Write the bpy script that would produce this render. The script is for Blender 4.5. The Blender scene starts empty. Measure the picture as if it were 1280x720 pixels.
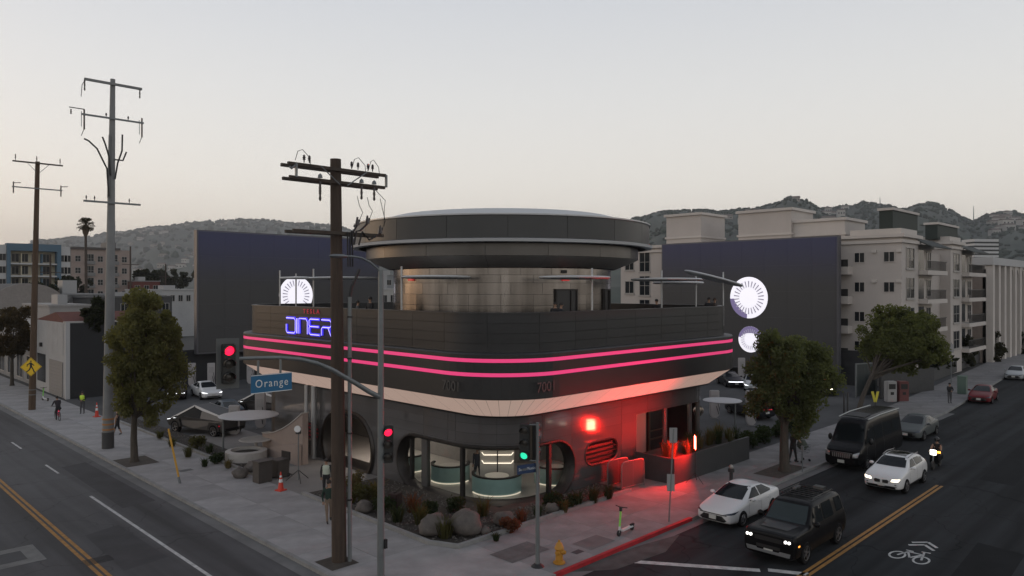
import bpy, bmesh, math, random
import numpy as np
from mathutils import Vector, Matrix, noise
from mathutils.geometry import delaunay_2d_cdt
from mathutils.bvhtree import BVHTree
random.seed(7); RNG = np.random.default_rng(7)
SC = bpy.context.scene; COL = SC.collection
R = math.radians; PI = math.pi; S2 = math.sqrt(2)

# ------------------------------------------------------------------ camera
H = 10.0; F = 915.0            # eye height (m), focal length in photo pixels (1280 wide)
cam = bpy.data.cameras.new('camera'); cam_o = bpy.data.objects.new('camera', cam); COL.objects.link(cam_o)
cam_o.location = (0, 0, H); cam_o.rotation_euler = (R(90), 0, R(-45))
cam.sensor_width = 36; cam.lens = F/1280*36; cam.clip_start = .1; cam.clip_end = 20000
SC.camera = cam_o
SC.render.resolution_x = 1024; SC.render.resolution_y = 576

# ------------------------------------------------------------------ sky and light (dusk, sun just behind the western hills)
SUN_AZ = Vector((-.42, .91, 0)).normalized(); SUN_EL = R(5)
W = bpy.data.worlds.new('World'); SC.world = W; W.use_nodes = True
nt = W.node_tree; nt.nodes.clear()
def wn(t, **k):
    n = nt.nodes.new(t)
    for a, b in k.items(): setattr(n, a, b)
    return n
out = wn('ShaderNodeOutputWorld'); bg = wn('ShaderNodeBackground')
sky = wn('ShaderNodeTexSky'); sky.sky_type = 'NISHITA'; sky.sun_disc = False
sky.sun_elevation = SUN_EL; sky.sun_rotation = math.atan2(SUN_AZ.x, SUN_AZ.y); sky.dust_density = 2.0; sky.air_density = 1.0
tc = wn('ShaderNodeTexCoord'); sep = wn('ShaderNodeSeparateXYZ')
ramp = wn('ShaderNodeValToRGB')
cr = ramp.color_ramp
stops = [(0.0, (.95, .83, .70)), (.05, (.93, .845, .745)), (.14, (.865, .82, .755)), (.25, (.75, .74, .72)),
         (.37, (.62, .635, .66)), (.6, (.40, .42, .46)), (1.0, (.24, .26, .31))]
while len(cr.elements) < len(stops): cr.elements.new(.5)
for e, (p, c) in zip(cr.elements, stops): e.position = p; e.color = (*c, 1)
nt.links.new(tc.outputs['Generated'], sep.inputs[0]); nt.links.new(sep.outputs['Z'], ramp.inputs[0])
m1 = wn('ShaderNodeMix', data_type='RGBA', blend_type='ADD'); m1.inputs[0].default_value = 1
sc_ = wn('ShaderNodeMix', data_type='RGBA', blend_type='MULTIPLY'); sc_.inputs[0].default_value = 1
sc_.inputs[7].default_value = (.028, .026, .03, 1)
nt.links.new(sky.outputs[0], sc_.inputs[6]); nt.links.new(ramp.outputs[0], m1.inputs[6]); nt.links.new(sc_.outputs[2], m1.inputs[7])
nt.links.new(m1.outputs[2], bg.inputs[0]); bg.inputs[1].default_value = 1.08
nt.links.new(bg.outputs[0], out.inputs[0])
sun = bpy.data.lights.new('sun', 'SUN'); sun.energy = .12; sun.angle = R(12); sun.color = (1, .74, .5)
sun_o = bpy.data.objects.new('sun', sun); COL.objects.link(sun_o)
sd = SUN_AZ*math.cos(R(8)) + Vector((0, 0, math.sin(R(8))))
sun_o.rotation_euler = (-sd).to_track_quat('-Z', 'Y').to_euler(); sun_o.location = (0, 0, 60)
SC.view_settings.view_transform = 'Standard'; SC.view_settings.look = 'None'
SC.view_settings.exposure = 0; SC.view_settings.gamma = 1; SC.view_settings.use_curve_mapping = False
SC.cycles.max_bounces = 6; SC.cycles.transparent_max_bounces = 12

# ------------------------------------------------------------------ pixel -> place (a direction, met with the ground or a wall plane)
def G(px, py, z=0.0):
    d = (H-z)*F/(py-360); t = (px-640)/F
    return Vector(((d+t*d)/S2, (d-t*d)/S2, z))
def AXY(px, X):
    t = (px-640)/F; d = S2*X/(1+t); return (d-t*d)/S2
def AYX(px, Y):
    t = (px-640)/F; d = S2*Y/(1-t); return (d+t*d)/S2
def dep(p): return (p[0]+p[1])/S2
def ZP(py, d): return H-(py-360)*d/F
def AT(px, py, d):
    t = (px-640)/F*d
    return Vector(((d+t)/S2, (d-t)/S2, ZP(py, d)))

# ------------------------------------------------------------------ materials
MATS = {}
def mat(name, col, rough=.7, metal=0., var=.0, nscale=3., bump=0., emit=None, estr=0., spec=.5, streak=None, rnd=0., coat=0.):
    if name in MATS: return MATS[name]
    m = bpy.data.materials.new(name); m.use_nodes = True; MATS[name] = m
    t = m.node_tree; p = t.nodes['Principled BSDF']
    p.inputs['Base Color'].default_value = (*col, 1); p.inputs['Roughness'].default_value = rough
    p.inputs['Metallic'].default_value = metal; p.inputs['Specular IOR Level'].default_value = spec
    if coat: p.inputs['Coat Weight'].default_value = coat; p.inputs['Coat Roughness'].default_value = .06
    if emit: p.inputs['Emission Color'].default_value = (*emit, 1); p.inputs['Emission Strength'].default_value = estr
    if var or bump or rnd:
        tcn = t.nodes.new('ShaderNodeTexCoord'); mp = t.nodes.new('ShaderNodeMapping')
        t.links.new(tcn.outputs['Object'], mp.inputs[0])
        if streak: mp.inputs['Scale'].default_value = streak
        nz = t.nodes.new('ShaderNodeTexNoise'); nz.inputs['Scale'].default_value = nscale; nz.inputs['Detail'].default_value = 6
        nz.inputs['Roughness'].default_value = .62
        t.links.new(mp.outputs[0], nz.inputs[0])
        if var or rnd:
            mr = t.nodes.new('ShaderNodeMapRange'); mr.inputs[1].default_value = .3; mr.inputs[2].default_value = .7
            mr.inputs[3].default_value = 1-var; mr.inputs[4].default_value = 1+var
            t.links.new(nz.outputs[0], mr.inputs[0]); val = mr.outputs[0]
            if rnd:
                oi = t.nodes.new('ShaderNodeObjectInfo'); m2 = t.nodes.new('ShaderNodeMapRange')
                m2.inputs[3].default_value = 1-rnd; m2.inputs[4].default_value = 1+rnd
                t.links.new(oi.outputs['Random'], m2.inputs[0])
                mm = t.nodes.new('ShaderNodeMath'); mm.operation = 'MULTIPLY'
                t.links.new(val, mm.inputs[0]); t.links.new(m2.outputs[0], mm.inputs[1]); val = mm.outputs[0]
            vm = t.nodes.new('ShaderNodeVectorMath'); vm.operation = 'SCALE'; vm.inputs[0].default_value = col
            t.links.new(val, vm.inputs['Scale']); t.links.new(vm.outputs[0], p.inputs['Base Color'])
            mr2 = t.nodes.new('ShaderNodeMapRange'); mr2.inputs[3].default_value = max(rough-.12*min(1, var*3), .03); mr2.inputs[4].default_value = min(rough+.12*min(1, var*3), 1)
            t.links.new(nz.outputs[0], mr2.inputs[0]); t.links.new(mr2.outputs[0], p.inputs['Roughness'])
        if bump:
            n2 = t.nodes.new('ShaderNodeTexNoise'); n2.inputs['Scale'].default_value = nscale*9; n2.inputs['Detail'].default_value = 4
            t.links.new(mp.outputs[0], n2.inputs[0])
            b = t.nodes.new('ShaderNodeBump'); b.inputs['Strength'].default_value = bump; b.inputs['Distance'].default_value = .02
            t.links.new(n2.outputs[0], b.inputs['Height']); t.links.new(b.outputs[0], p.inputs['Normal'])
    return m
def leafmat(name, col, var=.4):
    if name in MATS: return MATS[name]
    m = mat(name, col, .75, 0, var, .8, spec=.15)
    t = m.node_tree; p = t.nodes['Principled BSDF']; o = t.nodes['Material Output']
    tr = t.nodes.new('ShaderNodeBsdfTranslucent'); tr.inputs[0].default_value = (col[0]*1.6, col[1]*1.5, col[2]*.8, 1)
    mx = t.nodes.new('ShaderNodeMixShader'); mx.inputs[0].default_value = .45
    t.links.new(p.outputs[0], mx.inputs[1]); t.links.new(tr.outputs[0], mx.inputs[2]); t.links.new(mx.outputs[0], o.inputs[0])
    return m
def glassmat(name, tint=(.8, .85, .85), refl=.12):
    if name in MATS: return MATS[name]
    m = bpy.data.materials.new(name); m.use_nodes = True; MATS[name] = m; t = m.node_tree; t.nodes.clear()
    o = t.nodes.new('ShaderNodeOutputMaterial'); a = t.nodes.new('ShaderNodeBsdfTransparent'); a.inputs[0].default_value = (*tint, 1)
    g = t.nodes.new('ShaderNodeBsdfGlossy'); g.inputs['Roughness'].default_value = .02
    f = t.nodes.new('ShaderNodeFresnel'); f.inputs[0].default_value = 1.45
    mx = t.nodes.new('ShaderNodeMixShader')
    t.links.new(f.outputs[0], mx.inputs[0]); t.links.new(a.outputs[0], mx.inputs[1]); t.links.new(g.outputs[0], mx.inputs[2]); t.links.new(mx.outputs[0], o.inputs[0])
    return m
def emat(name, col, s):
    return mat(name, tuple(min(c, .5) for c in col), .4, emit=col, estr=s)

# ------------------------------------------------------------------ objects and shapes
def tag(o, label=None, cat=None, group=None, kind=None):
    if label: o['label'] = label
    if cat: o['category'] = cat
    if group: o['group'] = group
    if kind: o['kind'] = kind
    return o
def empty(name, loc=(0, 0, 0), rz=0., label=None, cat=None, group=None):
    o = bpy.data.objects.new(name, None); COL.objects.link(o); o.location = loc; o.rotation_euler = (0, 0, rz); o.empty_display_size = .2
    return tag(o, label, cat, group)
def link(name, me, m=None, parent=None, smooth=False, loc=None, rz=None):
    if m is not None and len(me.materials) == 0: me.materials.append(m)
    o = bpy.data.objects.new(name, me); COL.objects.link(o)
    if parent is not None: o.parent = parent
    if loc is not None: o.location = loc
    if rz is not None: o.rotation_euler = (0, 0, rz)
    if smooth: me.polygons.foreach_set('use_smooth', [True]*len(me.polygons))
    return o
class MB:
    def __init__(s): s.v = []; s.f = []
    def add(s, vs, fs):
        n = len(s.v); s.v += [tuple(v) for v in vs]; s.f += [tuple(i+n for i in f) for f in fs]; return s
    def box(s, c, d, rz=0., tx=1., ty=1.):
        x, y, z = d[0]/2, d[1]/2, d[2]/2; ca, sa = math.cos(rz), math.sin(rz); P = []
        for k, (a, b) in ((-1, (1, 1)), (1, (tx, ty))):
            for i, j in ((-1, -1), (1, -1), (1, 1), (-1, 1)):
                u, w = i*x*a, j*y*b; P.append((c[0]+u*ca-w*sa, c[1]+u*sa+w*ca, c[2]+k*z))
        return s.add(P, [(3, 2, 1, 0), (4, 5, 6, 7), (0, 1, 5, 4), (1, 2, 6, 5), (2, 3, 7, 6), (3, 0, 4, 7)])
    def bb(s, a, b): return s.box([(a[i]+b[i])/2 for i in range(3)], [abs(b[i]-a[i]) for i in range(3)])
    def tube(s, pts, r, n=8, cap=True):
        pts = [Vector(p) for p in pts]; rr = r if isinstance(r, (list, tuple)) else [r]*len(pts)
        P = []; Fc = []; u = None
        for i, p in enumerate(pts):
            t = (pts[min(i+1, len(pts)-1)]-pts[max(i-1, 0)])
            t = t.normalized() if t.length > 1e-9 else Vector((0, 0, 1))
            if u is None:
                a = Vector((0, 0, 1)) if abs(t.z) < .9 else Vector((1, 0, 0)); u = t.cross(a).normalized()
            else:
                u = (u-t*u.dot(t)).normalized()
            w = t.cross(u)
            for k in range(n):
                q = 2*PI*k/n; P.append(p+u*(rr[i]*math.cos(q))+w*(rr[i]*math.sin(q)))
        for i in range(len(pts)-1):
            for k in range(n): Fc.append((i*n+k, i*n+(k+1) % n, (i+1)*n+(k+1) % n, (i+1)*n+k))
        if cap: Fc.append(tuple(range(n-1, -1, -1))); Fc.append(tuple((len(pts)-1)*n+k for k in range(n)))
        return s.add(P, Fc)
    def lathe(s, prof, n=24, c=(0, 0, 0), sy=1., axis='z', cap=True):
        P = []; Fc = []
        for r_, z in prof:
            for k in range(n):
                q = 2*PI*k/n; x, y = r_*math.cos(q), r_*math.sin(q)*sy
                P.append((c[0]+x, c[1]+y, c[2]+z) if axis == 'z' else (c[0]+x, c[1]+z, c[2]+y))
        for i in range(len(prof)-1):
            for k in range(n):
                q = (i*n+k, i*n+(k+1) % n, (i+1)*n+(k+1) % n, (i+1)*n+k)
                Fc.append(q if axis == 'z' else q[::-1])
        a = tuple(range(n-1, -1, -1)); b = tuple((len(prof)-1)*n+k for k in range(n))
        if cap and prof[0][0] > 1e-4: Fc.append(a if axis == 'z' else a[::-1])
        if cap and prof[-1][0] > 1e-4: Fc.append(b if axis == 'z' else b[::-1])
        return s.add(P, Fc)
    def prism(s, poly, z0, z1):
        n = len(poly)
        ar = sum(poly[i][0]*poly[(i+1) % n][1]-poly[(i+1) % n][0]*poly[i][1] for i in range(n))
        if ar < 0: poly = poly[::-1]
        return s.add([(x, y, z0) for x, y in poly]+[(x, y, z1) for x, y in poly],
                     [tuple(range(n-1, -1, -1)), tuple(range(n, 2*n))]+[(i, (i+1) % n, n+(i+1) % n, n+i) for i in range(n)])
    def slab(s, poly3, nrm, t):
        """polygon in any plane given a thickness along nrm"""
        n = len(poly3); nv = Vector(nrm).normalized()*t; a = [Vector(p) for p in poly3]
        fn = sum((a[i].cross(a[(i+1) % n]) for i in range(n)), Vector())
        if fn.dot(nv) < 0: a = a[::-1]
        return s.add([*a]+[p+nv for p in a], [tuple(range(n-1, -1, -1)), tuple(range(n, 2*n))]+[(i, (i+1) % n, n+(i+1) % n, n+i) for i in range(n)])
    def ball(s, c, r, nu=10, nv=7, jit=0., seed=0):
        rr = r if isinstance(r, (list, tuple)) else (r, r, r); P = []; Fc = []
        for j in range(nv+1):
            th = PI*j/nv
            for i in range(nu):
                ph = 2*PI*i/nu; d = Vector((math.sin(th)*math.cos(ph), math.sin(th)*math.sin(ph), math.cos(th)))
                k = 1+jit*noise.noise(d*1.7+Vector((seed*3.1, seed*1.7, 0)))
                P.append((c[0]+d.x*rr[0]*k, c[1]+d.y*rr[1]*k, c[2]+d.z*rr[2]*k))
        for j in range(nv):
            for i in range(nu): Fc.append((j*nu+i, (j+1)*nu+i, (j+1)*nu+(i+1) % nu, j*nu+(i+1) % nu))
        return s.add(P, Fc)
    def mesh(s, name='m'):
        me = bpy.data.meshes.new(name); me.from_pydata(s.v, [], s.f); me.update(); return me
    def build(s, name, m, parent=None, smooth=False, bevel=0., loc=None, rz=None, auto=None):
        me = s.mesh(name)
        if bevel:
            b = bmesh.new(); b.from_mesh(me); bmesh.ops.remove_doubles(b, verts=b.verts, dist=1e-5)
            bmesh.ops.bevel(b, geom=[e for e in b.edges if len(e.link_faces) == 2 and e.calc_face_angle(0) > .6], offset=bevel, segments=2, affect='EDGES', clamp_overlap=True)
            b.to_mesh(me); b.free()
        o = link(name, me, m, parent, smooth or bevel > 0, loc, rz)
        if (smooth or bevel) and auto is not False:
            me.set_sharp_from_angle(angle=R(auto or 40))
        return o
def copy_tree(o, parent=None):
    c = o.copy(); COL.objects.link(c); c.parent = parent
    for ch in list(o.children): copy_tree(ch, c)
    return c
def bake(o):
    dg = bpy.context.evaluated_depsgraph_get(); dg.update()
    me = bpy.data.meshes.new_from_object(o.evaluated_get(dg)); o.modifiers.clear(); o.data = me; return o
def text_mesh(body, size, extr=.01, sp=1.):
    c = bpy.data.curves.new('t', 'FONT'); c.body = body; c.size = size; c.extrude = extr; c.align_x = 'CENTER'; c.align_y = 'CENTER'; c.resolution_u = 3; c.space_character = sp
    o = bpy.data.objects.new('t', c); COL.objects.link(o)
    dg = bpy.context.evaluated_depsgraph_get(); dg.update()
    me = bpy.data.meshes.new_from_object(o.evaluated_get(dg)); bpy.data.objects.remove(o); return me
def put_text(name, body, size, m, parent, loc, right, up=(0, 0, 1), extr=.01, sx=1., sp=1.):
    me = text_mesh(body, size, extr, sp); r = Vector(right).normalized(); u = Vector(up).normalized(); n = r.cross(u)
    M = Matrix((r, u, n)).transposed().to_4x4()
    me.transform(Matrix.Translation(Vector(loc)) @ M @ Matrix.Diagonal((sx, 1, 1, 1)))
    me.materials.clear(); return link(name, me, m, parent)
def inpoly(p, poly):
    x, y = p; c = False; n = len(poly); j = n-1
    for i in range(n):
        xi, yi = poly[i]; xj, yj = poly[j]
        if (yi > y) != (yj > y) and x < (xj-xi)*(y-yi)/(yj-yi)+xi: c = not c
        j = i
    return c
# ------------------------------------------------------------------ ground, roads, pavements
M_asph = mat('asphalt', (.046, .047, .05), .85, var=.22, nscale=.35, bump=.25)
def wear(m, axis):
    """long darker and paler wheel tracks along a road, plus finer blotches"""
    t = m.node_tree; p = t.nodes['Principled BSDF']; src = p.inputs['Base Color'].links[0].from_socket
    tcn = t.nodes.new('ShaderNodeTexCoord'); mp = t.nodes.new('ShaderNodeMapping')
    mp.inputs['Scale'].default_value = (.9, .03, 1) if axis == 'y' else (.03, .9, 1)
    nz = t.nodes.new('ShaderNodeTexNoise'); nz.inputs['Scale'].default_value = 1.1; nz.inputs['Detail'].default_value = 3
    mr = t.nodes.new('ShaderNodeMapRange'); mr.inputs[1].default_value = .35; mr.inputs[2].default_value = .65; mr.inputs[3].default_value = .58; mr.inputs[4].default_value = 1.42
    v = t.nodes.new('ShaderNodeTexVoronoi'); v.feature = 'DISTANCE_TO_EDGE'; v.inputs['Scale'].default_value = .23
    n3 = t.nodes.new('ShaderNodeTexNoise'); n3.inputs['Scale'].default_value = .9
    mixv = t.nodes.new('ShaderNodeVectorMath'); mixv.operation = 'MULTIPLY_ADD'; mixv.inputs[1].default_value = (1.3, 1.3, 0)
    cr_ = t.nodes.new('ShaderNodeMapRange'); cr_.inputs[1].default_value = 0; cr_.inputs[2].default_value = .009; cr_.inputs[3].default_value = .45; cr_.inputs[4].default_value = 1
    mu = t.nodes.new('ShaderNodeMath'); mu.operation = 'MULTIPLY'
    vm = t.nodes.new('ShaderNodeVectorMath'); vm.operation = 'SCALE'
    L = t.links.new
    L(tcn.outputs['Object'], mp.inputs[0]); L(mp.outputs[0], nz.inputs[0]); L(nz.outputs[0], mr.inputs[0])
    L(tcn.outputs['Object'], n3.inputs[0]); L(n3.outputs['Color'], mixv.inputs[0]); L(tcn.outputs['Object'], mixv.inputs[2]); L(mixv.outputs[0], v.inputs['Vector'])
    L(v.outputs['Distance'], cr_.inputs[0]); L(mr.outputs[0], mu.inputs[0]); L(cr_.outputs[0], mu.inputs[1])
    L(src, vm.inputs[0]); L(mu.outputs[0], vm.inputs['Scale']); L(vm.outputs[0], p.inputs['Base Color'])
M_roadL = mat('asphalt_boulevard', (.050, .050, .053), .85, var=.2, nscale=.4, bump=.25); wear(M_roadL, 'y')
M_roadR = mat('asphalt_side_street', (.024, .026, .028), .9, var=.2, nscale=.4, bump=.25, spec=.12); wear(M_roadR, 'x')
M_conc = mat('pavement_concrete', (.265, .26, .26), .85, var=.24, nscale=.7, bump=.12, rnd=.09)
M_kerb = mat('kerb_concrete', (.21, .21, .205), .85, var=.22, nscale=1.5, bump=.15)
M_gut = mat('gutter_concrete', (.13, .13, .13), .85, var=.25, nscale=.8, bump=.15)
M_red = mat('red_kerb_paint', (.34, .012, .018), .6, var=.3, nscale=2)
M_white = mat('road_paint_white', (.42, .42, .41), .75, var=.35, nscale=4)
M_yellow = mat('road_paint_yellow', (.30, .145, .028), .75, var=.35, nscale=3)
M_soil = mat('planter_soil', (.035, .03, .025), .95, var=.4, nscale=3, bump=.5)
M_dirt = mat('tree_well_dirt', (.05, .042, .034), .95, var=.4, nscale=3, bump=.5)
def struct(name, mb, m, parent=None, **k):
    o = mb.build(name, m, parent, **k)
    if parent is None: o['kind'] = 'structure'
    return o
g = MB(); N = 9000
g.add([(-N, -N, -.06), (N, -N, -.06), (N, N, -.06), (-N, N, -.06)], [(0, 1, 2, 3)])
struct('ground', g, mat('earth', (.06, .06, .055), .95, var=.3, nscale=.02))
KX, KY = 13.3, 16.75          # kerb faces along the boulevard (X) and the side street (Y)
PX, PY = 17.6, 21.0           # inner edges of the two pavements
bend = lambda x, y: (x, y+max(0, x-66)*.066)
g = MB(); g.add([(-14, -80, 0), (KX, -80, 0), (KX, 420, 0), (-14, 420, 0)], [(0, 1, 2, 3)]); road = struct('boulevard_road', g, M_roadL)
g = MB(); g.add([(KX, -14, 0), (66, -14, 0), (66, 19, 0), (KX, 24, 0)], [(0, 1, 2, 3)])
g.add([(66, -14, 0), (420, -14, 0), bend(420, 19)+(0,), (66, 19, 0)], [(0, 1, 2, 3)]); street = struct('side_street_road', g, M_roadR)
g = MB(); g.add([(17.2, 20.6, .045), (95, 20.6, .045), (95, 95, .045), (17.2, 95, .045)], [(0, 1, 2, 3)])
lot = struct('parking_lot', g, mat('lot_concrete', (.075, .076, .078), .85, var=.3, nscale=.25, bump=.2, spec=.2))

# pavements: slabs one by one
def pave(name, cells, z=.13, M_conc=M_conc):
    top = MB(); top.bb((0, 0, -.01), (.01, .01, 0)); o = None
    base = MB()
    for c in cells: base.add([(x, y, z-.03) for x, y in c], [(0, 1, 2, 3)])
    o = struct(name, base, M_gut)
    cache = {}
    for c in cells:
        x0, y0 = c[0]; key = tuple((round(x-x0, 3), round(y-y0, 3)) for x, y in c)
        if key not in cache:
            g_ = .006; cx = sum(k[0] for k in key)/4; cy = sum(k[1] for k in key)/4
            poly = [(k[0]-math.copysign(g_, k[0]-cx), k[1]-math.copysign(g_, k[1]-cy)) for k in key]
            me = MB().prism(poly, -.12, 0).mesh('slab'); me.materials.append(M_conc); cache[key] = me
        link('slab', cache[key], None, o, loc=(x0, y0, z))
    return o
cells = []; y = 22.3
while y < 118:
    for a, b in ((KX+.16, 15.45), (15.45, PX)): cells.append(((a, y), (b, y), (b, y+2.4), (a, y+2.4)))
    y += 2.4
pavL = pave('boulevard_pavement', cells)
cells = []; x = 18.9
while x < 140:
    for a, b in ((KY+.16, 18.9), (18.9, PY)):
        cells.append((bend(x, a), bend(x+2.4, a), bend(x+2.4, b), bend(x, b)))
    x += 2.4
pavR = pave('side_street_pavement', cells, M_conc=mat('side_pavement_concrete', (.215, .21, .21), .85, var=.26, nscale=.7, bump=.12, rnd=.09, spec=.2))
arc = [(18.9-5.6*math.cos(a)+.0, 22.3-5.55*math.sin(a)) for a in [PI/2*i/14 for i in range(15)]]      # kerb return
arci = [(18.9-5.44*math.cos(a), 22.3-5.39*math.sin(a)) for a in [PI/2*i/14 for i in range(15)]]
corner = struct('corner_pavement', MB().prism(arci+[(18.9, 21.0), (18.1, 21.05), (17.6, 22.3)], .0, .128), M_conc)
# kerbs and gutters
def strip(pa, pb, z0, z1):
    g = MB(); n = len(pa)
    g.add([(x, y, z0) for x, y in pa]+[(x, y, z1) for x, y in pa]+[(x, y, z1) for x, y in pb]+[(x, y, z0) for x, y in pb],
          [q for i in range(n-1) for q in ((i, i+1, n+i+1, n+i), (n+i, n+i+1, 2*n+i+1, 2*n+i), (2*n+i, 2*n+i+1, 3*n+i+1, 3*n+i))]+[(0, n, 2*n, 3*n), (n-1, 4*n-1, 3*n-1, 2*n-1)])
    return g
struct('boulevard_kerb', strip([(KX, 118), (KX, 22.3)], [(KX+.16, 118), (KX+.16, 22.3)], -.02, .14), M_kerb)
struct('corner_kerb', strip(arc, arci, -.02, .14), M_kerb)
struct('red_kerb', strip([(18.9, KY), (27.7, KY)], [(18.9, KY+.16), (27.7, KY+.16)], -.02, .142), M_red)
xs = [27.7, 50, 66, 90, 140]
struct('side_street_kerb', strip([bend(x, KY) for x in xs], [bend(x, KY+.16) for x in xs], -.02, .14), M_kerb)
def sheet(name, polys, m, z=.004, kind='structure', parent=None):
    g = MB()
    for p in polys: g.add([(x, y, z) for x, y in p], [tuple(range(len(p)))])
    o = g.build(name, m, parent)
    if parent is None: o['kind'] = kind
    return o
sheet('boulevard_gutter', [[(KX-.5, 22.3), (KX, 22.3), (KX, 118), (KX-.5, 118)]], M_gut)
sheet('side_street_gutter', [[(18.9, KY-.5), (66, KY-.5), (66, KY), (18.9, KY)]], M_gut)
sheet('worn_gutter_apron', [[G(700, 716).xy.to_tuple(), G(770, 712).xy.to_tuple(), G(832, 690).xy.to_tuple(), G(850, 668).xy.to_tuple(), G(800, 682).xy.to_tuple()]], mat('apron_concrete', (.075, .075, .073), .9, var=.35, nscale=1.2, spec=.2), z=.006)
# painted markings
LW = .12
def line(x0, y0, x1, y1, w):
    d = Vector((x1-x0, y1-y0)).normalized(); n = Vector((-d.y, d.x))*w/2
    return [(x0-n.x, y0-n.y), (x1-n.x, y1-n.y), (x1+n.x, y1+n.y), (x0+n.x, y0+n.y)]
sheet('yellow_centre_line', [line(7.88, 12, 7.88, 118, .13), line(8.1, 12, 8.1, 118, .13)], M_yellow)
sheet('white_lane_line', [line(10.55, 14, 10.55, 39.2, .13)]+[line(10.62, y, 10.62, y+2.7, .11) for y in (45.2, 53.8, 62.4, 71, 79.6, 88)], M_white)
sheet('yellow_street_line', [line(20.5, 10.70, 41.5, 10.78, .13), line(20.5, 10.91, 41.5, 10.99, .13)], M_yellow)
a_, b_, c_, d_ = G(777, 701), G(950, 713), G(960, 712.5), G(1011, 718)
sheet('white_limit_line', [line(a_.x, a_.y, b_.x, b_.y, .3), line(c_.x, c_.y, d_.x, d_.y, .3)], M_white)
sheet('bike_dashes', [line(8.9, 74, 8.9, 75.6, .6), line(8.9, 82, 8.9, 83, .6)], M_white)
# shared-lane bicycle mark: up of the picture runs along +X
def sharrow(o):
    polys = []
    T = lambda u, v: (o[0]+v*.92, o[1]-u*.74)       # u to the rider's right (-Y), v ahead (+X)
    def seg(u0, v0, u1, v1, w):
        d = Vector((u1-u0, v1-v0)).normalized(); n = Vector((-d.y, d.x))*w/2
        polys.append([T(u0-n.x, v0-n.y), T(u1-n.x, v1-n.y), T(u1+n.x, v1+n.y), T(u0+n.x, v0+n.y)])
    def ring(cu, cv, ru, rv, w, n=20):
        for i in range(n):
            a, b = 2*PI*i/n, 2*PI*(i+1)/n
            polys.append([T(cu+ru*math.cos(a), cv+rv*math.sin(a)), T(cu+ru*math.cos(b), cv+rv*math.sin(b)),
                          T(cu+(ru-w)*math.cos(b), cv+(rv-w*1.2)*math.sin(b)), T(cu+(ru-w)*math.cos(a), cv+(rv-w*1.2)*math.sin(a))])
    ring(-.55, .5, .38, .52, .1); ring(.55, .5, .38, .52, .1)
    seg(-.55, .5, -.28, 1.2, .1); seg(-.28, 1.2, .38, 1.2, .1); seg(.55, .5, .33, 1.55, .1); seg(-.28, 1.15, .02, .5, .1); seg(.02, .5, .38, 1.2, .1)
    seg(-.45, 1.35, -.1, 1.35, .1); seg(.2, 1.55, .6, 1.62, .1)
    for k in (2.05, 2.5):
        seg(-.6, k, 0, k+.5, .16); seg(0, k+.5, .6, k, .16)
    return polys
p_ = G(1141, 697)
sheet('shared_lane_bicycle_mark', sharrow((p_.x-.55, p_.y+.1)), M_white)
# concrete patch with a manhole in the boulevard
q = G(10, 698)
sheet('concrete_patch', [[(q.x-1.2, q.y-1.1), (q.x+1.0, q.y-1.1), (q.x+1.0, q.y+1.1), (q.x-1.2, q.y+1.1)]], mat('patch_concrete', (.14, .14, .135), .85, var=.25, nscale=2), z=.005)
sheet('asphalt_patch', [[(q.x-.75, q.y-.6), (q.x+.5, q.y-.6), (q.x+.5, q.y+.6), (q.x-.75, q.y+.6)]], M_asph, z=.009)
# planter edging, soil, plaza
def edging(name, pts, w, z0, z1, m=M_kerb):
    g = MB()
    for (x0, y0), (x1, y1) in zip(pts[:-1], pts[1:]):
        l = line(x0, y0, x1, y1, w); g.prism(l, z0, z1)
    return struct(name, g, m)
struct('planter_edging', strip([(17.6, 31.8), (17.6, 22.2), (18.15, 21.0), (29.2, 21.0)], [(17.78, 31.8), (17.78, 22.25), (18.25, 21.18), (29.2, 21.18)], 0, .27), M_kerb)
struct('planter_edging_north', strip([(17.6, 62), (17.6, 35.6)], [(17.78, 62), (17.78, 35.6)], 0, .25), M_kerb)
sheet('planter_soil', [[(17.78, 22.25), (18.25, 21.18), (29.2, 21.18), (29.2, 23.6), (22.8, 23.6), (22.8, 31.8), (17.78, 31.8)]], M_soil, z=.16)
sheet('north_planter_soil', [[(17.78, 35.7), (19.2, 35.7), (19.4, 47), (19.0, 62), (17.78, 62)]], M_soil, z=.14)
M_plaza = mat('plaza_concrete', (.17, .165, .16), .8, var=.15, nscale=.8)
sheet('plaza', [[(17.6, 31.8), (22.9, 31.8), (22.9, 50), (19.4, 50), (19.2, 35.6), (17.6, 35.6)]], M_plaza, z=.126)
sheet('entrance_paving', [[(29.2, 21.0), (41.0, 21.0), (41.0, 27), (29.2, 27)]], M_plaza, z=.13)
p_ = G(168, 577, .13); sheet('boulevard_tree_well', [[(p_.x-.95, p_.y-1.2), (p_.x+.95, p_.y-1.2), (p_.x+.95, p_.y+1.2), (p_.x-.95, p_.y+1.2)]], M_dirt, z=.137)
p_ = G(983, 590, .13); TREE_A = p_
sheet('side_street_tree_well', [[(p_.x-1.6, p_.y-.35), (p_.x+1.8, p_.y-.35), (p_.x+1.8, p_.y+1.1), (p_.x-1.6, p_.y+1.1)]], M_dirt, z=.137)
for nm, (px, py), w, h, m in (('utility_cover', (742, 678), 1.5, .95, M_gut), ('dark_pavement_patch', (650, 690), 2.0, 1.2, mat('stained_concrete', (.10, .10, .10), .8, var=.3)),
                              ('gas_cover', (232, 588), .7, .45, M_gut), ('pole_base_dirt', (421, 703), 1.1, 1.2, M_dirt), ('meter_cover', (722, 690), .45, .3, M_asph)):
    c = G(px, py, .13); sheet(nm, [[(c.x-w/2, c.y-h/2), (c.x+w/2, c.y-h/2), (c.x+w/2, c.y+h/2), (c.x-w/2, c.y+h/2)]], m, z=.138)
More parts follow.
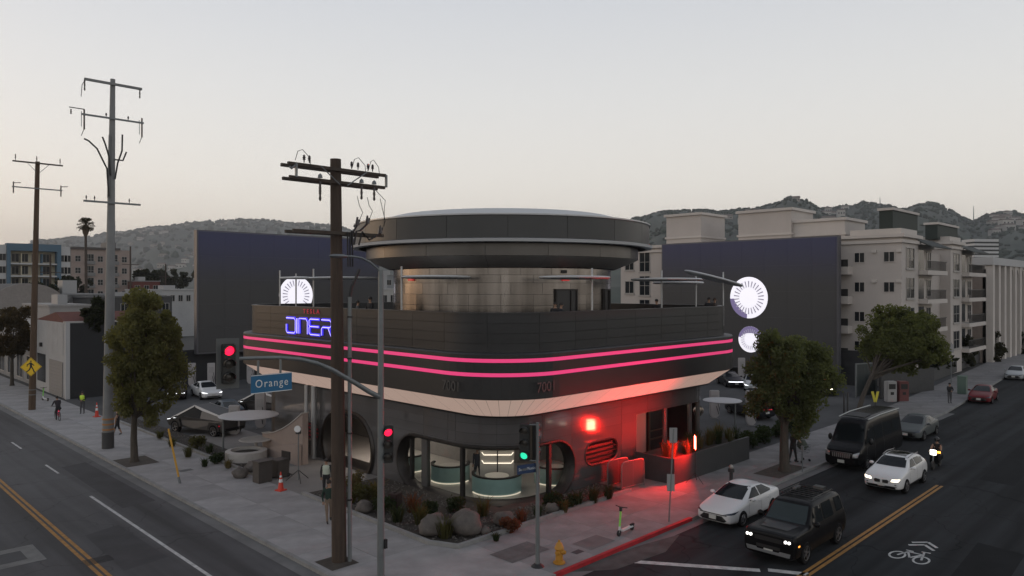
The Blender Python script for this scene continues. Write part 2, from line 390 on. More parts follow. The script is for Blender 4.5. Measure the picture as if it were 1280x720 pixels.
# older asphalt repairs
M_rep = mat('asphalt_repair', (.043, .043, .046), .88, var=.3, nscale=.8, bump=.3, spec=.4)
sheet('boulevard_repair', [[(8.6, 28), (10.2, 28.3), (10.1, 33.6), (8.7, 33.1)], [(11.0, 36), (12.5, 36.2), (12.4, 47), (11.1, 46.6)], [(4.6, 44), (7.2, 44.3), (7.1, 52), (4.7, 51.5)]], M_rep, z=.003)
sheet('side_street_repair', [[(24, 5.5), (33, 5.8), (33.3, 7.4), (24.2, 7.0)], [(44, 8.2), (58, 8.6), (58, 10.1), (44.3, 9.8)]], mat('asphalt_repair_dark', (.014, .015, .016), .9, var=.3, nscale=.8, spec=.1), z=.003)
# storm drain grating in the boulevard lane
c = G(125, 700); g = MB()
for i in range(6): g.bb((c.x-.5, c.y-.3+i*.12, .004), (c.x+.4, c.y-.25+i*.12, .012))
tag(g.build('drain_grating', mat('iron', (.02, .02, .02), .7)), 'row of dark iron drain bars set in the boulevard lane', 'drain')

# ------------------------------------------------------------------ hills
RIDGE = [(-900, 320), (-400, 322), (-100, 318), (0, 312), (55, 301), (100, 297), (150, 291), (200, 284), (250, 279), (300, 275), (330, 276), (370, 280), (410, 282), (450, 290), (520, 297),
         (600, 300), (700, 296), (770, 284), (800, 272), (830, 265), (870, 263), (900, 265), (940, 262), (965, 256), (988, 248), (1005, 254), (1030, 262), (1062, 258), (1085, 254), (1110, 258),
         (1132, 264), (1150, 257), (1166, 254), (1185, 263), (1205, 273), (1217, 277), (1235, 269), (1255, 266), (1280, 269), (1400, 262), (1700, 290), (2200, 315)]
def ridge_y(px):
    for (a, ya), (b, yb) in zip(RIDGE[:-1], RIDGE[1:]):
        if a <= px <= b:
            t = (px-a)/(b-a); t = t*t*(3-2*t); return ya+(yb-ya)*t
    return 320
def hill_z(px, D, Dr):
    e = (360-ridge_y(px))/F; zr = e*Dr
    t = (D-Dr*.34)/(Dr*.66); t = max(0, min(1, t)); s = t**1.15
    p = Vector((px*.011, D*.0022, 0))
    spur = noise.fractal(p, 1.0, 2.0, 4)*.26*math.sin(PI*min(t, 1))
    return H+zr*max(0, s+spur*(.6+.4*t))
DR_L, DR_R = 3100., 1350.
def hill(name, p0, p1, Dr, m, npx, nd):
    vs = []; fs = []
    for i in range(npx+1):
        px = p0+(p1-p0)*i/npx; t = (px-640)/F
        for j in range(nd+1):
            D = Dr*(.30+.70*j/nd)
            z = hill_z(px, D, Dr)-(12 if j == 0 else 0)
            if j == nd: z += 5*noise.noise(Vector((px*.35, 3, 1)))+3*noise.noise(Vector((px*1.1, 7, 1)))
            vs.append(((D+t*D)/S2, (D-t*D)/S2, z))
        D = Dr*1.25; vs.append(((D+t*D)/S2, (D-t*D)/S2, -30))
    n = nd+2
    for i in range(npx):
        for j in range(nd+1): fs.append((i*n+j, (i+1)*n+j, (i+1)*n+j+1, i*n+j+1))
    o = MB().add(vs, fs).build(name, m, None, True, auto=False); o['kind'] = 'structure'; return o
M_hill = mat('chaparral_hill', (.040, .052, .040), .95, var=.5, nscale=.02)
hill('west_hills', -700, 640, DR_L, M_hill, 170, 26)
hill('east_hills', 640, 2000, DR_R, M_hill, 200, 26)
# hillside trees and scrub (uncountable)
def scrub(name, p0, p1, Dr, n, m):
    g = MB(); rnd = random.Random(3)
    for i in range(n):
        px = rnd.uniform(p0, p1); j = rnd.random()**.6; D = Dr*(.45+.55*j); t = (px-640)/F
        if rnd.random() < .28: D = Dr*.998
        z = hill_z(px, D, Dr); r = rnd.uniform(3, 7)*(1 if rnd.random() < .88 else 1.4)*Dr/2700
        g.ball(((D+t*D)/S2, (D-t*D)/S2, z+r*.25), (r*rnd.uniform(.8, 1.5), r*rnd.uniform(.8, 1.5), r*rnd.uniform(.6, 1.3)), 6, 4, .5, i)
    return tag(g.build(name, m, None, True, auto=False), kind='stuff')
M_scrub = mat('hill_scrub', (.028, .042, .030), .95, var=.5, nscale=.03)
tag(scrub('west_hillside_scrub', 40, 520, DR_L, 1500, M_scrub), 'dark scrub and trees covering the hazy western hillside', 'scrub')
tag(scrub('east_hillside_scrub', 780, 1330, DR_R, 2200, M_scrub), 'dark green scrub covering the steep eastern hillside', 'scrub')
# ------------------------------------------------------------------ the diner
M_dark = mat('dark_metal_panel', (.030, .031, .033), .42, .35, var=.12, nscale=.6, rnd=.10)
M_band = mat('dark_fascia_paint', (.022, .022, .023), .45, .1, var=.10, nscale=.5)
M_steel = mat('stainless_panel', (.21, .195, .185), .24, 1., var=.38, nscale=1.5, streak=(1, 1, .06), rnd=.10)  # vertical streaks in the colour stand in for reflections
M_gsteel = mat('ground_floor_steel', (.19, .185, .185), .085, .58, var=.04, nscale=.7, rnd=.08)
M_sil = mat('pale_metal_lip', (.42, .43, .44), .4, .5, var=.08)
M_black = mat('black_metal', (.012, .012, .013), .5)
M_pink = emat('pink_neon_strip', (1., .055, .21), .60)
M_soff = mat('glowing_soffit', (.5, .44, .40), .6, emit=(1., .70, .57), estr=.31)
M_clear = glassmat('clear_glass')
class RR:
    """rounded rectangle path; s=0 at the far end of the left face, running to the near corner, then along the right face and round the back"""
    def __init__(s, x0, y0, x1, y1, r, rb=None):
        s.b = (x0, y0, x1, y1); s.r = r; rb = rb or r
        P = []
        def arc(cx, cy, rad, a0, a1, n=14):
            for i in range(n+1):
                a = a0+(a1-a0)*i/n; P.append(((cx+rad*math.cos(a), cy+rad*math.sin(a)), (math.cos(a), math.sin(a)), True))
        arc(x0+r, y0+r, r, PI, 1.5*PI); arc(x1-rb, y0+rb, rb, 1.5*PI, 2*PI); arc(x1-rb, y1-rb, rb, 0, PI/2); arc(x0+rb, y1-rb, rb, PI/2, PI)
        # start at the end of the last arc (left face, far end)
        P = [P[-1]]+P
        s.P = [Vector((p[0][0], p[0][1])) for p in P]; s.N = [Vector(p[1]) for p in P]
        s.S = [0.]
        for a, b in zip(s.P[:-1], s.P[1:]): s.S.append(s.S[-1]+(b-a).length)
        s.L = s.S[-1]; s.left_end = y1-rb; s.sL = s.S[1]; s.sR = s.S[15]; s.xR = x0+r
    def sl(s, Y): return s.left_end-Y
    def sr(s, X): return s.sR+X-s.xR
    def at(s, q, off=0.):
        q = q % s.L
        for i in range(len(s.S)-1):
            if q <= s.S[i+1]+1e-9:
                t = (q-s.S[i])/max(s.S[i+1]-s.S[i], 1e-9); p = s.P[i].lerp(s.P[i+1], t); n = s.N[i].lerp(s.N[i+1], t).normalized(); return p+n*off
        return s.P[-1]+s.N[-1]*off
    def poly(s, off=0.): return [(p+n*off).to_tuple() for p, n in zip(s.P[1:], s.N[1:])]
    def curved(s, a, b):
        return [v for v in s.S if a < v < b]
def cdt_cells(path, s0, s1, z0, z1, sb, zb, holes):
    V = []; E = []
    def seg(a, b): V.append(a); V.append(b); E.append((len(V)-2, len(V)-1))
    ss = sorted(set([s0, s1]+[v for v in sb if s0 < v < s1]+path.curved(s0, s1)))
    zs = sorted(set([z0, z1]+[v for v in zb if z0 < v < z1]))
    for v in ss: seg((v, z0), (v, z1))
    for v in zs: seg((s0, v), (s1, v))
    for h in holes:
        for i in range(len(h)): seg(h[i], h[(i+1) % len(h)])
    v, e, f, *_ = delaunay_2d_cdt([Vector(p) for p in V], E, [], 0, 1e-6)
    v = [tuple(p) for p in v]; T = []
    for t in f:
        c = (sum(v[i][0] for i in t)/3, sum(v[i][1] for i in t)/3)
        if not any(inpoly(c, h) for h in holes): T.append((t, c))
    return v, T, zs
def clad(path, s0, s1, z0, z1, sb, zb, holes, m, parent, backm, backname, gap=.007, th=.018, piece='panel'):
    """wall skin cut into panels with recessed joints, on a backing shell"""
    v, T, zs = cdt_cells(path, s0, s1, z0, z1, sb, zb, holes)
    back = MB(); P = [path.at(p[0], 0.) for p in v]
    back.add([(P[i].x, P[i].y, v[i][1]) for i in range(len(v))], [tuple(t) for t, c in T])
    bo = back.build(backname, backm, parent)
    sbs = [s0]+[q for q in sorted(sb) if s0 < q < s1]+[s1]; zbs = [z0]+[q for q in sorted(zb) if z0 < q < z1]+[z1]
    cells = {}
    for t, c in T:
        i = sum(c[0] > q for q in sbs[1:-1]); j = sum(c[1] > q for q in zbs[1:-1]); cells.setdefault((i, j), []).append(t)
    for (i, j), ts in cells.items():
        a, b, c, d = sbs[i], sbs[i+1], zbs[j], zbs[j+1]; used = sorted({k for t in ts for k in t}); ix = {k: n for n, k in enumerate(used)}
        fr = []; bk = []
        for k in used:
            s, z = v[k]
            s2 = s+gap if abs(s-a) < 1e-4 else s-gap if abs(s-b) < 1e-4 else s
            z2 = z+gap if abs(z-c) < 1e-4 else z-gap if abs(z-d) < 1e-4 else z
            p = path.at(s2, th); fr.append((p.x, p.y, z2)); p = path.at(s2, .003); bk.append((p.x, p.y, z2))
        n = len(used); fs = [tuple(ix[k] for k in t) for t in ts]; cnt = {}
        for t in fs:
            for e in ((t[0], t[1]), (t[1], t[2]), (t[2], t[0])): cnt[e] = cnt.get(e, 0)+1
        rim = [(e[1], e[0], n+e[0], n+e[1]) for e in cnt if (e[1], e[0]) not in cnt]
        o = MB().add(fr+bk, fs+rim).build(piece, m, bo, True, auto=30)
    return bo
def band(path, prof, name, m, parent, s0=0., s1=None, closed=True, step=1.5, smooth=True):
    """sweep a profile of (offset, z) along the path"""
    s1 = s1 or path.L; ss = [s0]+path.curved(s0, s1)+([s1] if not closed else [])
    n = len(ss); k = len(prof); vs = []; fs = []
    for s in ss:
        for off, z in prof: p = path.at(s, off); vs.append((p.x, p.y, z))
    for i in range(n if closed else n-1):
        for j in range(k-1):
            a, b = i*k+j, ((i+1) % n)*k+j; fs.append((a, b, b+1, a+1))
    return MB().add(vs, fs).build(name, m, parent, smooth, auto=25)
def stadium(s0, s1, z0, z1, n=12, clip=None):
    r = (z1-z0)/2; zc = (z0+z1)/2; P = []
    r2 = min(r, (s1-s0)/2)
    for i in range(n+1): a = -PI/2+PI*i/n; P.append((s1-r2+r2*math.cos(a), zc+r*math.sin(a)))
    for i in range(n+1): a = PI/2+PI*i/n; P.append((s0+r2+r2*math.cos(a), zc+r*math.sin(a)))
    if clip is not None: P = [(s, max(z, clip)) for s, z in P]
    Q = []
    for p in P:
        if not Q or abs(p[0]-Q[-1][0])+abs(p[1]-Q[-1][1]) > 1e-4: Q.append(p)
    return Q
def dens(poly, path, mx=.25):
    Q = []
    for i, p in enumerate(poly):
        q = poly[(i+1) % len(poly)]; n = max(1, int(math.dist(p, q)/mx))
        for k in range(n): Q.append((p[0]+(q[0]-p[0])*k/n, p[1]+(q[1]-p[1])*k/n))
    return Q
def rim(path, poly, w, offs, name, m, parent):
    """frame round an opening: inner lip w towards the middle, over the offsets given"""
    P = dens(poly, path); n = len(P); vs = []; fs = []
    cz = sum(p[1] for p in P)/n; loops = []
    for grow, off in offs:
        L = []
        for i, p in enumerate(P):
            a, b = P[i-1], P[(i+1) % n]; t = Vector((b[0]-a[0], b[1]-a[1])).normalized(); nn = Vector((-t.y, t.x))
            s, z = p[0]+nn.x*grow*w, p[1]+nn.y*grow*w
            q = path.at(s, off); L.append((q.x, q.y, max(z, .03)))
        loops.append(L)
    for L in loops: vs += L
    k = len(loops)
    for j in range(k-1):
        for i in range(n): fs.append((j*n+i, j*n+(i+1) % n, (j+1)*n+(i+1) % n, (j+1)*n+i))
    return MB().add(vs, fs).build(name, m, parent, True, auto=40)
def pane(path, poly, off, name, m, parent):
    s0 = min(p[0] for p in poly); s1 = max(p[0] for p in poly); V = []; E = []
    def seg(a, b): V.append(a); V.append(b); E.append((len(V)-2, len(V)-1))
    for i in range(len(poly)): seg(poly[i], poly[(i+1) % len(poly)])
    for s in path.curved(s0, s1): seg((s, -1), (s, 9))
    v, e, f, *_ = delaunay_2d_cdt([Vector(p) for p in V], E, [], 0, 1e-6)
    T = [tuple(t) for t in f if inpoly((sum(v[i][0] for i in t)/3, sum(v[i][1] for i in t)/3), poly)]
    P = [path.at(p[0], off) for p in v]
    o = MB().add([(P[i].x, P[i].y, v[i][1]) for i in range(len(v))], T).build(name, m, parent)
    b = bmesh.new(); b.from_mesh(o.data); bmesh.ops.remove_doubles(b, verts=b.verts, dist=1e-3); bmesh.ops.delete(b, geom=[q for q in b.verts if not q.link_faces], context='VERTS'); b.to_mesh(o.data); b.free()
    return o

BX0, BY0, BX1, BY1 = 20.65, 21.3, 42.1, 47.1
diner = empty('diner', (31, 34, 0), 0, 'round-cornered dark metal diner with two pink neon bands and drum roof', 'diner')
# parts are modelled in world coordinates under the diner's base
diner_inv = Matrix.Translation((-31, -34, 0))
pb = RR(BX0, BY0, BX1, BY1, 3.6, 3.2)
pu = RR(BX0+.5, BY0+.5, BX1-.5, BY1-.5, 3.2, 2.8)
pg = RR(22.2, 23.1, BX1-1.3, BY1-1.3, 3.0, 2.4)
# upper wall panels
sb = [1.9+i*2.35 for i in range(17)]
uw = clad(pu, 0, pu.sr(BX1-3.3)+3.6, 7.15, 8.9, sb, [7.58, 8.02, 8.46], [], M_dark, diner, M_black, 'upper_wall')
band(pu, [(0, 7.15), (0, 8.9), (-.25, 8.9)], 'parapet_core', M_black, diner)
band(pu, [(.05, 8.86), (.05, 8.93), (-.28, 8.93), (-.28, 7.7)], 'parapet_coping', M_dark, diner)
MB().add([(x, y, 7.7) for x, y in pu.poly(-.2)], [tuple(range(len(pu.poly())))]).build('terrace_deck', mat('deck', (.12, .12, .12), .8, var=.1), diner)
# fascia band with the two neon strips let into grooves
fb = band(pb, [(-.5, 7.20), (-.06, 7.20), (0, 7.14), (0, 6.985), (-.07, 6.985), (-.07, 6.795), (0, 6.795), (0, 6.375), (-.07, 6.375), (-.07, 6.185), (0, 6.185), (0, 5.24), (-.03, 5.21), (-.09, 5.21)], 'fascia_band', M_band, diner, smooth=False)
for z in (6.89, 6.28):
    band(pb, [(-.065, z+.078), (-.01, z+.078), (-.01, z-.078), (-.065, z-.078)], 'neon_strip', M_pink, fb, smooth=False)
# canted soffit, glow set as emission: panels with dark joints
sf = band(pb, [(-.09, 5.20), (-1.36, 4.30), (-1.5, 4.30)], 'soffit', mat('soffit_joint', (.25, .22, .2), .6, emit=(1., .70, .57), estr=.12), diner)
s = 0.; i = 0
ends = pb.L
while s < pb.L-.05:
    cur = any(abs(s-v) < 1.2 for v in pb.S[2:15]) or s > pb.sr(BX1-3.4) ; w = .55 if cur else 1.5
    w = min(w, pb.L-s); vs = []; n = 4
    for k in range(n+1):
        q = s+.012+(w-.024)*k/n
        for off, z in ((-.085, 5.195), (-1.35, 4.297)):
            p = pb.at(q, off+.012); vs.append((p.x, p.y, z+.0))
    MB().add(vs, [(2*k+1, 2*k+3, 2*k+2, 2*k) for k in range(n)]).build('soffit_panel', M_soff, sf, True)
    s += w
band(pb, [(-1.3, 4.295), (-1.36, 4.22), (-2.4, 4.22)], 'soffit_ceiling', M_band, diner, smooth=False)

# ground floor with its openings
WZ0, WZ1 = .10, 2.72
hA = stadium(pg.sl(AXY(498, 22.2)), pg.sr(AYX(717, 23.1)), WZ0, WZ1)                 # corner window
yA, yB = AXY(468, 22.2), AXY(404, 22.2)
hB = stadium(pg.sl(yB), pg.sl(yA), -.6, 3.15, 16, clip=.06)                             # entrance portal
cR = pg.sr(AYX(752, 23.1)); hC = stadium(cR-1.35, cR+1.35, 1.12, 2.28)                  # louvred oval, right face
cL = pg.sl(AXY(389, 22.2)); hD = stadium(cL-.95, cL+.95, 1.0, 2.1)                    # louvred oval, left face
sE0, sE1 = pg.sr(AYX(795, 23.1)), pg.sr(40.0); hE = [(sE0, .06), (sE1, .06), (sE1, 3.2), (sE0, 3.2)]     # porch opening
sb = [pg.sl(AXY(p, 22.2)) for p in (398, 431, 475, 530, 560)]+[pg.sL+.2, pg.sL+2.3, pg.sR-.1]+[pg.sr(x) for x in (25.2, 27.2, 31.2, 33.6, 36, 38.4)]
gw = clad(pg, 0, pg.sr(40.4), .05, 4.24, sb, [.62, 1.5, 2.9, 3.35, 3.8], [hA, hB, hC, hD, hE], M_gsteel, diner, M_black, 'ground_wall', gap=.008)
band(pg, [(-.02, .05), (-.02, 4.24)], 'rear_wall', M_band, diner, s0=pg.sr(40.4), s1=pg.L, closed=False)
M_rim = mat('steel_window_rim', (.05, .048, .047), .5, .8, var=.1)
aw = pane(pg, [(s, z) for s, z in hA], -.3, 'corner_window', M_clear, diner)
rim(pg, hA, .16, [(0, -.5), (1.0, -.5), (1.0, -.2), (.2, .04), (0, .1), (-.5, .1), (-.6, .03)], 'frame', M_rim, aw)
for px, w, face in ((511, .12, 'l'), (528, .42, 'l'), (584, .16, 'l'), (690, .16, 'r')):
    s = pg.sl(AXY(px, 22.3)) if face == 'l' and px < 560 else (pg.sr(AYX(px, 23.2)) if face == 'r' else pg.sL+.35)
    g = MB(); pts = []
    for k in (0, 1):
        for off in (-.42, -.2): p = pg.at(s+(k-.5)*w, off); pts.append((p.x, p.y))
    zc = .3
    g.prism([pts[0], pts[1], pts[3], pts[2]], WZ0+.02, WZ1-.02).build('mullion', M_black if w < .3 else mat('grey_column', (.10, .10, .10), .4, .3), aw)
po = rim(pg, hB, .34, [(0, -.7), (1, -.7), (1, -.15), (.55, .12), (0, .16), (-.25, .05)], 'entrance_portal', mat('dark_portal_steel', (.06, .056, .053), .42, .9), diner)
for h, nm in ((hC, 'r'), (hD, 'l')):
    b_ = pane(pg, h, -.16, 'oval_louvre', M_black, diner)
    rim(pg, h, .07, [(0, -.2), (1, -.2), (1, .03), (0, .06), (-.6, .04)], 'frame', M_rim, b_)
    z0, z1 = min(p[1] for p in h), max(p[1] for p in h); s0, s1 = min(p[0] for p in h), max(p[0] for p in h); r = (z1-z0)/2
    for k in range(5):
        z = z0+(k+.5)*(z1-z0)/5; hw = (s1-s0)/2-r+math.sqrt(max(r*r-(z-(z0+z1)/2)**2, .01)); sc = (s0+s1)/2
        a, b = pg.at(sc-hw+.08, -.1), pg.at(sc+hw-.08, -.1); d = (b-a).normalized(); n = Vector((d.y, -d.x))
        MB().slab([(a.x, a.y, z-.03), (b.x, b.y, z-.03), (b.x+n.x*.1, b.y+n.y*.1, z-.09), (a.x+n.x*.1, a.y+n.y*.1, z-.09)], (0, 0, 1), .02).build('slat', mat('red_lit_slat', (.30, .02, .03), .4, .2) if nm == 'l' else M_rim, b_)  # left slats: red light put into the slat colour
# inside: floor, ceiling, core with lit shelf
MB().add([(x, y, .06) for x, y in pg.poly(-.06)], [tuple(range(len(pg.poly())))]).build('interior_floor', mat('interior_floor', (.42, .40, .385), .35, var=.08, nscale=.5), diner)
MB().add([(x, y, 3.7) for x, y in pg.poly(-.06)][::-1], [tuple(range(len(pg.poly())))]).build('interior_ceiling', mat('interior_ceiling', (.30, .29, .28), .7), diner)
M_core = mat('interior_wall', (.24, .225, .215), .6, var=.1)
core = MB().prism([(27.6, 44), (27.6, 31.2), (30.2, 28.6), (31.6, 28.6), (31.6, 27.4), (39.9, 27.4), (39.9, 44)], .07, 3.69).build('kitchen_core', M_core, diner)
ca, cb = Vector((27.6, 31.2)), Vector((30.2, 28.6)); dd = (cb-ca).normalized(); nn = Vector((-dd.y, dd.x))*-1
nn = Vector((-.7071, -.7071)); ca = Vector(AT(600, 360, 37.4).xy); dd = Vector((.7071, -.7071))
def corewall(u, z, off=.03): p = ca+dd*u+nn*off; return (p.x, p.y, z)
MB().slab([corewall(0, .1), corewall(1.75, .1), corewall(1.75, 2.3), corewall(0, 2.3)], (nn.x, nn.y, 0), .04).build('serving_panel', mat('pale_panel', (.46, .43, .40), .5), core)
M_tube = emat('warm_tube_light', (1., .82, .64), 1.9)
for z in (1.5, 1.08):
    MB().tube([corewall(.1, z+.14, .13), corewall(.2, z, .13), corewall(1.6, z, .13), corewall(1.7, z+.14, .13)], .022, 6).build('tube_light', M_tube, core)
MB().tube([corewall(.9, .1, .3), corewall(.9, 1.75, .3)], .03, 6).build('rail', M_black, core)
for i, (x, y) in enumerate(((24.6, 25.4), (25.2, 30.4), (30.0, 25.2), (24.9, 35.0))):
    l = bpy.data.lights.new('ceiling_lamp', 'AREA'); l.shape = 'DISK'; l.size = 1.4; l.energy = (22, 22, 15, 110)[i]; l.color = (1, .84, .70)
    o = bpy.data.objects.new('ceiling_lamp', l); COL.objects.link(o); o.parent = diner; o.location = (x-31, y-34, 3.62)
    MB().lathe([(.72, 0), (.72, .04)], 24, (x, y, 3.64)).build('lamp_disc', emat('lamp_disc', (1, .86, .72), 1.5), diner)
# porch behind the right-hand opening: lit pale door panel, dark doors, brass wall lamp
pc = MB().bb((32.2, 27.0, .07), (40.4, 27.2, 3.6)).build('porch_wall', M_core, diner)
pX = AYX(806, 25.0)
MB().bb((pX-1.0, 25.3, .1), (pX+.55, 25.45, 2.75)).build('porch_panel', mat('warm_panel', (.42, .34, .29), .5), diner)
dr = MB().bb((pX+.75, 25.3, .1), (pX+2.5, 25.38, 2.75)).build('porch_door', M_black, diner)
for a, b in (((pX+.75, 2.65), (pX+2.5, 2.75)), ((pX+.75, .1), (pX+.87, 2.65)), ((pX+2.38, .1), (pX+2.5, 2.65)), ((pX+.87, .85), (pX+2.38, .93)), ((pX+.87, 1.35), (pX+2.38, 1.41))):
    MB().bb((a[0], 25.2, a[1]), (b[0], 25.29, b[1])).build('door_frame', mat('bronze', (.16, .11, .08), .4, .7), dr)
for px in (831, 862, 872):
    x = AYX(px, 23.3); MB().lathe([(.13, 0), (.13, 3.2)], 14, (x, 23.3, .1)).build('porch_column', mat('grey_column', (.10, .10, .10), .4, .3), diner)
l = bpy.data.lights.new('porch_lamp_light', 'POINT'); l.energy = 6; l.color = (1, .8, .6); l.shadow_soft_size = .1
o = bpy.data.objects.new('porch_lamp_light', l); COL.objects.link(o); o.parent = diner; o.location = (pX-31+1.4, 24.4-34, 2.85)
MB().lathe([(.0, 0), (.28, .02), (.2, .1), (.0, .12)], 16, (pX+1.4, 24.2, 2.95)).build('porch_lamp', emat('brass_lamp', (1, .75, .5), .7), diner)
for px, r in ((383, .12), (392, .15)):
    y = AXY(px, 21.9); MB().lathe([(r, 0), (r, 4.2)], 14, (21.9, y, .1)).build('overhang_column', M_sil, diner)
# signs
upx = BX0+.5-.03
neon = MB(); back = MB()
yD = AXY(360, upx); k = (yD-AXY(416, upx))/4.97; z0 = ZP(417, 41.8)
strokes = [[(0, .86), (.95, .86), (1.07, .74), (1.07, .12), (.95, 0), (.12, 0), (0, .12), (0, .5)], [(1.22, .86), (1.22, 0)], [(1.3, .86), (1.3, 0)], [(1.5, 0), (1.5, .86), (2.3, .86), (2.45, .7), (2.45, 0)],
           [(3.7, .86), (2.75, .86), (2.65, .76), (2.65, .52), (2.75, .45), (3.65, .45)], [(2.7, .42), (2.65, .36), (2.65, .1), (2.78, 0), (3.75, 0)],
           [(3.98, .86), (4.85, .86), (4.97, .74), (4.97, .55), (4.85, .45), (4.1, .45), (3.98, .35), (3.98, 0)], [(4.66, .45), (4.97, 0)]]
sgn = MB().slab([(upx-.02, yD-u*k, z0+v) for u, v in ((-.18, -.14), (5.15, -.14), (5.15, 1.0), (-.18, 1.0))], (-1, 0, 0), .02).build('sign_board', mat('navy_board', (.012, .012, .05), .4), diner)
for st in strokes:
    MB().tube([(upx-.10, yD-u*k, z0+v) for u, v in st], .031, 8).build('neon_letter', emat('violet_neon', (.42, .36, 1.0), 2.0), sgn)
    MB().tube([(upx-.045, yD-u*k, z0+v) for u, v in st], .085, 8).build('letter_halo', emat('blue_halo_glow', (.045, .03, .72), 1.1), sgn)  # added glowing tube stands in for the blue halo round the letters
put_text('red_letters', 'T E S L A', .36, emat('dim_red_letters', (.45, .01, .04), .35), diner, (upx-.03, AXY(389.5, upx), ZP(389, 42)), (0, -1, 0), sx=1.3)
M_num = mat('grey_numerals', (.055, .055, .055), .5)
put_text('street_number', '7001', .62, M_num, diner, (BX0-.012, AXY(564, BX0), 5.72), (0, -1, 0))
put_text('street_number', '7001', .62, M_num, diner, (AYX(683, BY0), BY0-.012, 5.72), (1, 0, 0))

# drum on the roof
DC = AT(628, 360, 44.4); DX, DY = DC.x, DC.y
drum = empty('drum', (0, 0, 0)); drum.parent = diner
M_drum = mat('drum_panel', (.050, .052, .054), .36, .55, var=.10, nscale=.5, rnd=.12)
def zfront(py, r): return H+(360-py)*(44.4-r)/F
def circ_panels(r, z0, z1, n, m, parent, gap=.010, th=.03, ph=.13, sub=5, r1=None, name='panel'):
    r1 = r if r1 is None else r1
    for i in range(n):
        a0, a1 = 2*PI*i/n+ph, 2*PI*(i+1)/n+ph; vs = []
        for q in range(sub+1):
            a = a0+gap/r+(a1-a0-2*gap/r)*q/sub
            for rr, z in ((r+th, z0+gap), (r1+th, z1-gap), (r+.003, z0+gap), (r1+.003, z1-gap)): vs.append((DX+rr*math.cos(a), DY+rr*math.sin(a), z))
        fs = []
        for q in range(sub):
            b = q*4; fs += [(b, b+4, b+5, b+1), (b+2, b+6, b+4, b), (b+1, b+5, b+7, b+3)]
        fs += [(0, 1, 3, 2), (sub*4+2, sub*4+3, sub*4+1, sub*4)]
        MB().add(vs, fs).build(name, m, parent, True, auto=30)
def lat(prof, name, m, parent, n=96): return MB().lathe(prof, n, (DX, DY, 0)).build(name, m, parent, True, auto=20)
zl = zfront(299, 8.95); zt = zfront(267, 8.75)
d1 = lat([(8.55, zl-.1), (8.72, zl), (8.72, zt), (8.5, zt)], 'upper_drum', M_black, diner)
circ_panels(8.72, zl+.10, zt-.04, 18, M_drum, d1)
lat([(8.6, zl-.10), (8.92, zl-.085), (8.95, zl+.06), (8.72, zl+.095)], 'silver_lip', mat('silver_lip', (.46, .47, .48), .4), d1)
lat([(8.7, zt-.05), (8.84, zt-.04), (8.84, zt+.03), (8.3, zt+.06)], 'top_lip', M_sil, d1)
zc = zfront(259.5, 6.7)
lat([(8.35, zt+.05), (8.0, zt+.10), (6.75, zc-.06), (6.5, zc), (2, zc+.06), (0, zc+.06)], 'roof_cap', mat('roof_cap', (.48, .49, .49), .5, .2, var=.06), d1)
zb = zfront(319, 8.15); zn = zfront(334, 6.7)
d2 = lat([(8.08, zl-.02), (8.08, zb), (6.75, zn), (6.4, zn)], 'lower_drum', M_black, diner)
circ_panels(8.08, zb+.0, zl-.10, 16, mat('lower_drum_panel', (.095, .092, .09), .32, .9, var=.12, nscale=.5, rnd=.12), d2, ph=.3)
circ_panels(8.07, zb-.012, zn+.02, 16, mat('drum_cone', (.30, .29, .28), .5, .1, var=.1, rnd=.06), d2, ph=.3, r1=6.78)
d3 = lat([(6.5, 7.72), (6.5, zn+.01)], 'drum_core', M_black, diner)
rows = [7.75, 8.35, zfront(382, 6.5), zfront(368, 6.5), zfront(353.5, 6.5), zfront(343.5, 6.5), zn-.02]
rnd_ = random.Random(2)
for a, b in zip(rows[:-1], rows[1:]): circ_panels(6.5, a, b, 24, M_steel, d3, th=.02, ph=rnd_.choice((0, .08, .16)), sub=3, gap=.008)
def oncore(px, r=6.5):
    t = (px-640)/F; dirv = Vector(((1+t)/S2, (1-t)/S2)); c = Vector((DX, DY)); b = dirv.dot(c); q = b*b-dirv.dot(dirv)*(c.dot(c)-r*r)
    s_ = (b-math.sqrt(q))/dirv.dot(dirv); p = dirv*s_; n = (p-c).normalized(); return p, n
for px, w, nm in ((707, 1.25, 'terrace_door'), (757, .9, 'terrace_door')):
    p, n = oncore(px); t_ = Vector((-n.y, n.x)); a, b = p-t_*w/2+n*-.05, p+t_*w/2-n*.05
    d_ = MB().slab([(a.x, a.y, 7.75), (b.x, b.y, 7.75), (b.x, b.y, 9.86), (a.x, a.y, 9.86)], (n.x, n.y, 0), .14).build(nm, mat('dark_door', (.028, .028, .03), .4), d3)
    for u0, u1, z_0, z_1 in ((-w/2-.08, -w/2, 7.75, 9.95), (w/2, w/2+.08, 7.75, 9.95), (-w/2, w/2, 9.86, 9.95), (w*.2, w*.2+.05, 7.75, 9.86)):
        a, b = p+t_*u0-n*.05, p+t_*u1-n*.05
        MB().slab([(a.x, a.y, z_0), (b.x, b.y, z_0), (b.x, b.y, z_1), (a.x, a.y, z_1)], (n.x, n.y, 0), .2).build('door_frame', M_rim, d_)
for px, py in ((706, 349), (515, 349)):
    p, n = oncore(px); t_ = Vector((-n.y, n.x)); z = ZP(py, dep(p)); a, b = p-t_*.22, p+t_*.22
    MB().slab([(a.x, a.y, z-.09), (b.x, b.y, z-.09), (b.x, b.y, z+.09), (a.x, a.y, z+.09)], (n.x, n.y, 0), .12).build('exit_light', emat('exit_red', (.5, .03, .03), .5), d3)
p, n = oncore(705); MB().box((p.x, p.y, ZP(339.5, dep(p))), (.3, .3, .16), PI/4).build('wall_camera', M_black, d3)
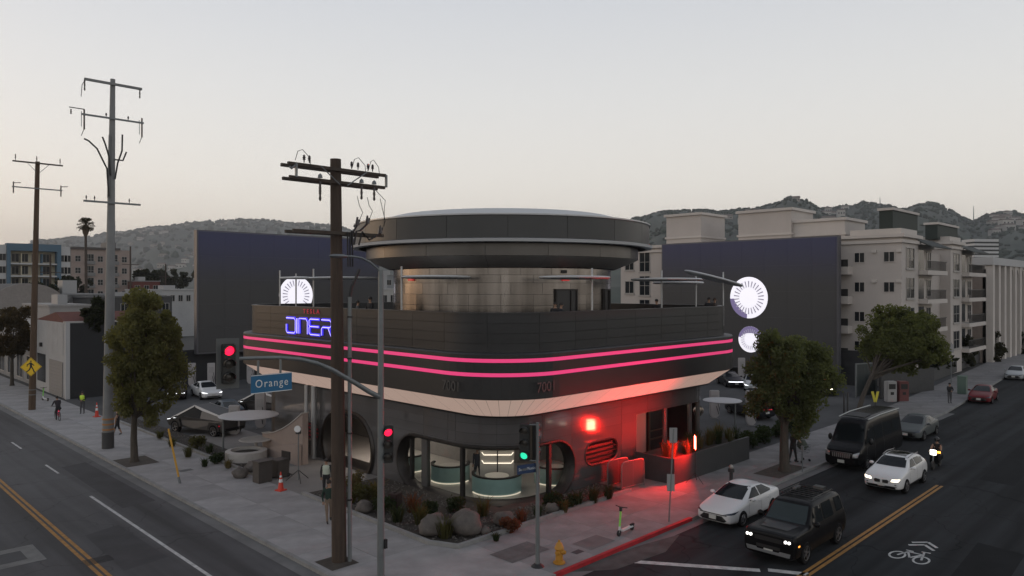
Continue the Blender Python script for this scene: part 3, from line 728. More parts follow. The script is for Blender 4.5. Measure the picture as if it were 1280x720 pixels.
# move parts under the diner's base without moving them in the world
for o in list(diner.children):
    if o.type == 'LIGHT': continue
    o.matrix_parent_inverse = diner_inv
bpy.data.objects.remove(drum)

# terrace shade canopies: oval plates on posts
M_plate = None
def canopy(name, label, post_px, top_py, c_px, c_py, half, d, base=7.71, tilt=0., m=None, group=None, sy=.55):
    c = AT(c_px, c_py, d); pp = AT(post_px, top_py, d+.1); e = empty(name, (pp.x, pp.y, base), 0, label, 'canopy', group)
    MB().lathe([(.05, 0), (.05, pp.z-base)], 10).build('post', M_sil, e, True)
    g = MB(); g.lathe([(half*.97, -.05), (half, 0), (half*.97, .05), (half*.5, .08), (0, .09)], 36, sy=sy)
    o = g.build('shade_plate', m or M_plate, e, True, auto=50); o.location = (c.x-pp.x, c.y-pp.y, c.z-base); o.rotation_euler = (R(-2.5), tilt, R(-45))
    return e
M_plate = mat('pale_plate', (.55, .56, .57), .45)
GC = 'oval shade canopies on the roof terrace'
def pxm(p, d): return p*d/F
canopy('terrace_canopy', 'oval grey plate canopy on post at left edge of steel drum wall', 502, 333, 545, 346.5, pxm(44, 37), 37, group=GC)
canopy('terrace_canopy', 'oval grey plate canopy on post before the terrace door', 740, 335, 718, 347, pxm(45, 35.5), 35.5, group=GC)
canopy('terrace_canopy', 'oval grey plate canopy beside the drum in front of apartment windows', 827, 338, 833, 349.5, pxm(45, 41), 41, group=GC)
canopy('terrace_canopy', 'white underlit oval canopy low before the dark screen', 870, 345, 848, 353.5, pxm(32, 43), 43, m=mat('white_plate', (.7, .7, .7), .5), group=GC)
canopy('terrace_canopy', 'steeply tilted oval canopy at the far end of the terrace', 904, 340, 892, 348, pxm(38, 44.5), 44.5, tilt=R(15), group=GC)
canopy('terrace_canopy', 'oval canopy with the white disc of the screen behind it', 350, 338, 373, 347.5, pxm(23, 45), 45, group=GC)
canopy('terrace_canopy', 'wide pale oval canopy behind the wooden utility pole', 392, 336, 432, 348, pxm(46, 44), 44, m=M_plate, group=GC)
p = AT(370, 342, 45.6); MB().lathe([(.045, 0), (.045, p.z-7.71)], 10, (0, 0, 0)).build('terrace_post', M_sil, None, True, loc=(p.x, p.y, 7.71))
tag(bpy.data.objects['terrace_post'], 'bare thin steel post in front of the white screen disc', 'post')
# booths inside the corner window
M_teal = mat('teal_booth', (.30, .44, .42), .45, var=.05); M_bw = mat('booth_white', (.55, .53, .50), .4)
def booth(cx, cy, r, face, label):
    e = empty('curved_booth', (cx, cy, .062), face, label, 'booth', 'curved teal booths inside the corner window')
    def wall(r0, r1, z0, z1, nm, m, a0=-2.0, a1=2.0, n=22):
        vs = []
        for i in range(n+1):
            a = a0+(a1-a0)*i/n
            for rr, z in ((r1, z0), (r1, z1), (r0, z1), (r0, z0)): vs.append((-rr*math.cos(a), rr*math.sin(a), z))
        fs = [q for i in range(n) for q in ((4*i, 4*i+1, 4*i+5, 4*i+4), (4*i+1, 4*i+2, 4*i+6, 4*i+5), (4*i+2, 4*i+3, 4*i+7, 4*i+6))]+[(0, 3, 2, 1), (4*n, 4*n+1, 4*n+2, 4*n+3)]
        return MB().add(vs, fs).build(nm, m, e, True, auto=40)
    wall(r-.07, r, .0, .84, 'back_panel', M_teal); wall(r-.12, r+.02, .845, .91, 'dark_rail', M_black)
    wall(r-.55, r-.125, .0, .46, 'seat', M_bw)
    wall(r+.0, r+.035, .04, .09, 'light_strip', emat('booth_strip', (1, .8, .6), .7), -1.2, 1.2)
    MB().lathe([(.3, 0), (.05, .03), (.05, .7), (.6, .72), (.6, .76)], 24).build('table', M_bw, e, True, auto=30)
booth(*AT(563, 360, 37.9).xy, 1.0, R(45), 'teal curved booth left of the interior column')
booth(*AT(621, 360, 35.9).xy, 1.22, R(45), 'widest teal curved booth at the middle of the corner window')
booth(*AT(692, 360, 37.6).xy, 1.0, R(60), 'teal curved booth at the right end of the corner window')
booth(*AT(508, 360, 40.2).xy, 1.1, R(30), 'teal curved booth partly behind the street signal')

# ------------------------------------------------------------------ big outdoor screens
M_scr = mat('screen_face', (.018, .019, .028), .45, var=.06, nscale=.3, emit=(.05, .055, .12), estr=.10)
M_scr = mat('screen_face_dark', (.02, .02, .021), .5, var=.06, nscale=.3, emit=(.05, .05, .055), estr=.12)
t = M_scr.node_tree; p = t.nodes['Principled BSDF']      # the picture shown: dark, going to navy along the top edge
tcs = t.nodes.new('ShaderNodeTexCoord'); sps = t.nodes.new('ShaderNodeSeparateXYZ'); mrs = t.nodes.new('ShaderNodeMapRange'); mrs.interpolation_type = 'SMOOTHSTEP'
mrs.inputs[1].default_value = 9.5; mrs.inputs[2].default_value = 16.2; mxs = t.nodes.new('ShaderNodeMix'); mxs.data_type = 'RGBA'; mxs.inputs[6].default_value = (.055, .055, .058, 1); mxs.inputs[7].default_value = (.035, .045, .20, 1)
t.links.new(tcs.outputs['Object'], sps.inputs[0]); t.links.new(sps.outputs['Z'], mrs.inputs[0]); t.links.new(mrs.outputs[0], mxs.inputs[0]); t.links.new(mxs.outputs[2], p.inputs['Emission Color']); p.inputs['Emission Strength'].default_value = .14
M_fr = mat('screen_frame', (.10, .10, .11), .5, .3)
def screen(label, o, right, nrm, w, z0, z1, disc, lower=None, posts=3):
    r = Vector(right); n = Vector(nrm); P = lambda u, z, f=0.: o+r*u+Vector((0, 0, z))+n*f
    e = empty('outdoor_screen', P(w/2, 0), 0, label, 'screen', 'large outdoor screens'); inv = Matrix.Translation(-e.location)
    b = MB().slab([P(0, z0), P(w, z0), P(w, z1), P(0, z1)], -n, .7).build('cabinet', M_fr, e)
    bc = b
    nx, nz = 8, 5
    for i in range(nx):
        for j in range(nz):
            u0, u1, a, c = .15+(w-.3)*i/nx+.006, .15+(w-.3)*(i+1)/nx-.006, z0+.15+(z1-z0-.3)*j/nz+.006, z0+.15+(z1-z0-.3)*(j+1)/nz-.006
            MB().slab([P(u0, a, .012), P(u1, a, .012), P(u1, c, .012), P(u0, c, .012)], n, .02).build('panel', M_scr, b)
    for k in range(posts): u = w*(k+.5)/posts; MB().slab([P(u-.25, 0, -.35), P(u+.25, 0, -.35), P(u+.25, z0, -.35), P(u-.25, z0, -.35)], -n, .3).build('support', M_fr, e)
    M_d = emat('screen_white', (.93, .90, 1.), .86); M_t = emat('screen_grey', (.36, .34, .42), .5)
    for (u, z, R_, cut) in disc:
        pts = [(math.cos(2*PI*i/48)*R_*.97, max(math.sin(2*PI*i/48)*R_, cut*R_)) for i in range(48)]
        f = MB().add([P(u+a, z+c, .038) for a, c in pts], [tuple(range(48))] if r.cross(Vector((0, 0, 1))).dot(n) > 0 else [tuple(range(47, -1, -1))]).build('lit_disc', M_d, e)
        for i in range(26):
            a = 2*PI*(i+.5)/26; q = []
            for rr, ww in ((.50, .022), (.80, .034)):
                for s_ in (-1, 1): q.append((R_*(rr*math.cos(a)-s_*ww*math.sin(a)), R_*(rr*math.sin(a)+s_*ww*math.cos(a))))
            if min(c for _, c in q) < cut*R_: continue
            MB().slab([P(u+q[t][0]*.97, z+q[t][1], .042) for t in (0, 2, 3, 1)], n, .004).build('tick', M_t, f)
        if cut < -.9:
            vs = []
            for i in range(13):
                a = (PI*1.02+i*PI*.45/12) if R_ > 2 else (PI*.05+i*PI*.9/12)
                for rr in (1.0, (.80-.1*math.sin(PI*i/12) if R_ > 2 else .82-.35*math.sin(PI*i/12))): vs.append(P(u+.97*rr*R_*math.cos(a), z+rr*R_*math.sin(a), .044))
            MB().add(vs, [(2*i, 2*i+1, 2*i+3, 2*i+2) for i in range(12)]).build('lit_shadow', emat('screen_violet', (.16, .13, .26), .7), f)
    for o_ in e.children: o_.matrix_parent_inverse = inv
    return e
SY = 76.; xl, xr = AYX(246, SY), AYX(474, SY); dl = dep((xl, SY))
zt_, zb_ = ZP(287, dl), ZP(443, dl); xc = AYX(370, SY); dcc = dep((xc, SY)); Rk = 1.9
screen('huge dark screen showing a white half disc behind the diner sign', Vector((xl, SY, 0)), (1, 0, 0), (0, -1, 0), xr-xl, zb_, zt_, [(xc-xl, ZP(369, dcc), 2.15, -.5)])
SX = 76.; yr, yl = AXY(1048, SX), AXY(827, SX); dr_ = dep((SX, yr)); yc = AXY(936, SX); dc2 = dep((SX, yc))
# right direction seen from the street runs towards -Y
screen('huge dark screen with a white rayed disc before the beige apartments', Vector((SX, yl, 0)), (0, -1, 0), (-1, 0, 0), yl-yr, ZP(470, dr_), ZP(294, dr_),
       [(yl-yc, ZP(372, dc2), 2.3, -1.1), (yl-AXY(938, SX), ZP(424, dc2), 1.45, -1.1)])
# ------------------------------------------------------------------ utility poles
M_wood = mat('weathered_wood_pole', (.055, .038, .028), .9, var=.35, nscale=2.5, streak=(3, 3, .25), bump=.4)
M_wood2 = mat('brown_wood_pole', (.085, .055, .035), .9, var=.3, nscale=2.5, streak=(3, 3, .25), bump=.4)
M_gpole = mat('grey_steel_pole', (.19, .195, .195), .6, .1, var=.12, nscale=1.2)
M_arm = mat('crossarm_wood', (.06, .048, .038), .9, var=.3, nscale=4)
M_galv = mat('galvanised', (.17, .185, .19), .5, .4, var=.12, nscale=1.5)
M_ins = mat('porcelain_brown', (.04, .03, .03), .35)
M_rub = mat('black_rubber', (.014, .014, .015), .6)
def insul(p, parent, h=.28, r=.06, m=None):
    MB().lathe([(.02, 0), (.02, h*.3), (r, h*.35), (r*.6, h*.5), (r, h*.6), (r*.6, h*.75), (r*.8, h*.85), (.0, h)], 8, p).build('insulator', m or M_ins, parent, True, auto=50)
def drop(p, parent, l=.45, dx=-.1):
    MB().lathe([(.02, -l), (.05, -l*.9), (.035, -l*.7), (.05, -l*.5), (.035, -l*.3), (.05, -l*.1), (.02, 0)], 8, p).build('insulator', M_ins, parent, True, auto=50)
def cable(pts, parent, r=.018, nm='jumper_cable', m=None): MB().tube(pts, r, 5).build(nm, m or M_rub, parent, True)
# wooden pole at the corner
p = G(424, 701, .13); tp = AT(419.5, 199, dep(p)); h = tp.z-.13; lean = tp-p
P2 = empty('utility_pole', p, 0, 'dark wooden utility pole with double crossarms at the street corner', 'utility pole')
q2 = lambda z: Vector((lean.x*z/h, lean.y*z/h, z))
MB().tube([q2(-.1), q2(h*.35), q2(h*.7), q2(h)], [.27, .245, .22, .195], 16).build('shaft', M_wood, P2, True)
def arm(parent, c, half, dy=0., sec=.12, nm='crossarm', m=None, axis=(1, 0, 0), dz=0.):
    a = Vector(axis).normalized(); c = Vector(c); s_ = Vector((-a.y, a.x, 0))
    pts = [c-a*half+Vector((0, dy, 0)), c+a*half+Vector((0, dy, dz))]
    g = MB(); A, B = pts; hs = sec/2
    g.slab([A+s_*hs+Vector((0, 0, -hs)), B+s_*hs+Vector((0, 0, -hs)), B+s_*hs+Vector((0, 0, hs)), A+s_*hs+Vector((0, 0, hs))], -s_, sec)
    return g.build(nm, m or M_arm, parent)
zA, zB, zC = ZP(213, dep(p))-.13, ZP(229, dep(p))-.13, ZP(292, dep(p))-.13
for z, hl in ((zA, 2.0), (zB, 1.95)):
    for dy in (-.24, .24): arm(P2, q2(z), hl, dy, .11)
for dy in (-.27, .27): arm(P2, q2(zC)+Vector((0, 0, 0)), 1.85, dy, .11)
for x in (-1.85, 1.85): MB().bb((x-.03, -.33, zB), (x+.03, -.24, zA)).build('brace', M_galv, P2)
for sx in (-1, 1):
    MB().tube([(sx*.95, -.36, zA), (sx*.15, -.3, zB-.1)], .022, 5).build('brace', M_galv, P2)
for x in (-1.55, -1.35, .35, .62, 1.05, 1.25): insul((x, -.27, zA+.065), P2)
for x in (-.95, .75, 1.3):
    drop((x, -.3, zB-.05), P2, .5); MB().lathe([(.0, .16), (.07, .1), (.09, 0)], 8, (x, -.3, zB+.06)).build('cutout_cap', M_galv, P2, True)
for x0, x1 in ((-1.9, -1.35), (.35, .9), (1.05, 1.5)):
    cable([(x0, -.3, zA+.1), (x0+.1, -.3, zA+.42), ((x0+x1)/2, -.3, zA+.5), (x1, -.3, zA+.25), (x1+.05, -.3, zA-.1)], P2, .012)
MB().tube([(-1.9, -.3, zA-.08), (-2.05, -.32, zA-.2), (-2.12, -.32, zA-.14)], .035, 6).build('hook', M_galv, P2)
for x, z in ((.55, ZP(277, 25)), (.98, ZP(274, 25)), (1.55, ZP(286, 25))):     # potheads on stand-off brackets
    z -= .13
    MB().tube([(x*.35+.1, -.28, zC-.4), (x*.45+.1, -.28, zC+.1), (x*.7, -.3, z-.25), (x, -.3, z), (x+.12, -.3, z+.22)], .035, 6).build('riser_cable', M_rub, P2, True)
    MB().lathe([(.09, 0), (.03, .3)], 8, (x+.02, -.3, z+.02)).build('pothead', M_ins, P2, True)
    cable([(x+.12, -.3, z+.22), (x+.25, -.3, z+.5), (x+.1, -.3, zB-.75), (x+.02, -.3, zB-.45)], P2, .012)
cable([(x+.2, -.3, z+.3), (1.75, -.3, zC+1.0), (1.8, -.3, zB-.5), (1.3, -.3, zB-.1)], P2, .012)
drop((-.95, -.3, zB-.05), P2, .7)
for x in (.14, .24, .34): MB().tube([(x+.02, -.33, zC-1.2), (x, -.33, zC+.05)], .03, 5).build('riser_cable', M_rub, P2, True)
MB().tube([(.25, -.30, -.05), (.235, -.32, 9.55)], .075, 10).build('conduit', M_galv, P2, True)
MB().tube([(.235, -.32, 9.5), (.3, -.34, 9.9), (.5, -.36, 10.3), (.62, -.36, 10.55)], .05, 6).build('riser_cable', M_rub, P2, True)
for z in (2.2, 4.6, 7.3, 8.8): MB().lathe([(.10, 0), (.10, .06)], 10, (.245, -.31, z)).build('conduit_clamp', M_black, P2)
# tall grey pole on the boulevard
p = G(135, 560, .13); d = dep(p); tp = AT(141, 99, d); h = tp.z-.13; lean = tp-p
P1 = empty('steel_utility_pole', p, 0, 'tall grey utility pole with orange bands beside the boulevard tree', 'utility pole')
q1 = lambda z: Vector((lean.x*z/h, lean.y*z/h, z))
MB().tube([q1(-.1), q1(h*.5), q1(h)], [.33, .25, .14], 16).build('shaft', M_gpole, P1, True)
MB().lathe([(.345, 0), (.34, 1.0)], 16, q1(0)).build('base_sleeve', mat('dark_sleeve', (.05, .05, .05), .8), P1, True)
for k in range(3): MB().lathe([(.335, 0), (.335, .10)], 16, q1(1.12+k*.32)).build('orange_band', mat('orange_tape', (.35, .16, .05), .7), P1, True)
zz = lambda py: ZP(py, d)-.13
arm(P1, q1(zz(106)), 1.62, -.2, .14, m=M_gpole); arm(P1, q1(zz(149)), 1.75, -.2, .10, m=M_galv); arm(P1, q1(zz(254)), 1.6, -.28, .11, m=M_galv)
o = q1(zz(106)); drop(o+Vector((-1.6, -.2, 0)), P1, .7); drop(o+Vector((1.5, -.2, 0)), P1, .6)
cable([o+Vector((-1.6, -.2, -.1)), o+Vector((-1.75, -.25, -.4)), o+Vector((-1.8, -.25, -1.1))], P1, .02)
o = q1(zz(149))
for x in (-1.6, 1.65):
    MB().tube([o+Vector((x, -.2, .3)), o+Vector((x, -.2, -.9))], .05, 6).build('cutout', M_ins, P1, True)
    MB().tube([o+Vector((x-.15, -.2, .15)), o+Vector((x-.15, -.2, -.75))], .02, 5).build('fuse_tube', M_galv, P1)
    cable([o+Vector((x, -.2, -.85)), o+Vector((x-.15, -.2, -1.3))], P1, .02)
drop(o+Vector((-2.3, -.2, .2)), P1, .3); cable([o+Vector((-2.4, -.2, .3)), o+Vector((-1.6, -.2, .3))], P1, .03)
for x in (-.4, .85): insul(o+Vector((x, -.2, .05)), P1, .25)
o = q1(zz(200))
for pts in (((-.25, -2.3), (-.35, -.6), (-.9, .55), (-1.35, .95), (-1.6, 1.05)), ((-.15, -1), (-.25, .2), (-.45, .9), (-.6, 1.3)), ((.1, -1.2), (.25, -.2), (.5, .6), (.52, 1.6)), ((.1, 0), (.55, 0), (.75, .55))):
    MB().tube([o+Vector((x, -.28, z)) for x, z in pts], .05, 6).build('pothead_cable', M_rub, P1, True)
o = q1(zz(254))
for x in (-1.45, -1.0, .95): insul(o+Vector((x, -.28, .05)), P1, .3, .05)
MB().tube([q1(zz(248))+Vector((-.24, -.22, 0)), q1(zz(170))+Vector((-.2, -.2, 0))], .06, 6).build('conduit', M_gpole, P1)
# brown pole further along
p = G(40, 512, .13); d = dep(p); tp = AT(47, 202, d); h = tp.z-.13; lean = tp-p
P0 = empty('utility_pole', p, 0, 'brown wooden utility pole carrying the yellow crossing sign', 'utility pole')
q0 = lambda z: Vector((lean.x*z/h, lean.y*z/h, z))
MB().tube([q0(-.1), q0(h*.5), q0(h)], [.26, .22, .16], 14).build('shaft', M_wood2, P0, True)
zz = lambda py: ZP(py, d)-.13
arm(P0, q0(zz(204.5)), 1.75, -.2, .11); arm(P0, q0(zz(236)), 1.75, -.2, .09, m=M_galv)
o = q0(zz(204.5))
for x in (-1.55, -.1, 1.55): insul(o+Vector((x, -.2, .05)), P0, .55, .05)
for sx in (-1, 1): MB().tube([o+Vector((sx*.8, -.22, 0)), o+Vector((sx*.1, -.22, -.75))], .02, 5).build('brace', M_galv, P0)
o = q0(zz(236))
for x in (-1.65, 1.65):
    MB().tube([o+Vector((x, -.2, .4)), o+Vector((x, -.2, -.5))], .05, 6).build('cutout', M_ins, P0, True); cable([o+Vector((x, -.2, .3)), o+Vector((x+.5, -.25, .35))], P0, .03)
for z in (1.2, 1.6): MB().lathe([(.275, 0), (.275, .06)], 14, q0(z)).build('steel_band', M_galv, P0)
# crossing sign on that pole
c = p+q0(ZP(458, d)-.13)+Vector((-.2, -.3, 0)); n_ = Vector((-.45, -.89, 0)).normalized(); r_ = Vector((n_.y, -n_.x, 0))*-1
r_ = Vector((-n_.y, n_.x, 0)); u_ = Vector((0, 0, 1)); w = .76
sg = MB().slab([c+r_*w, c-u_*w, c-r_*w, c+u_*w], n_, .02).build('crossing_sign', mat('sign_yellow', (.80, .52, .02), .5), None); sg.data.transform(Matrix.Translation(-c)); sg.location = c
tag(sg, 'yellow diamond crossing sign with black walking figure on pole', 'road sign')
fig = [((-.02, .38), (.07, .45), (.02, .53), (-.07, .47)), ((-.1, .36), (.06, .36), (.10, -.02), (-.06, -.02)), ((-.08, .33), (-.3, .2), (-.27, .13), (-.06, .24)), ((-.27, .2), (-.3, .02), (-.24, .02), (-.22, .16)),
       ((.05, .33), (.25, .12), (.2, .07), (.03, .23)), ((-.06, 0), (.05, 0), (-.08, -.27), (-.3, -.45), (-.35, -.38), (-.16, -.22)), ((.0, 0), (.1, 0), (.2, -.2), (.3, -.46), (.2, -.46), (.12, -.22))]
g = MB()
for poly in fig: g.slab([n_*.022+r_*a+u_*b for a, b in poly], n_, .004)
g.build('walking_figure', M_black, sg)
bd = MB()
for k in range(4):
    A = [r_*w, u_*w, -r_*w, -u_*w]; a, b = A[k], A[(k+1) % 4]; bd.slab([a*.95, b*.95, b*.92, a*.92], n_, .0225)
bd.build('border', M_black, sg)
# distant thin wooden poles
for px, top, bot, d, lab in ((163, 308, 365, 150, 'thin dark pole beside the beige apartment block'), (207, 330, 362, 190, 'short dark pole in front of the low white building'), (63, 318, 380, 130, 'dark pole before the blue-framed apartment block')):
    c = AT(px, 360, d); z0, z1 = 0, ZP(top, d); e = empty('distant_pole', (c.x, c.y, 0), 0, lab, 'utility pole', 'thin poles in the distance')
    MB().tube([(0, 0, 0), (0, 0, z1)], [.2, .15], 8).build('shaft', M_wood, e); MB().bb((-1.6, -.06, z1*.8-.06), (1.6, .06, z1*.8+.06)).build('crossarm', M_wood, e)

# ------------------------------------------------------------------ traffic signals
M_shell = mat('signal_black', (.016, .017, .017), .5); M_off = mat('dark_lens', (.05, .045, .04), .3)
def signal_head(parent, loc, rz, lit, back=False, h=1.08, nm='signal_head'):
    """three lenses; faces local -Y"""
    e = empty(nm, loc, rz); e.parent = parent
    hd = MB().box((0, 0, 0), (.36, .20, h)).build('housing', M_shell, e, bevel=.03)
    if back: MB().box((0, .06, 0), (.62, .02, h+.3)).build('backplate', mat('backplate', (.09, .095, .095), .6), e)
    for k, z in enumerate((h/3, 0, -h/3)):
        col = ((1, .01, .05), (1, .5, .05), (.03, .85, .45))[k]; on = lit == k
        MB().lathe([(.0, -.03), (.09, -.02), (.135, 0)], 20, (0, -.105, z), axis='y').build('lens', emat('lit_lens_%d' % k, col, 2.2 if k == 0 else 1.0) if on else M_off, hd, True)
        vs = []; n = 14
        for i in range(n+1):
            a = -.35+(PI+.7)*i/n
            for y_ in (-.10, -.34+.08*(1-math.sin(max(0, min(PI, a))))): vs.append((.155*math.cos(a), y_, z+.155*math.sin(a)))
        g = MB().add(vs, [(2*i, 2*i+2, 2*i+3, 2*i+1) for i in range(n)]); o = g.build('visor', M_shell, hd, True); md = o.modifiers.new('s', 'SOLIDIFY'); md.thickness = .012
    return e
mp = AT(476, 360, 24.4); mx_, my_ = mp.x, mp.y
mast = empty('signal_mast', (mx_, my_, .13), 0, 'grey mast with street lamp, curved signal arm and red lights', 'traffic signal')
topz = ZP(337, 24.4)-.13
MB().tube([(0, 0, -.1), (0, 0, topz)], [.125, .085], 14).build('shaft', M_galv, mast, True)
MB().lathe([(.2, 0), (.2, .1), (.14, .3)], 14).build('base', M_galv, mast)
az = ZP(496, 24.4)-.13
arm_pts = []
for px, py in ((476, 497), (462, 490), (446, 480), (432, 472), (415, 462), (396, 454), (375, 449), (350, 447), (320, 447.5), (292, 448.5)):
    t = (px-640)/F; d = S2*my_/(1-t); x = (d+t*d)/S2; arm_pts.append(Vector((x-mx_, 0, ZP(py, d)-.13)))
MB().tube(arm_pts, [.085-.004*i for i in range(len(arm_pts))], 10).build('signal_arm', M_galv, mast, True)
e_ = arm_pts[-1]
signal_head(mast, e_+Vector((-.18, -.06, -.12)), R(-12), 0, True, 1.12)
signal_head(mast, (.24, -.05, ZP(556, 24.4)-.13), R(-28), 0, False, 1.25)
MB().bb((0, -.03, ZP(535, 24.4)-.13), (.2, .03, ZP(533, 24.4)-.13)).build('bracket', M_galv, mast); MB().bb((0, -.03, ZP(578, 24.4)-.13), (.2, .03, ZP(576, 24.4)-.13)).build('bracket', M_galv, mast)
lamp = []
for px, py in ((476, 341), (472, 336), (463, 328), (452, 322.5), (440, 320.5), (430, 320.5)):
    t = (px-640)/F; d = S2*my_/(1-t); x = (d+t*d)/S2; lamp.append((x-mx_, 0, ZP(py, d)-.13))
MB().tube(lamp, .035, 8).build('lamp_arm', M_galv, mast, True)
MB().ball((lamp[-1][0]-.2, 0, lamp[-1][2]), (.36, .13, .07), 12, 6).build('lamp_head', M_galv, mast, True)
MB().box((.1, -.12, 1.35), (.1, .1, .3)).build('push_button', M_black, mast)
# street-name sign hung from the arm
def yx(px): t = (px-640)/F; d = S2*my_/(1-t); return (d+t*d)/S2-mx_, d
x0, d0 = yx(313); x1, d1_ = yx(364); zc = ZP(478.5, (d0+d1_)/2)-.13; hh = .27
ns = empty('street_name_sign', (mx_+(x0+x1)/2, my_-.03, zc+.13), 0, 'blue street sign reading Orange hung from the signal arm', 'street sign'); hw = (x1-x0)/2
bd = MB().box((0, 0, 0), (2*hw, .025, 2*hh)).build('sign_plate', mat('sign_blue', (.012, .115, .24), .45), ns)
M_sw = mat('sign_white', (.62, .64, .64), .5)
put_text('lettering', 'Orange', .33, M_sw, ns, (0, -.018, .0), (1, 0, 0), extr=.004, sx=.88, sp=1.22)
for z in (hh-.012, -hh+.012): MB().box((0, -.015, z), (2*hw, .01, .02)).build('border', M_sw, bd)
for x in (-.42, .28): MB().bb((x-.03, -.01, hh), (x+.03, .02, hh+.42)).build('hanger', M_galv, ns)
# second signal post on the side-street corner
p = G(672, 708, .13); d = dep(p)
sp = empty('signal_post', p, 0, 'slim grey post with green signal and small blue street sign', 'traffic signal')
MB().tube([(0, 0, -.05), (0, 0, ZP(528, d)-.13)], [.085, .06], 12).build('shaft', M_galv, sp, True)
MB().lathe([(.24, 0), (.2, .04), (.12, .1)], 14).build('base', M_black, sp)
c = AT(656, 553, d)-p; signal_head(sp, (c.x, c.y, c.z), R(-58), 2, False, 1.3)
c2 = AT(667, 553, d)-p; signal_head(sp, (c2.x+.15, c2.y+.2, c2.z), R(75), None, False, 1.3)
MB().tube([(0, 0, ZP(531, d)-.13), (c.x, c.y, ZP(531, d)-.13)], .025, 6).build('bracket', M_galv, sp)
MB().tube([(0, 0, ZP(576, d)-.13), (c.x, c.y, ZP(576, d)-.13)], .025, 6).build('bracket', M_galv, sp)
a, b = AT(647, 583, d-.3), AT(671, 588.5, d+.1)
ct = (a+b)/2; rt = (b-a); rt.z = 0; rt.normalize(); nn_ = rt.cross(Vector((0, 0, 1)))
s2 = MB().slab([Vector(v) for v in (rt*-.42+Vector((0, 0, -.16)), rt*.42+Vector((0, 0, -.16)), rt*.42+Vector((0, 0, .16)), rt*-.42+Vector((0, 0, .16)))], nn_, .02).build('street_name_sign', mat('sign_navy', (.02, .045, .11), .45), None, loc=ct)
tag(s2, 'small blue Santa Monica street sign below the green signal', 'street sign')
put_text('lettering', 'Santa Monica', .15, M_sw, s2, nn_*.022, rt, extr=.003, sx=.92)
MB().box((0, 0, 0), (.5, .05, .06), 0).build('sign_bracket', M_galv, s2)

# ------------------------------------------------------------------ smaller street furniture
# fire hydrant
p = G(699, 704, .13); e = empty('fire_hydrant', p, R(20), 'yellow fire hydrant on the pavement by the red kerb', 'hydrant'); M_hy = mat('hydrant_yellow', (.42, .20, .02), .5, var=.15)
MB().lathe([(.2, 0), (.2, .06), (.14, .08), (.13, .5), (.17, .52), (.17, .57), (.15, .6), (.1, .72), (.04, .77), (.04, .83), (0, .83)], 18).build('barrel', M_hy, e, True, auto=35)
for a in (0, PI/2, PI): o = MB().lathe([(.085, .1), (.085, .2), (.06, .2), (.06, .25), (0, .25)], 12, axis='y').build('outlet_cap', M_hy, e, True, auto=35); o.location = (0, 0, .42); o.rotation_euler = (0, 0, a+PI/2)
MB().lathe([(.22, 0), (.22, .035)], 18, (0, 0, .02)).build('flange', M_hy, e)
# parking meter / standpipe
p = G(914, 606, .13); e = empty('standpipe', p, 0, 'short dark standpipe with pale cap by the planter wall', 'standpipe')
MB().lathe([(.09, 0), (.09, .62), (.16, .66), (.16, .8), (.1, .84)], 14).build('pipe', mat('pipe_dark', (.03, .03, .032), .5), e, True, auto=35)
MB().lathe([(.11, .84), (.12, .9), (.06, 1.0), (0, 1.02)], 14).build('cap', mat('pipe_cap', (.32, .30, .27), .4, .4), e, True, auto=35)
# kerbside parking sign
p = G(836, 652, .13); tp = AT(842, 536, dep(p)); e = empty('parking_sign', p, 0, 'thin leaning parking sign post with two pale plates', 'road sign')
lv = tp-p; MB().tube([(0, 0, -.05), lv], .03, 8).build('post', M_galv, e)
for f_, hh in ((.93, .32), (.42, .36)):
    c = lv*f_; g = MB(); rr = Vector((.64, -.77, 0)); g.slab([c+rr*-.16+Vector((0, 0, -hh)), c+rr*.16+Vector((0, 0, -hh)), c+rr*.16+Vector((0, 0, hh)), c+rr*-.16+Vector((0, 0, hh))], (-.77, -.64, 0), .015)
    g.build('sign_plate', mat('plate_grey', (.26, .26, .26), .5), e)
# red film light on stand, pointed at the steel wall
p = G(869, 603, .13); e = empty('light_stand', p, 0, 'thin light stand holding a glowing red lamp panel', 'lamp')
pz = ZP(553, dep(p))-.13
MB().tube([(0, 0, .3), (0, 0, pz)], .018, 6).build('pole', M_black, e)
for k in range(3): a = 2*PI*k/3+.4; MB().tube([(0, 0, .5), (.5*math.cos(a), .5*math.sin(a), .0)], .014, 5).build('leg', M_black, e)
nL = Vector((-.62, .78, .02)).normalized(); rL = Vector((-nL.y, nL.x, 0)).normalized()
hb = MB().slab([Vector((0, 0, pz))+rL*a+Vector((0, 0, b)) for a, b in ((-.25, -.33), (.25, -.33), (.25, .33), (-.25, .33))], -nL, .05).build('lamp_body', M_black, e)
MB().slab([Vector((0, 0, pz))+nL*.004+rL*a+Vector((0, 0, b)) for a, b in ((-.23, -.31), (.23, -.31), (.23, .31), (-.23, .31))], nL, .006).build('lamp_panel', emat('red_led', (1., .011, .006), 800.), hb)
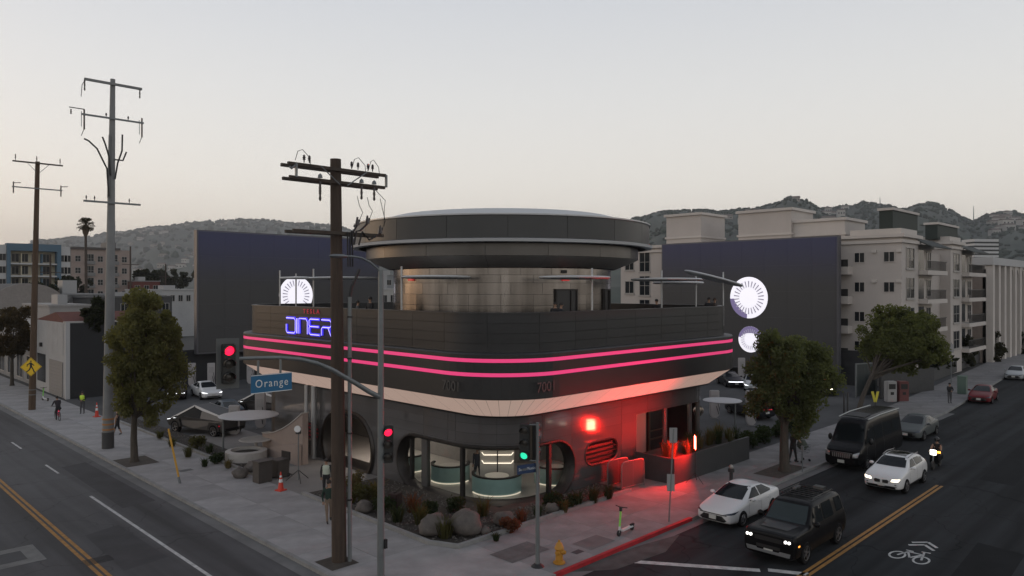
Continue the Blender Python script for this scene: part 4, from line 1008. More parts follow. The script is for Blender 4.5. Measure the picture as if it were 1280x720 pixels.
# rounded barriers by the steel wall
def barrier(label, p0, p1, h):
    v = Vector(p1)-Vector(p0); L = v.length; e = empty('barrier', (p0[0], p0[1], .135), math.atan2(v.y, v.x), label, 'barrier', 'rounded tube barriers'); r = .25
    pts = [(0, 0, 0), (0, 0, h-r)]+[(r-r*math.cos(a), 0, h-r+r*math.sin(a)) for a in (PI/8, PI/4, 3*PI/8, PI/2)]+[(L-r+r*math.sin(a), 0, h-r+r*math.cos(a)) for a in (0, PI/8, PI/4, 3*PI/8, PI/2)]+[(L, 0, 0)]
    MB().tube(pts, .03, 8).build('frame', mat('barrier_tube', (.16, .15, .15), .4, .4), e, True)
    MB().bb((.03, -.012, .12), (L-.03, .012, h-.05)).build('infill', mat('barrier_infill', (.045, .042, .042), .7), e)
    MB().tube([(0, 0, .1), (L, 0, .1)], .02, 6).build('bottom_rail', mat('barrier_tube', (.3, .3, .3), .35), e)
    if L > 1.2: MB().tube([(L/2, 0, .1), (L/2, 0, h)], .016, 6).build('upright', mat('barrier_tube', (.3, .3, .3), .35), e)
a, b, c = G(777, 613, .13), G(805, 606, .13), G(763, 611, .13)
barrier('rounded tube barrier lit red, facing the pavement', a, b, 1.35); barrier('rounded tube barrier set back against the steel wall', c+Vector((.1, .25, 0)), c+Vector((1.6, .1, 0)), 1.3)
# dark planter wall by the porch with grasses (grasses later)
xA = G(846, 607, .13); xB = G(955, 577, .13)
pl = empty('planter_box', ((xA.x+xB.x)/2, xA.y+1, .13), 0, 'long dark grey planter wall beside the pavement', 'planter')
x0, x1 = xA.x, xB.x; y0 = xA.y+.15; inv = Matrix.Translation(-pl.location)
g = MB().prism([(x0, y0), (x1, y0), (x1, y0+.14), (x0+.14, y0+.14), (x0+.14, 22.6), (x0, 22.6)], .1, 1.42); o = g.build('wall', mat('dark_planter', (.045, .046, .048), .55, .1, var=.12), pl, bevel=.012); o.matrix_parent_inverse = inv
o = MB().bb((x0+.14, y0+.14, .1), (x1, 22.6, 1.25)).build('soil', M_soil, pl); o.matrix_parent_inverse = inv
PLANT_R = (x0+.3, x1-.1, y0+.3, 22.4)
# electric scooter
M_scw = mat('scooter_white', (.55, .56, .55), .4); M_lime = mat('scooter_lime', (.22, .62, .10), .4)
def scooter(loc, rz, label):
    e = empty('kick_scooter', loc, rz, label, 'scooter', 'parked kick scooters')
    for x in (.55, -.42):
        w = empty('wheel', (x, 0, .125)); w.parent = e
        MB().lathe([(.08, -.03), (.115, -.035), (.125, 0), (.115, .035), (.08, .03)], 18, axis='y').build('tyre', M_rub, w, True); MB().lathe([(.0, -.025), (.08, -.03), (.08, .03), (0, .025)], 14, axis='y').build('rim', M_rub, w, True)
    MB().bb((-.42, -.09, .15), (.36, .09, .21)).build('deck', M_scw, e, bevel=.02); MB().bb((-.55, -.05, .2), (-.3, .05, .28)).build('rear_fender', M_rub, e, bevel=.015)
    MB().tube([(.34, 0, .18), (.46, 0, .26), (.5, 0, .38)], .045, 8).build('neck', M_scw, e, True)
    MB().tube([(.56, 0, .14), (.5, 0, .4)], .035, 8).build('fork', M_scw, e, True)
    MB().tube([(.5, 0, .38), (.40, 0, 1.08)], .04, 10).build('stem', M_lime, e, True)
    MB().tube([(.36, -.27, 1.14), (.4, -.1, 1.13), (.4, .1, 1.13), (.36, .27, 1.14)], .02, 6).build('handlebar', M_rub, e, True)
    MB().box((.42, 0, 1.05), (.07, .1, .16)).build('display', M_rub, e)
    return e
p = G(783, 666, .13); scooter(p, PI+R(4), 'white and lime kick scooter standing near the red kerb')
p = G(57, 501, .13); scooter(p, R(100), 'kick scooter standing before the pale garage front')
# traffic cones
def cone(loc, label, h=.9):
    e = empty('traffic_cone', loc, R(15), label, 'cone'); M_o = mat('cone_orange', (.55, .05, .03), .6)
    MB().box((0, 0, .025), (.42, .42, .05)).build('base', M_o, e, bevel=.01)
    for (a, b, m, nm) in ((.05, .45*h, M_o, 'body'), (.45*h, .62*h, M_sw, 'reflective_band'), (.62*h, .72*h, M_o, 'body'), (.72*h, .82*h, M_sw, 'reflective_band'), (.82*h, h, M_o, 'tip')):
        r = lambda z: .15-.12*z/h; MB().lathe([(r(a), a), (r(b), b)], 16).build(nm, m, e, True, auto=50)
cone(G(351, 613, .13), 'orange traffic cone with white bands beside the dark cabinets')
cone(G(121, 521, .13), 'orange cone beside the man in the yellow vest', 1.1)
# equipment cabinets and tripod by the plaza
M_cab = mat('brown_cabinet', (.055, .048, .044), .6, var=.15)
p = G(328, 602, .13); e = empty('utility_cabinet', p, 0, 'dark brown upright cabinet at the planter end', 'cabinet'); MB().box((0, 0, .52), (.75, .62, 1.04), R(5)).build('body', M_cab, e, bevel=.02); MB().box((0, 0, 1.07), (.82, .68, .05), R(5)).build('lid', M_cab, e); MB().box((-.33, -.31, .5), (.02, .01, .9), R(5)).build('door_seam', M_black, e)
p = G(345, 597, .13); e = empty('wheeled_bin', p+Vector((.2, 0, 0)), R(10), 'dark wheeled bin with open lid beside the cabinet', 'bin'); MB().box((0, 0, .5), (.7, .65, .9), 0, 1.12, 1.12).build('body', M_cab, e, bevel=.03); o = MB().box((.4, 0, 1.05), (.05, .7, .45)).build('lid', M_black, e, bevel=.01)
for y in (-.3, .3): MB().lathe([(.1, -.04), (.1, .04)], 12, (.3, y, .1), axis='y').build('wheel', M_rub, e)
p = G(373, 601, .13); e = empty('camera_tripod', p, 0, 'thin tripod with a pale round lamp before the steel wall', 'tripod'); zt = ZP(538, dep(p))-.13
MB().tube([(0, 0, .05), (0, 0, zt)], .028, 6).build('pole', M_galv, e)
for k in range(3): a = 2*PI*k/3+.2; MB().tube([(0, 0, .55), (.65*math.cos(a), .65*math.sin(a), .0)], .02, 5).build('leg', M_black, e)
MB().box((0, 0, zt), (.22, .22, .34), PI/4).build('head', M_black, e); o = MB().lathe([(.12, 0), (.17, 0), (.17, .03), (.12, .03)], 18, axis='y').build('ring_lamp', mat('ring_pale', (.7, .7, .7), .4), e); o.location = (-.12, -.12, zt+.1); o.rotation_euler = (0, 0, R(-45))
p = G(494, 634, .16); e = empty('equipment_case', p, R(20), 'dark red equipment case among the planter shrubs', 'case'); MB().box((0, 0, .35), (.5, .45, .6)).build('body', mat('case_dark', (.03, .016, .016), .6), e, bevel=.02); MB().box((0, 0, .67), (.2, .05, .04)).build('handle', M_black, e)
# yellow guy guard
p = G(225, 604, .13); tp = AT(210.5, 536, dep(p)); e = empty('guy_wire_guard', p, 0, 'leaning yellow guy-wire guard on the boulevard pavement', 'guard')
MB().tube([(0, 0, 0), (tp-p)], .05, 8).build('guard', mat('guard_yellow', (.55, .30, .04), .5, var=.15), e, True); MB().tube([(0, 0, -.05), (tp-p)*.12], .06, 8).build('anchor', M_galv, e)
# patio: canopy, round table and ring bench, curved ramp wall, chargers
def patio_canopy(loc, off, r, h, label):
    e = empty('patio_canopy', loc, 0, label, 'canopy', 'white patio canopies'); MB().lathe([(.06, 0), (.05, h)], 10).build('post', M_galv, e, True)
    o = MB().lathe([(r*.97, -.04), (r, 0), (r*.97, .035), (r*.6, .06), (0, .07)], 40).build('shade_plate', mat('canopy_white', (.42, .42, .43), .5), e, True, auto=50); o.location = (*off, h)
p = G(279, 562, .13); c = AT(311, 519, dep(p)-.3); patio_canopy(p, (c.x-p.x, c.y-p.y), 1.75, c.z-.13, 'round pale patio canopy on post among the boulevard planting')
c = AT(903, 500.5, 52); p = AT(919, 500, 52); patio_canopy((p.x, p.y, .05), (c.x-p.x, c.y-p.y), 1.35, c.z-.05, 'round pale patio canopy behind the side-street planter grasses')
M_terr = mat('pale_terrazzo', (.38, .36, .34), .5, var=.08)
p = AT(308, 360, 42.3); e = empty('ring_planter', (p.x, p.y, .13), 0, 'round pale ring planter with bench edge in the plaza', 'planter')
MB().lathe([(1.15, 0), (1.15, .5), (.85, .55), (.85, .35)], 36).build('ring', M_terr, e, True, auto=35); MB().lathe([(.84, .36), (0, .38)], 24).build('soil', M_soil, e)
p = AT(320, 360, 43.6); e = empty('round_table', (p.x, p.y, .13), 0, 'round pale table next to the ring planter', 'table')
MB().lathe([(.3, 0), (.08, .05), (.08, .8), (.95, .84), (.98, .87), (.95, .9), (0, .9)], 30).build('table', M_terr, e, True, auto=35)
# curved ramp wall: concave top edge sweeping up towards the diner
yy0, yy1 = AXY(328, 20.6), AXY(378, 20.6)
e = empty('curved_ramp_wall', (20.6, (yy0+yy1)/2, .126), 0, 'beige curved ramp wall sweeping up beside the diner entrance', 'wall'); inv = Matrix.Translation(-e.location)
M_beige = mat('beige_render', (.27, .215, .19), .7, var=.08, nscale=1.)
prof = []
for i in range(13):
    t = i/12; prof.append((yy0+(yy1-yy0)*t, 1.25+1.75*t**1.7))
o = MB().slab([(20.6, yy0, .126), (20.6, yy1, .126)]+[(20.6, a, b) for a, b in prof[::-1]], (1, 0, 0), .35).build('wall', M_beige, e); o.matrix_parent_inverse = inv
g = MB()
for (a, b), (c, d) in zip(prof[:-1], prof[1:]): g.slab([(20.55, a, b), (21.0, a, b), (21.0, c, d), (20.55, c, d)], (0, 0, 1), .05)
o = g.build('coping', mat('coping_pale', (.42, .40, .38), .5), e); o.matrix_parent_inverse = inv
prof2 = [(yy0-.4+(yy1-yy0+.4)*i/12, .15+1.35*(i/12)**.7*(1-.15*(i/12))) for i in range(13)]
o = MB().slab([(20.3, a, .126) for a, b in (prof2[0], prof2[-1])]+[(20.3, a, b) for a, b in prof2[::-1]], (1, 0, 0), .25).build('lower_ramp', M_beige, e); o.matrix_parent_inverse = inv
# charging posts
def charger(loc, rz, label, h=1.95):
    e = empty('charging_post', loc, rz, label, 'charger', 'white charging posts'); P = []
    w = .36
    for i in range(9): a = PI+PI*i/8; P.append((w*math.cos(a), .36+w*math.sin(a)))
    P += [(w, h), (-w, h)]
    MB().slab([(x, -.13, z+.02) for x, z in P], (0, 1, 0), .26).build('body', mat('charger_white', (.40, .38, .38), .4), e, bevel=.04)
    MB().box((0, -.145, h*.72), (.44, .02, .6)).build('face', mat('charger_face', (.34, .33, .33), .3), e)
    MB().tube([(.2, -.17, h*.6), (.3, -.3, h*.35), (.25, -.3, .35), (.1, -.2, h*.45)], .025, 6).build('cable', M_rub, e, True)
    MB().box((0, 0, .01), (.5, .4, .06)).build('footing', M_kerb, e)
p = AT(293, 360, 49.5); charger((p.x, p.y, .05), R(-45), 'white charging post behind the pale patio canopy', 2.0)
p = AT(325.5, 360, 52); charger((p.x, p.y, .05), R(-45), 'white charging post beside the curved ramp wall', 2.5)
for px, lab in ((240, 'white charging post behind the black car with the light bar'), (264, 'white charging post half hidden by the hanging red signal'), (313, 'white charging post above the blue hanging street sign')):
    c = AT(px, 360, 74 if px < 300 else 76); charger((c.x, c.y, .05), R(-20), lab, 2.35)
p = AT(893, 360, 56); charger((p.x, p.y, .05), R(-45), 'white charging post under the side-street patio canopy', 2.1)
p = AT(938.5, 360, 53); charger((p.x, p.y, .05), R(-45), 'white charging post beside the car with the red tail bar', 2.5)
p = AT(927, 360, 80); charger((p.x, p.y, .05), R(-45), 'white charging post just right of the band end', 2.3)
# round convex mirror by the porch column
p = AT(873, 514, 45.5); e = empty('round_mirror', p, R(-45), 'small round chrome mirror on a bracket beside the porch', 'mirror')
MB().lathe([(.26, 0), (.33, .02), (.33, .06), (.26, .08)], 24, axis='y').build('ring', mat('chrome_ring', (.5, .45, .42), .2, 1.), e, True, auto=40); MB().lathe([(.26, .05), (.15, .01), (0, -.01)], 24, axis='y').build('glass', mat('mirror_glass', (.25, .25, .26), .1, 1.), e, True)
MB().bb((-.3, .05, -.03), (-.02, .09, .03)).build('bracket', M_black, e)
# fuel-style charge pumps in the far lot, gate, low walls, yellow folding sign
def pump(px, py, label, m):
    p = G(px, py, .05); e = empty('charge_pump', p, R(-40), label, 'pump', 'pumps in the far lot')
    MB().box((0, 0, .9), (.9, .55, 1.8)).build('body', m, e, bevel=.05); MB().box((0, -.285, 1.35), (.6, .02, .45)).build('screen', M_black, e); MB().box((0, -.285, .75), (.3, .02, .25)).build('keypad', M_rub, e)
pump(1113, 502, 'white pump with dark screen in the far lot', mat('pump_white', (.36, .36, .36), .4)); pump(1128, 502, 'red and white pump right of the plain white one', mat('pump_red', (.14, .04, .04), .4))
p = G(1094, 524, .05); p = AT(1094, 360, 58); e = empty('folding_sign', (p.x, p.y, .05), R(-45), 'bright yellow folding caution sign beyond the black van roof', 'sign')
for s_ in (-1, 1): MB().slab([(s_*.1, -.02, .9), (s_*.32, -.02, 1.75), (s_*.12, -.02, 1.75), (s_*-.05, -.02, .9)], (0, 1, 0), .05).build('panel', mat('caution_yellow', (.62, .55, .05), .5), e)
MB().bb((-.03, -.02, 0), (.03, .02, .95)).build('stem', M_black, e)
a = G(1070, 497, .05); e = empty('lot_gate', a, R(-20), 'grey framed dark gate at the back of the far lot', 'gate'); L = 2.6; hh = 3.1
for q in ((0, 0, 0, hh), (L, 0, L, hh)): MB().bb((q[0]-.06, -.06, 0), (q[0]+.06, .06, hh)).build('post', M_galv, e)
MB().bb((.06, -.04, hh-.1), (L-.06, .04, hh)).build('top_rail', M_galv, e)
for k in range(6): MB().bb((.08+k*.41, -.02, .1), (.08+k*.41+.39, .02, hh-.12)).build('board', mat('gate_dark', (.035, .045, .045), .6), e)
def lowwall(label, pts, h, t=.25, m=None, z0=.1):
    c = pts[0]; g = MB()
    for a, b in zip(pts[:-1], pts[1:]): g.prism([(x-c[0], y-c[1]) for x, y in line(a[0], a[1], b[0], b[1], t)], 0, h)
    e = empty('low_wall', (c[0], c[1], z0), 0, label, 'wall'); g.build('wall', m or M_kerb, e)
    L = 0.
    return e
lowwall('dark low wall behind the pumps in the far lot', [G(1100, 499).xy, G(1166, 489).xy], 2.2, m=mat('dark_wall', (.05, .05, .05), .8, var=.2))
lowwall('long dark low garden wall beside the far pavement', [bend(78, 22.0), bend(140, 22.0)], 1.3, m=mat('dark_wall', (.05, .05, .05), .8))
p = G(1203, 492, .13); e = empty('green_cabinet', p, R(5), 'pale green utility cabinet beside the red sports car', 'cabinet'); MB().box((0, 0, .8), (1.0, .7, 1.6)).build('body', mat('cab_green', (.10, .15, .12), .6), e, bevel=.03); MB().box((0, 0, 1.63), (1.06, .76, .06)).build('lid', mat('cab_green', (.1, .15, .12), .6), e)
p = G(1190, 470, .13); p = AT(1189, 360, 76); e = empty('street_sign_post', (p.x, p.y, .13), 0, 'thin sign post behind the standing person far along the pavement', 'road sign'); MB().tube([(0, 0, 0), (0, 0, 4.2)], .04, 6).build('post', M_galv, e); MB().box((0, -.05, 3.6), (.5, .02, .9), R(-30)).build('plate', mat('plate_grey', (.3, .3, .3), .5), e)
p = G(1003, 590, .13); e = empty('thin_post', p, 0, 'thin short grey post beside the side-street tree', 'post'); MB().tube([(0, 0, 0), (0, 0, 1.3)], .03, 6).build('post', M_galv, e); MB().box((0, 0, 1.3), (.12, .12, .2)).build('cap', M_galv, e)
for px, d, lab in ((1084, 55.5, 'left of two dark bollards at the driveway'), (1088.5, 55.2, 'right of two dark bollards at the driveway')):
    p = AT(px-29, 360, d); e = empty('bollard', (p.x, p.y, .1), 0, lab, 'bollard', 'driveway bollards'); MB().lathe([(.06, 0), (.06, 2.0), (.03, 2.05)], 10).build('shaft', M_black, e, True); MB().lathe([(.12, 0), (.12, .05)], 10).build('foot', M_black, e)
# ------------------------------------------------------------------ vehicles (x forward, y left)
M_glassd = mat('car_glass', (.009, .012, .014), .1, spec=.2)
M_tyre = mat('tyre', (.008, .008, .009), .85, spec=.15); M_rimm = mat('alloy', (.22, .22, .23), .35, .8); M_trim = mat('car_black_trim', (.01, .01, .011), .45)
M_platew = mat('number_plate', (.5, .5, .47), .5); M_lampoff = mat('lamp_clear', (.30, .31, .32), .12, .4)
M_headon = emat('headlamp_lit', (1., .88, .66), 4.); M_headw = emat('headlamp_white', (.95, .97, 1.), 2.2); M_tail = emat('tail_bar', (.9, .01, .04), .6); M_tailoff = mat('tail_lens', (.12, .008, .01), .2)
M_amber = emat('amber_lamp', (1., .35, .05), 2.0)
def paint(name, col, rough=.32): return mat('paint_'+name, col, rough, .0, spec=.5 if max(col) > .2 else .14, coat=.35 if max(col) > .2 else .0)
_wheel = {}
def wheel_meshes(r, w):
    k = (r, w)
    if k not in _wheel:
        t = MB().lathe([(0, -w*.12), (r*.58, -w*.14), (r*.62, -w*.46), (r*.66, -w*.5), (r*.93, -w*.5), (r, -w*.36), (r, w*.36), (r*.93, w*.5), (r*.66, w*.5)], 28, axis='y').mesh('tyre')
        rm = MB(); rm.lathe([(r*.60, -w*.40), (r*.61, -w*.49), (r*.665, -w*.505)], 24, axis='y', cap=False)
        for s in range(5):
            a = 2*PI*s/5; c, n = math.cos(a), math.sin(a); P = []
            for rr, h in ((.1*r, .09*r), (.62*r, .055*r)):
                for q in (-1, 1): P.append((c*rr-n*h*q, n*rr+c*h*q))
            rm.slab([(P[i][0], -w*.46, P[i][1]) for i in (0, 2, 3, 1)], (0, 1, 0), .04)
        rm.lathe([(.13*r, -w*.3), (.13*r, -w*.48), (0, -w*.48)], 12, axis='y')
        rm = rm.mesh('rim')
        for m_ in (t, rm): m_.polygons.foreach_set('use_smooth', [True]*len(m_.polygons)); m_.set_sharp_from_angle(angle=R(35))
        t.materials.append(M_tyre); rm.materials.append(M_rimm); _wheel[k] = (t, rm)
    return _wheel[k]
def wheel(parent, x, y, r, w, side):
    e = empty('wheel', (x, y, r), 0 if side < 0 else PI); e.parent = parent; t, rm = wheel_meshes(r, w); link('tyre', t, None, e); link('rim', rm, None, e)
def car_body(st, axles, wr, pnt, parent, sub=2, crease=.12):
    vs = []; fs = []
    for x, hw, zb, zbelt, zt, tw in st:
        hgt = zbelt-zb; gh = zt-zbelt
        half = [(0, zb), (hw*.8, zb), (hw*.965, zb+.10*hgt), (hw, zb+.42*hgt), (hw*.985, zb+.80*hgt), (hw*.945, zbelt),
                (tw+(hw*.92-tw)*.10 if gh > .12 else tw, zbelt+gh*.84), (tw*.86, zt-gh*.02), (tw*.45, zt+.012), (0, zt+.018)]
        ring = half+[(-a, b) for a, b in half[-2:0:-1]]; vs += [(x, a, b) for a, b in ring]
    n = len(vs)//len(st)
    for i in range(len(st)-1):
        for k in range(n): fs.append((i*n+k, i*n+(k+1) % n, (i+1)*n+(k+1) % n, (i+1)*n+k))
    fs += [tuple(range(n)), tuple((len(st)-1)*n+k for k in range(n-1, -1, -1))]
    me = MB().add(vs, fs).mesh('body'); b = bmesh.new(); b.from_mesh(me); bmesh.ops.recalc_face_normals(b, faces=b.faces); b.to_mesh(me); b.free()
    at_ = me.attributes.new('crease_edge', 'FLOAT', 'EDGE'); at_.data.foreach_set('value', [crease]*len(me.edges))
    o = link('body', me, pnt, parent); o.modifiers.new('s', 'SUBSURF').levels = sub; bake(o)
    cut = MB()
    for ax in axles:
        for s in (-1, 1): cut.lathe([(wr+.055, -.6), (wr+.055, .0)] if s > 0 else [(wr+.055, .0), (wr+.055, .6)], 28, (ax, s*(max(q[1] for q in st)+.25), wr+.01), axis='y')
    cme = cut.mesh('cut'); b = bmesh.new(); b.from_mesh(cme); bmesh.ops.recalc_face_normals(b, faces=b.faces); b.to_mesh(cme); b.free()
    co = link('cut', cme); md = o.modifiers.new('b', 'BOOLEAN'); md.object = co; md.operation = 'DIFFERENCE'; md.solver = 'EXACT'
    dgx = bpy.context.evaluated_depsgraph_get(); dgx.update()
    o2 = bpy.data.meshes.new_from_object(o.evaluated_get(dgx)); o.modifiers.clear(); o.data = o2; bpy.data.objects.remove(co)
    o.data.polygons.foreach_set('use_smooth', [True]*len(o.data.polygons)); o.data.set_sharp_from_angle(angle=R(42))
    bm = bmesh.new(); bm.from_mesh(o.data); bv = BVHTree.FromBMesh(bm); bm.free()
    return o, bv
RAYS = {'front': ((1, 0, 0), lambda a, b: (6, a, b)), 'rear': ((-1, 0, 0), lambda a, b: (-6, a, b)), 'left': ((0, 1, 0), lambda a, b: (a, 4, b)), 'right': ((0, -1, 0), lambda a, b: (a, -4, b)), 'top': ((0, 0, 1), lambda a, b: (a, b, 6))}
def patch(bv, view, poly, m, parent, nm, off=.008, grid=.12, th=.0):
    """a skin piece laid on the body: polygon in the view's two axes, cast onto the surface"""
    n, org = RAYS[view]; xs = [p[0] for p in poly]; ys = [p[1] for p in poly]; V = [Vector(p) for p in dens(poly, None, grid)]; E = [(i, (i+1) % len(V)) for i in range(len(V))]
    a = min(xs)+grid*.5
    while a < max(xs):
        b = min(ys)+grid*.5
        while b < max(ys):
            if inpoly((a, b), poly): V.append(Vector((a, b)))
            b += grid
        a += grid
    v, e, f, *_ = delaunay_2d_cdt(V, E, [], 0, 1e-5)
    P = []; ok = []
    for p in v:
        o = Vector(org(*p)); h, nr, i_, d_ = bv.ray_cast(o, -Vector(n), 20)
        P.append((h+(nr if nr.dot(Vector(n)) > 0 else -nr)*off) if h is not None else Vector((0, 0, 0))); ok.append(h is not None)
    T = []
    for t in f:
        if all(ok[i] for i in t) and inpoly((sum(v[i].x for i in t)/3, sum(v[i].y for i in t)/3), poly):
            q = [P[i] for i in t]
            if max((q[0]-q[1]).length, (q[1]-q[2]).length, (q[2]-q[0]).length) > .9: continue
            T.append(tuple(t) if (q[1]-q[0]).cross(q[2]-q[0]).dot(Vector(n)) > 0 else tuple(t)[::-1])
    if not T: return None
    return MB().add(P, T).build(nm, m, parent, True, auto=False)
def both(bv, poly, m, parent, nm, **k):
    for s in ('left', 'right'): patch(bv, s, poly, m, parent, nm, **k)
def sym(bv, view, poly, m, parent, nm, **k):
    patch(bv, view, poly, m, parent, nm, **k); patch(bv, view, [(-a, b) for a, b in poly][::-1], m, parent, nm, **k)
def seam(bv, pts, parent, view=None, w=.014):
    for (a, b) in zip(pts[:-1], pts[1:]):
        d = Vector((b[0]-a[0], b[1]-a[1])); n = Vector((-d.y, d.x)).normalized()*w/2
        poly = [(a[0]-n.x, a[1]-n.y), (b[0]-n.x, b[1]-n.y), (b[0]+n.x, b[1]+n.y), (a[0]+n.x, a[1]+n.y)]
        for s in ((view,) if view else ('left', 'right')): patch(bv, s, poly, M_trim, parent, 'door_seam', off=.004, grid=.15)
def mirrors(x, y, z, m, parent, sz=(.1, .12, .08)):
    for s in (-1, 1):
        g = MB().ball((x, s*(y+.09), z), sz, 10, 6); o = g.build('mirror', m, parent, True); MB().tube([(x+.02, s*(y-.04), z-.05), (x, s*(y+.05), z-.02)], .025, 6).build('mirror_stalk', M_trim, o)
def front_x(bv, y, z):
    h, *_ = bv.ray_cast(Vector((6, y, z)), Vector((-1, 0, 0)), 20); return h.x if h is not None else 2.
SEDAN = [(2.31, .60, .34, .58, .60, .46), (2.24, .76, .22, .64, .67, .60), (2.0, .86, .17, .72, .77, .70), (1.45, .885, .16, .83, .90, .72), (1.15, .89, .16, .89, .95, .72), (.85, .89, .16, .93, 1.08, .69),
         (.15, .89, .16, .94, 1.40, .585), (-.3, .89, .16, .95, 1.44, .58), (-.95, .89, .16, .96, 1.39, .565), (-1.55, .885, .17, .98, 1.15, .60), (-1.85, .87, .19, .985, 1.07, .63), (-2.18, .83, .25, .95, 1.0, .62), (-2.31, .7, .42, .85, .88, .52)]
def sedan(label, loc, rz, pnt, group, lights=None, kind='sedan', grille=True):
    e = empty('car', loc, rz, label, 'car', group)
    b, bv = car_body(SEDAN, (1.36, -1.34), .33, pnt, e)
    patch(bv, 'front', [(-.66, 1.0), (.66, 1.0), (.52, 1.375), (-.52, 1.375)], M_glassd, b, 'windscreen'); patch(bv, 'rear', [(-.56, 1.09), (.56, 1.09), (.48, 1.36), (-.48, 1.36)], M_glassd, b, 'rear_window')
    both(bv, [(.70, 1.0), (.06, 1.32), (-.22, 1.335), (-.24, .99)], M_glassd, b, 'side_window'); both(bv, [(-.31, .99), (-.29, 1.345), (-.85, 1.31), (-1.38, 1.06), (-1.28, 1.01)], M_glassd, b, 'side_window')
    seam(bv, [(.75, .30), (.86, .62), (.68, .97)], b); seam(bv, [(-.27, .24), (-.27, .98)], b); seam(bv, [(-1.0, .45), (-1.12, .75), (-1.28, .98)], b); seam(bv, [(.74, .26), (-.9, .24)], b)
    for s in (1, -1):
        for x in (-.12, -1.0): MB().box((x, s*.893, .80), (.17, .03, .03)).build('door_handle', pnt, b)
    on = lights in ('on', 'bar')
    if grille:
        patch(bv, 'front', [(-.50, .29), (.50, .29), (.62, .36), (.42, .53), (-.42, .53), (-.62, .36)], M_trim, e, 'grille'); patch(bv, 'front', [(-.62, .555), (.62, .555), (.62, .59), (-.62, .59)], M_trim, e, 'grille_strip')
    else: patch(bv, 'front', [(-.5, .27), (.5, .27), (.55, .36), (-.55, .36)], M_trim, e, 'grille')
    if lights == 'bar': patch(bv, 'front', [(-.76, .585), (.76, .585), (.76, .65), (-.76, .65)], M_headw, e, 'light_bar', off=.014)
    else: sym(bv, 'front', [(.44, .59), (.82, .61), (.85, .70), (.66, .66)], M_headw if on else mat('lamp_smoked', (.05, .06, .08), .12, .3), e, 'headlamp', off=.01, grid=.05)
    if lights == 'tail': patch(bv, 'rear', [(-.66, .80), (.66, .80), (.66, .85), (-.66, .85)], M_tail, e, 'tail_bar', off=.014)
    else: sym(bv, 'rear', [(.42, .74), (.80, .74), (.80, .86), (.42, .82)], M_tailoff, e, 'tail_lamp', grid=.06)
    MB().box((2.325, 0, .44), (.02, .32, .16)).build('number_plate', M_platew, e); MB().box((-2.325, 0, .6), (.02, .32, .16)).build('number_plate', M_platew, e)
    mirrors(.62, .87, .99, pnt, e)
    for x in (1.36, -1.34):
        for s in (-1, 1): wheel(e, x, s*.80, .33, .22, s)
    return e
SUVST = [(2.22, .66, .36, .68, .70, .5), (2.16, .80, .26, .76, .80, .66), (1.9, .885, .22, .86, .92, .74), (1.35, .90, .20, .95, 1.02, .76), (1.0, .90, .20, 1.0, 1.08, .75), (.75, .90, .20, 1.02, 1.2, .72),
         (.2, .90, .20, 1.03, 1.50, .62), (-.4, .90, .20, 1.05, 1.55, .62), (-1.1, .90, .20, 1.08, 1.52, .60), (-1.75, .89, .24, 1.10, 1.38, .58), (-2.08, .86, .30, 1.0, 1.12, .62), (-2.22, .76, .45, .86, .9, .56)]
def crossover(label, loc, rz, pnt, group):
    e = empty('car', loc, rz, label, 'car', group); b, bv = car_body(SUVST, (1.36, -1.38), .35, pnt, e, crease=.28)
    patch(bv, 'front', [(-.69, 1.12), (.69, 1.12), (.55, 1.47), (-.55, 1.47)], M_glassd, b, 'windscreen'); patch(bv, 'rear', [(-.52, 1.16), (.52, 1.16), (.46, 1.40), (-.46, 1.40)], M_glassd, b, 'rear_window')
    both(bv, [(.62, 1.09), (.12, 1.39), (-.25, 1.42), (-.27, 1.09)], M_glassd, b, 'side_window'); both(bv, [(-.34, 1.09), (-.32, 1.42), (-.95, 1.40), (-1.5, 1.29), (-1.4, 1.13)], M_glassd, b, 'side_window')
    patch(bv, 'top', [(.05, -.45), (.05, .45), (-1.05, .45), (-1.05, -.45)], M_glassd, b, 'sunroof')
    seam(bv, [(.74, .36), (.86, .7), (.7, 1.04)], b); seam(bv, [(-.3, .34), (-.3, 1.07)], b); seam(bv, [(-1.0, .55), (-1.15, .85), (-1.3, 1.07)], b)
    both(bv, [(.95, .24), (.95, .36), (-.95, .38), (-.95, .26)], M_trim, b, 'sill_trim')
    for s in (-1, 1): MB().tube([(.15, s*.60, 1.50), (-.5, s*.61, 1.575), (-1.4, s*.58, 1.53)], .02, 6).build('roof_rail', M_rimm, b, True)
    sym(bv, 'front', [(.05, .68), (.05, .52), (.30, .53), (.34, .64), (.28, .70)], M_trim, e, 'grille', off=.012); patch(bv, 'front', [(-.62, .30), (.62, .30), (.70, .42), (-.70, .42)], M_trim, e, 'lower_grille', off=.012)
    sym(bv, 'front', [(.44, .64), (.74, .66), (.80, .77), (.48, .74)], M_headon, e, 'headlamp', off=.014, grid=.05)
    sym(bv, 'front', [(.60, .47), (.68, .47), (.68, .53), (.60, .53)], M_lampoff, e, 'fog_lamp', off=.014, grid=.05)
    MB().box((2.235, 0, .46), (.02, .32, .15)).build('number_plate', M_platew, e); mirrors(.62, .89, 1.1, pnt, e)
    sym(bv, 'rear', [(.5, .84), (.84, .84), (.84, 1.0), (.5, .95)], M_tailoff, e, 'tail_lamp', grid=.06)
    for x in (1.36, -1.38):
        for s in (-1, 1): wheel(e, x, s*.81, .35, .23, s)
    return e
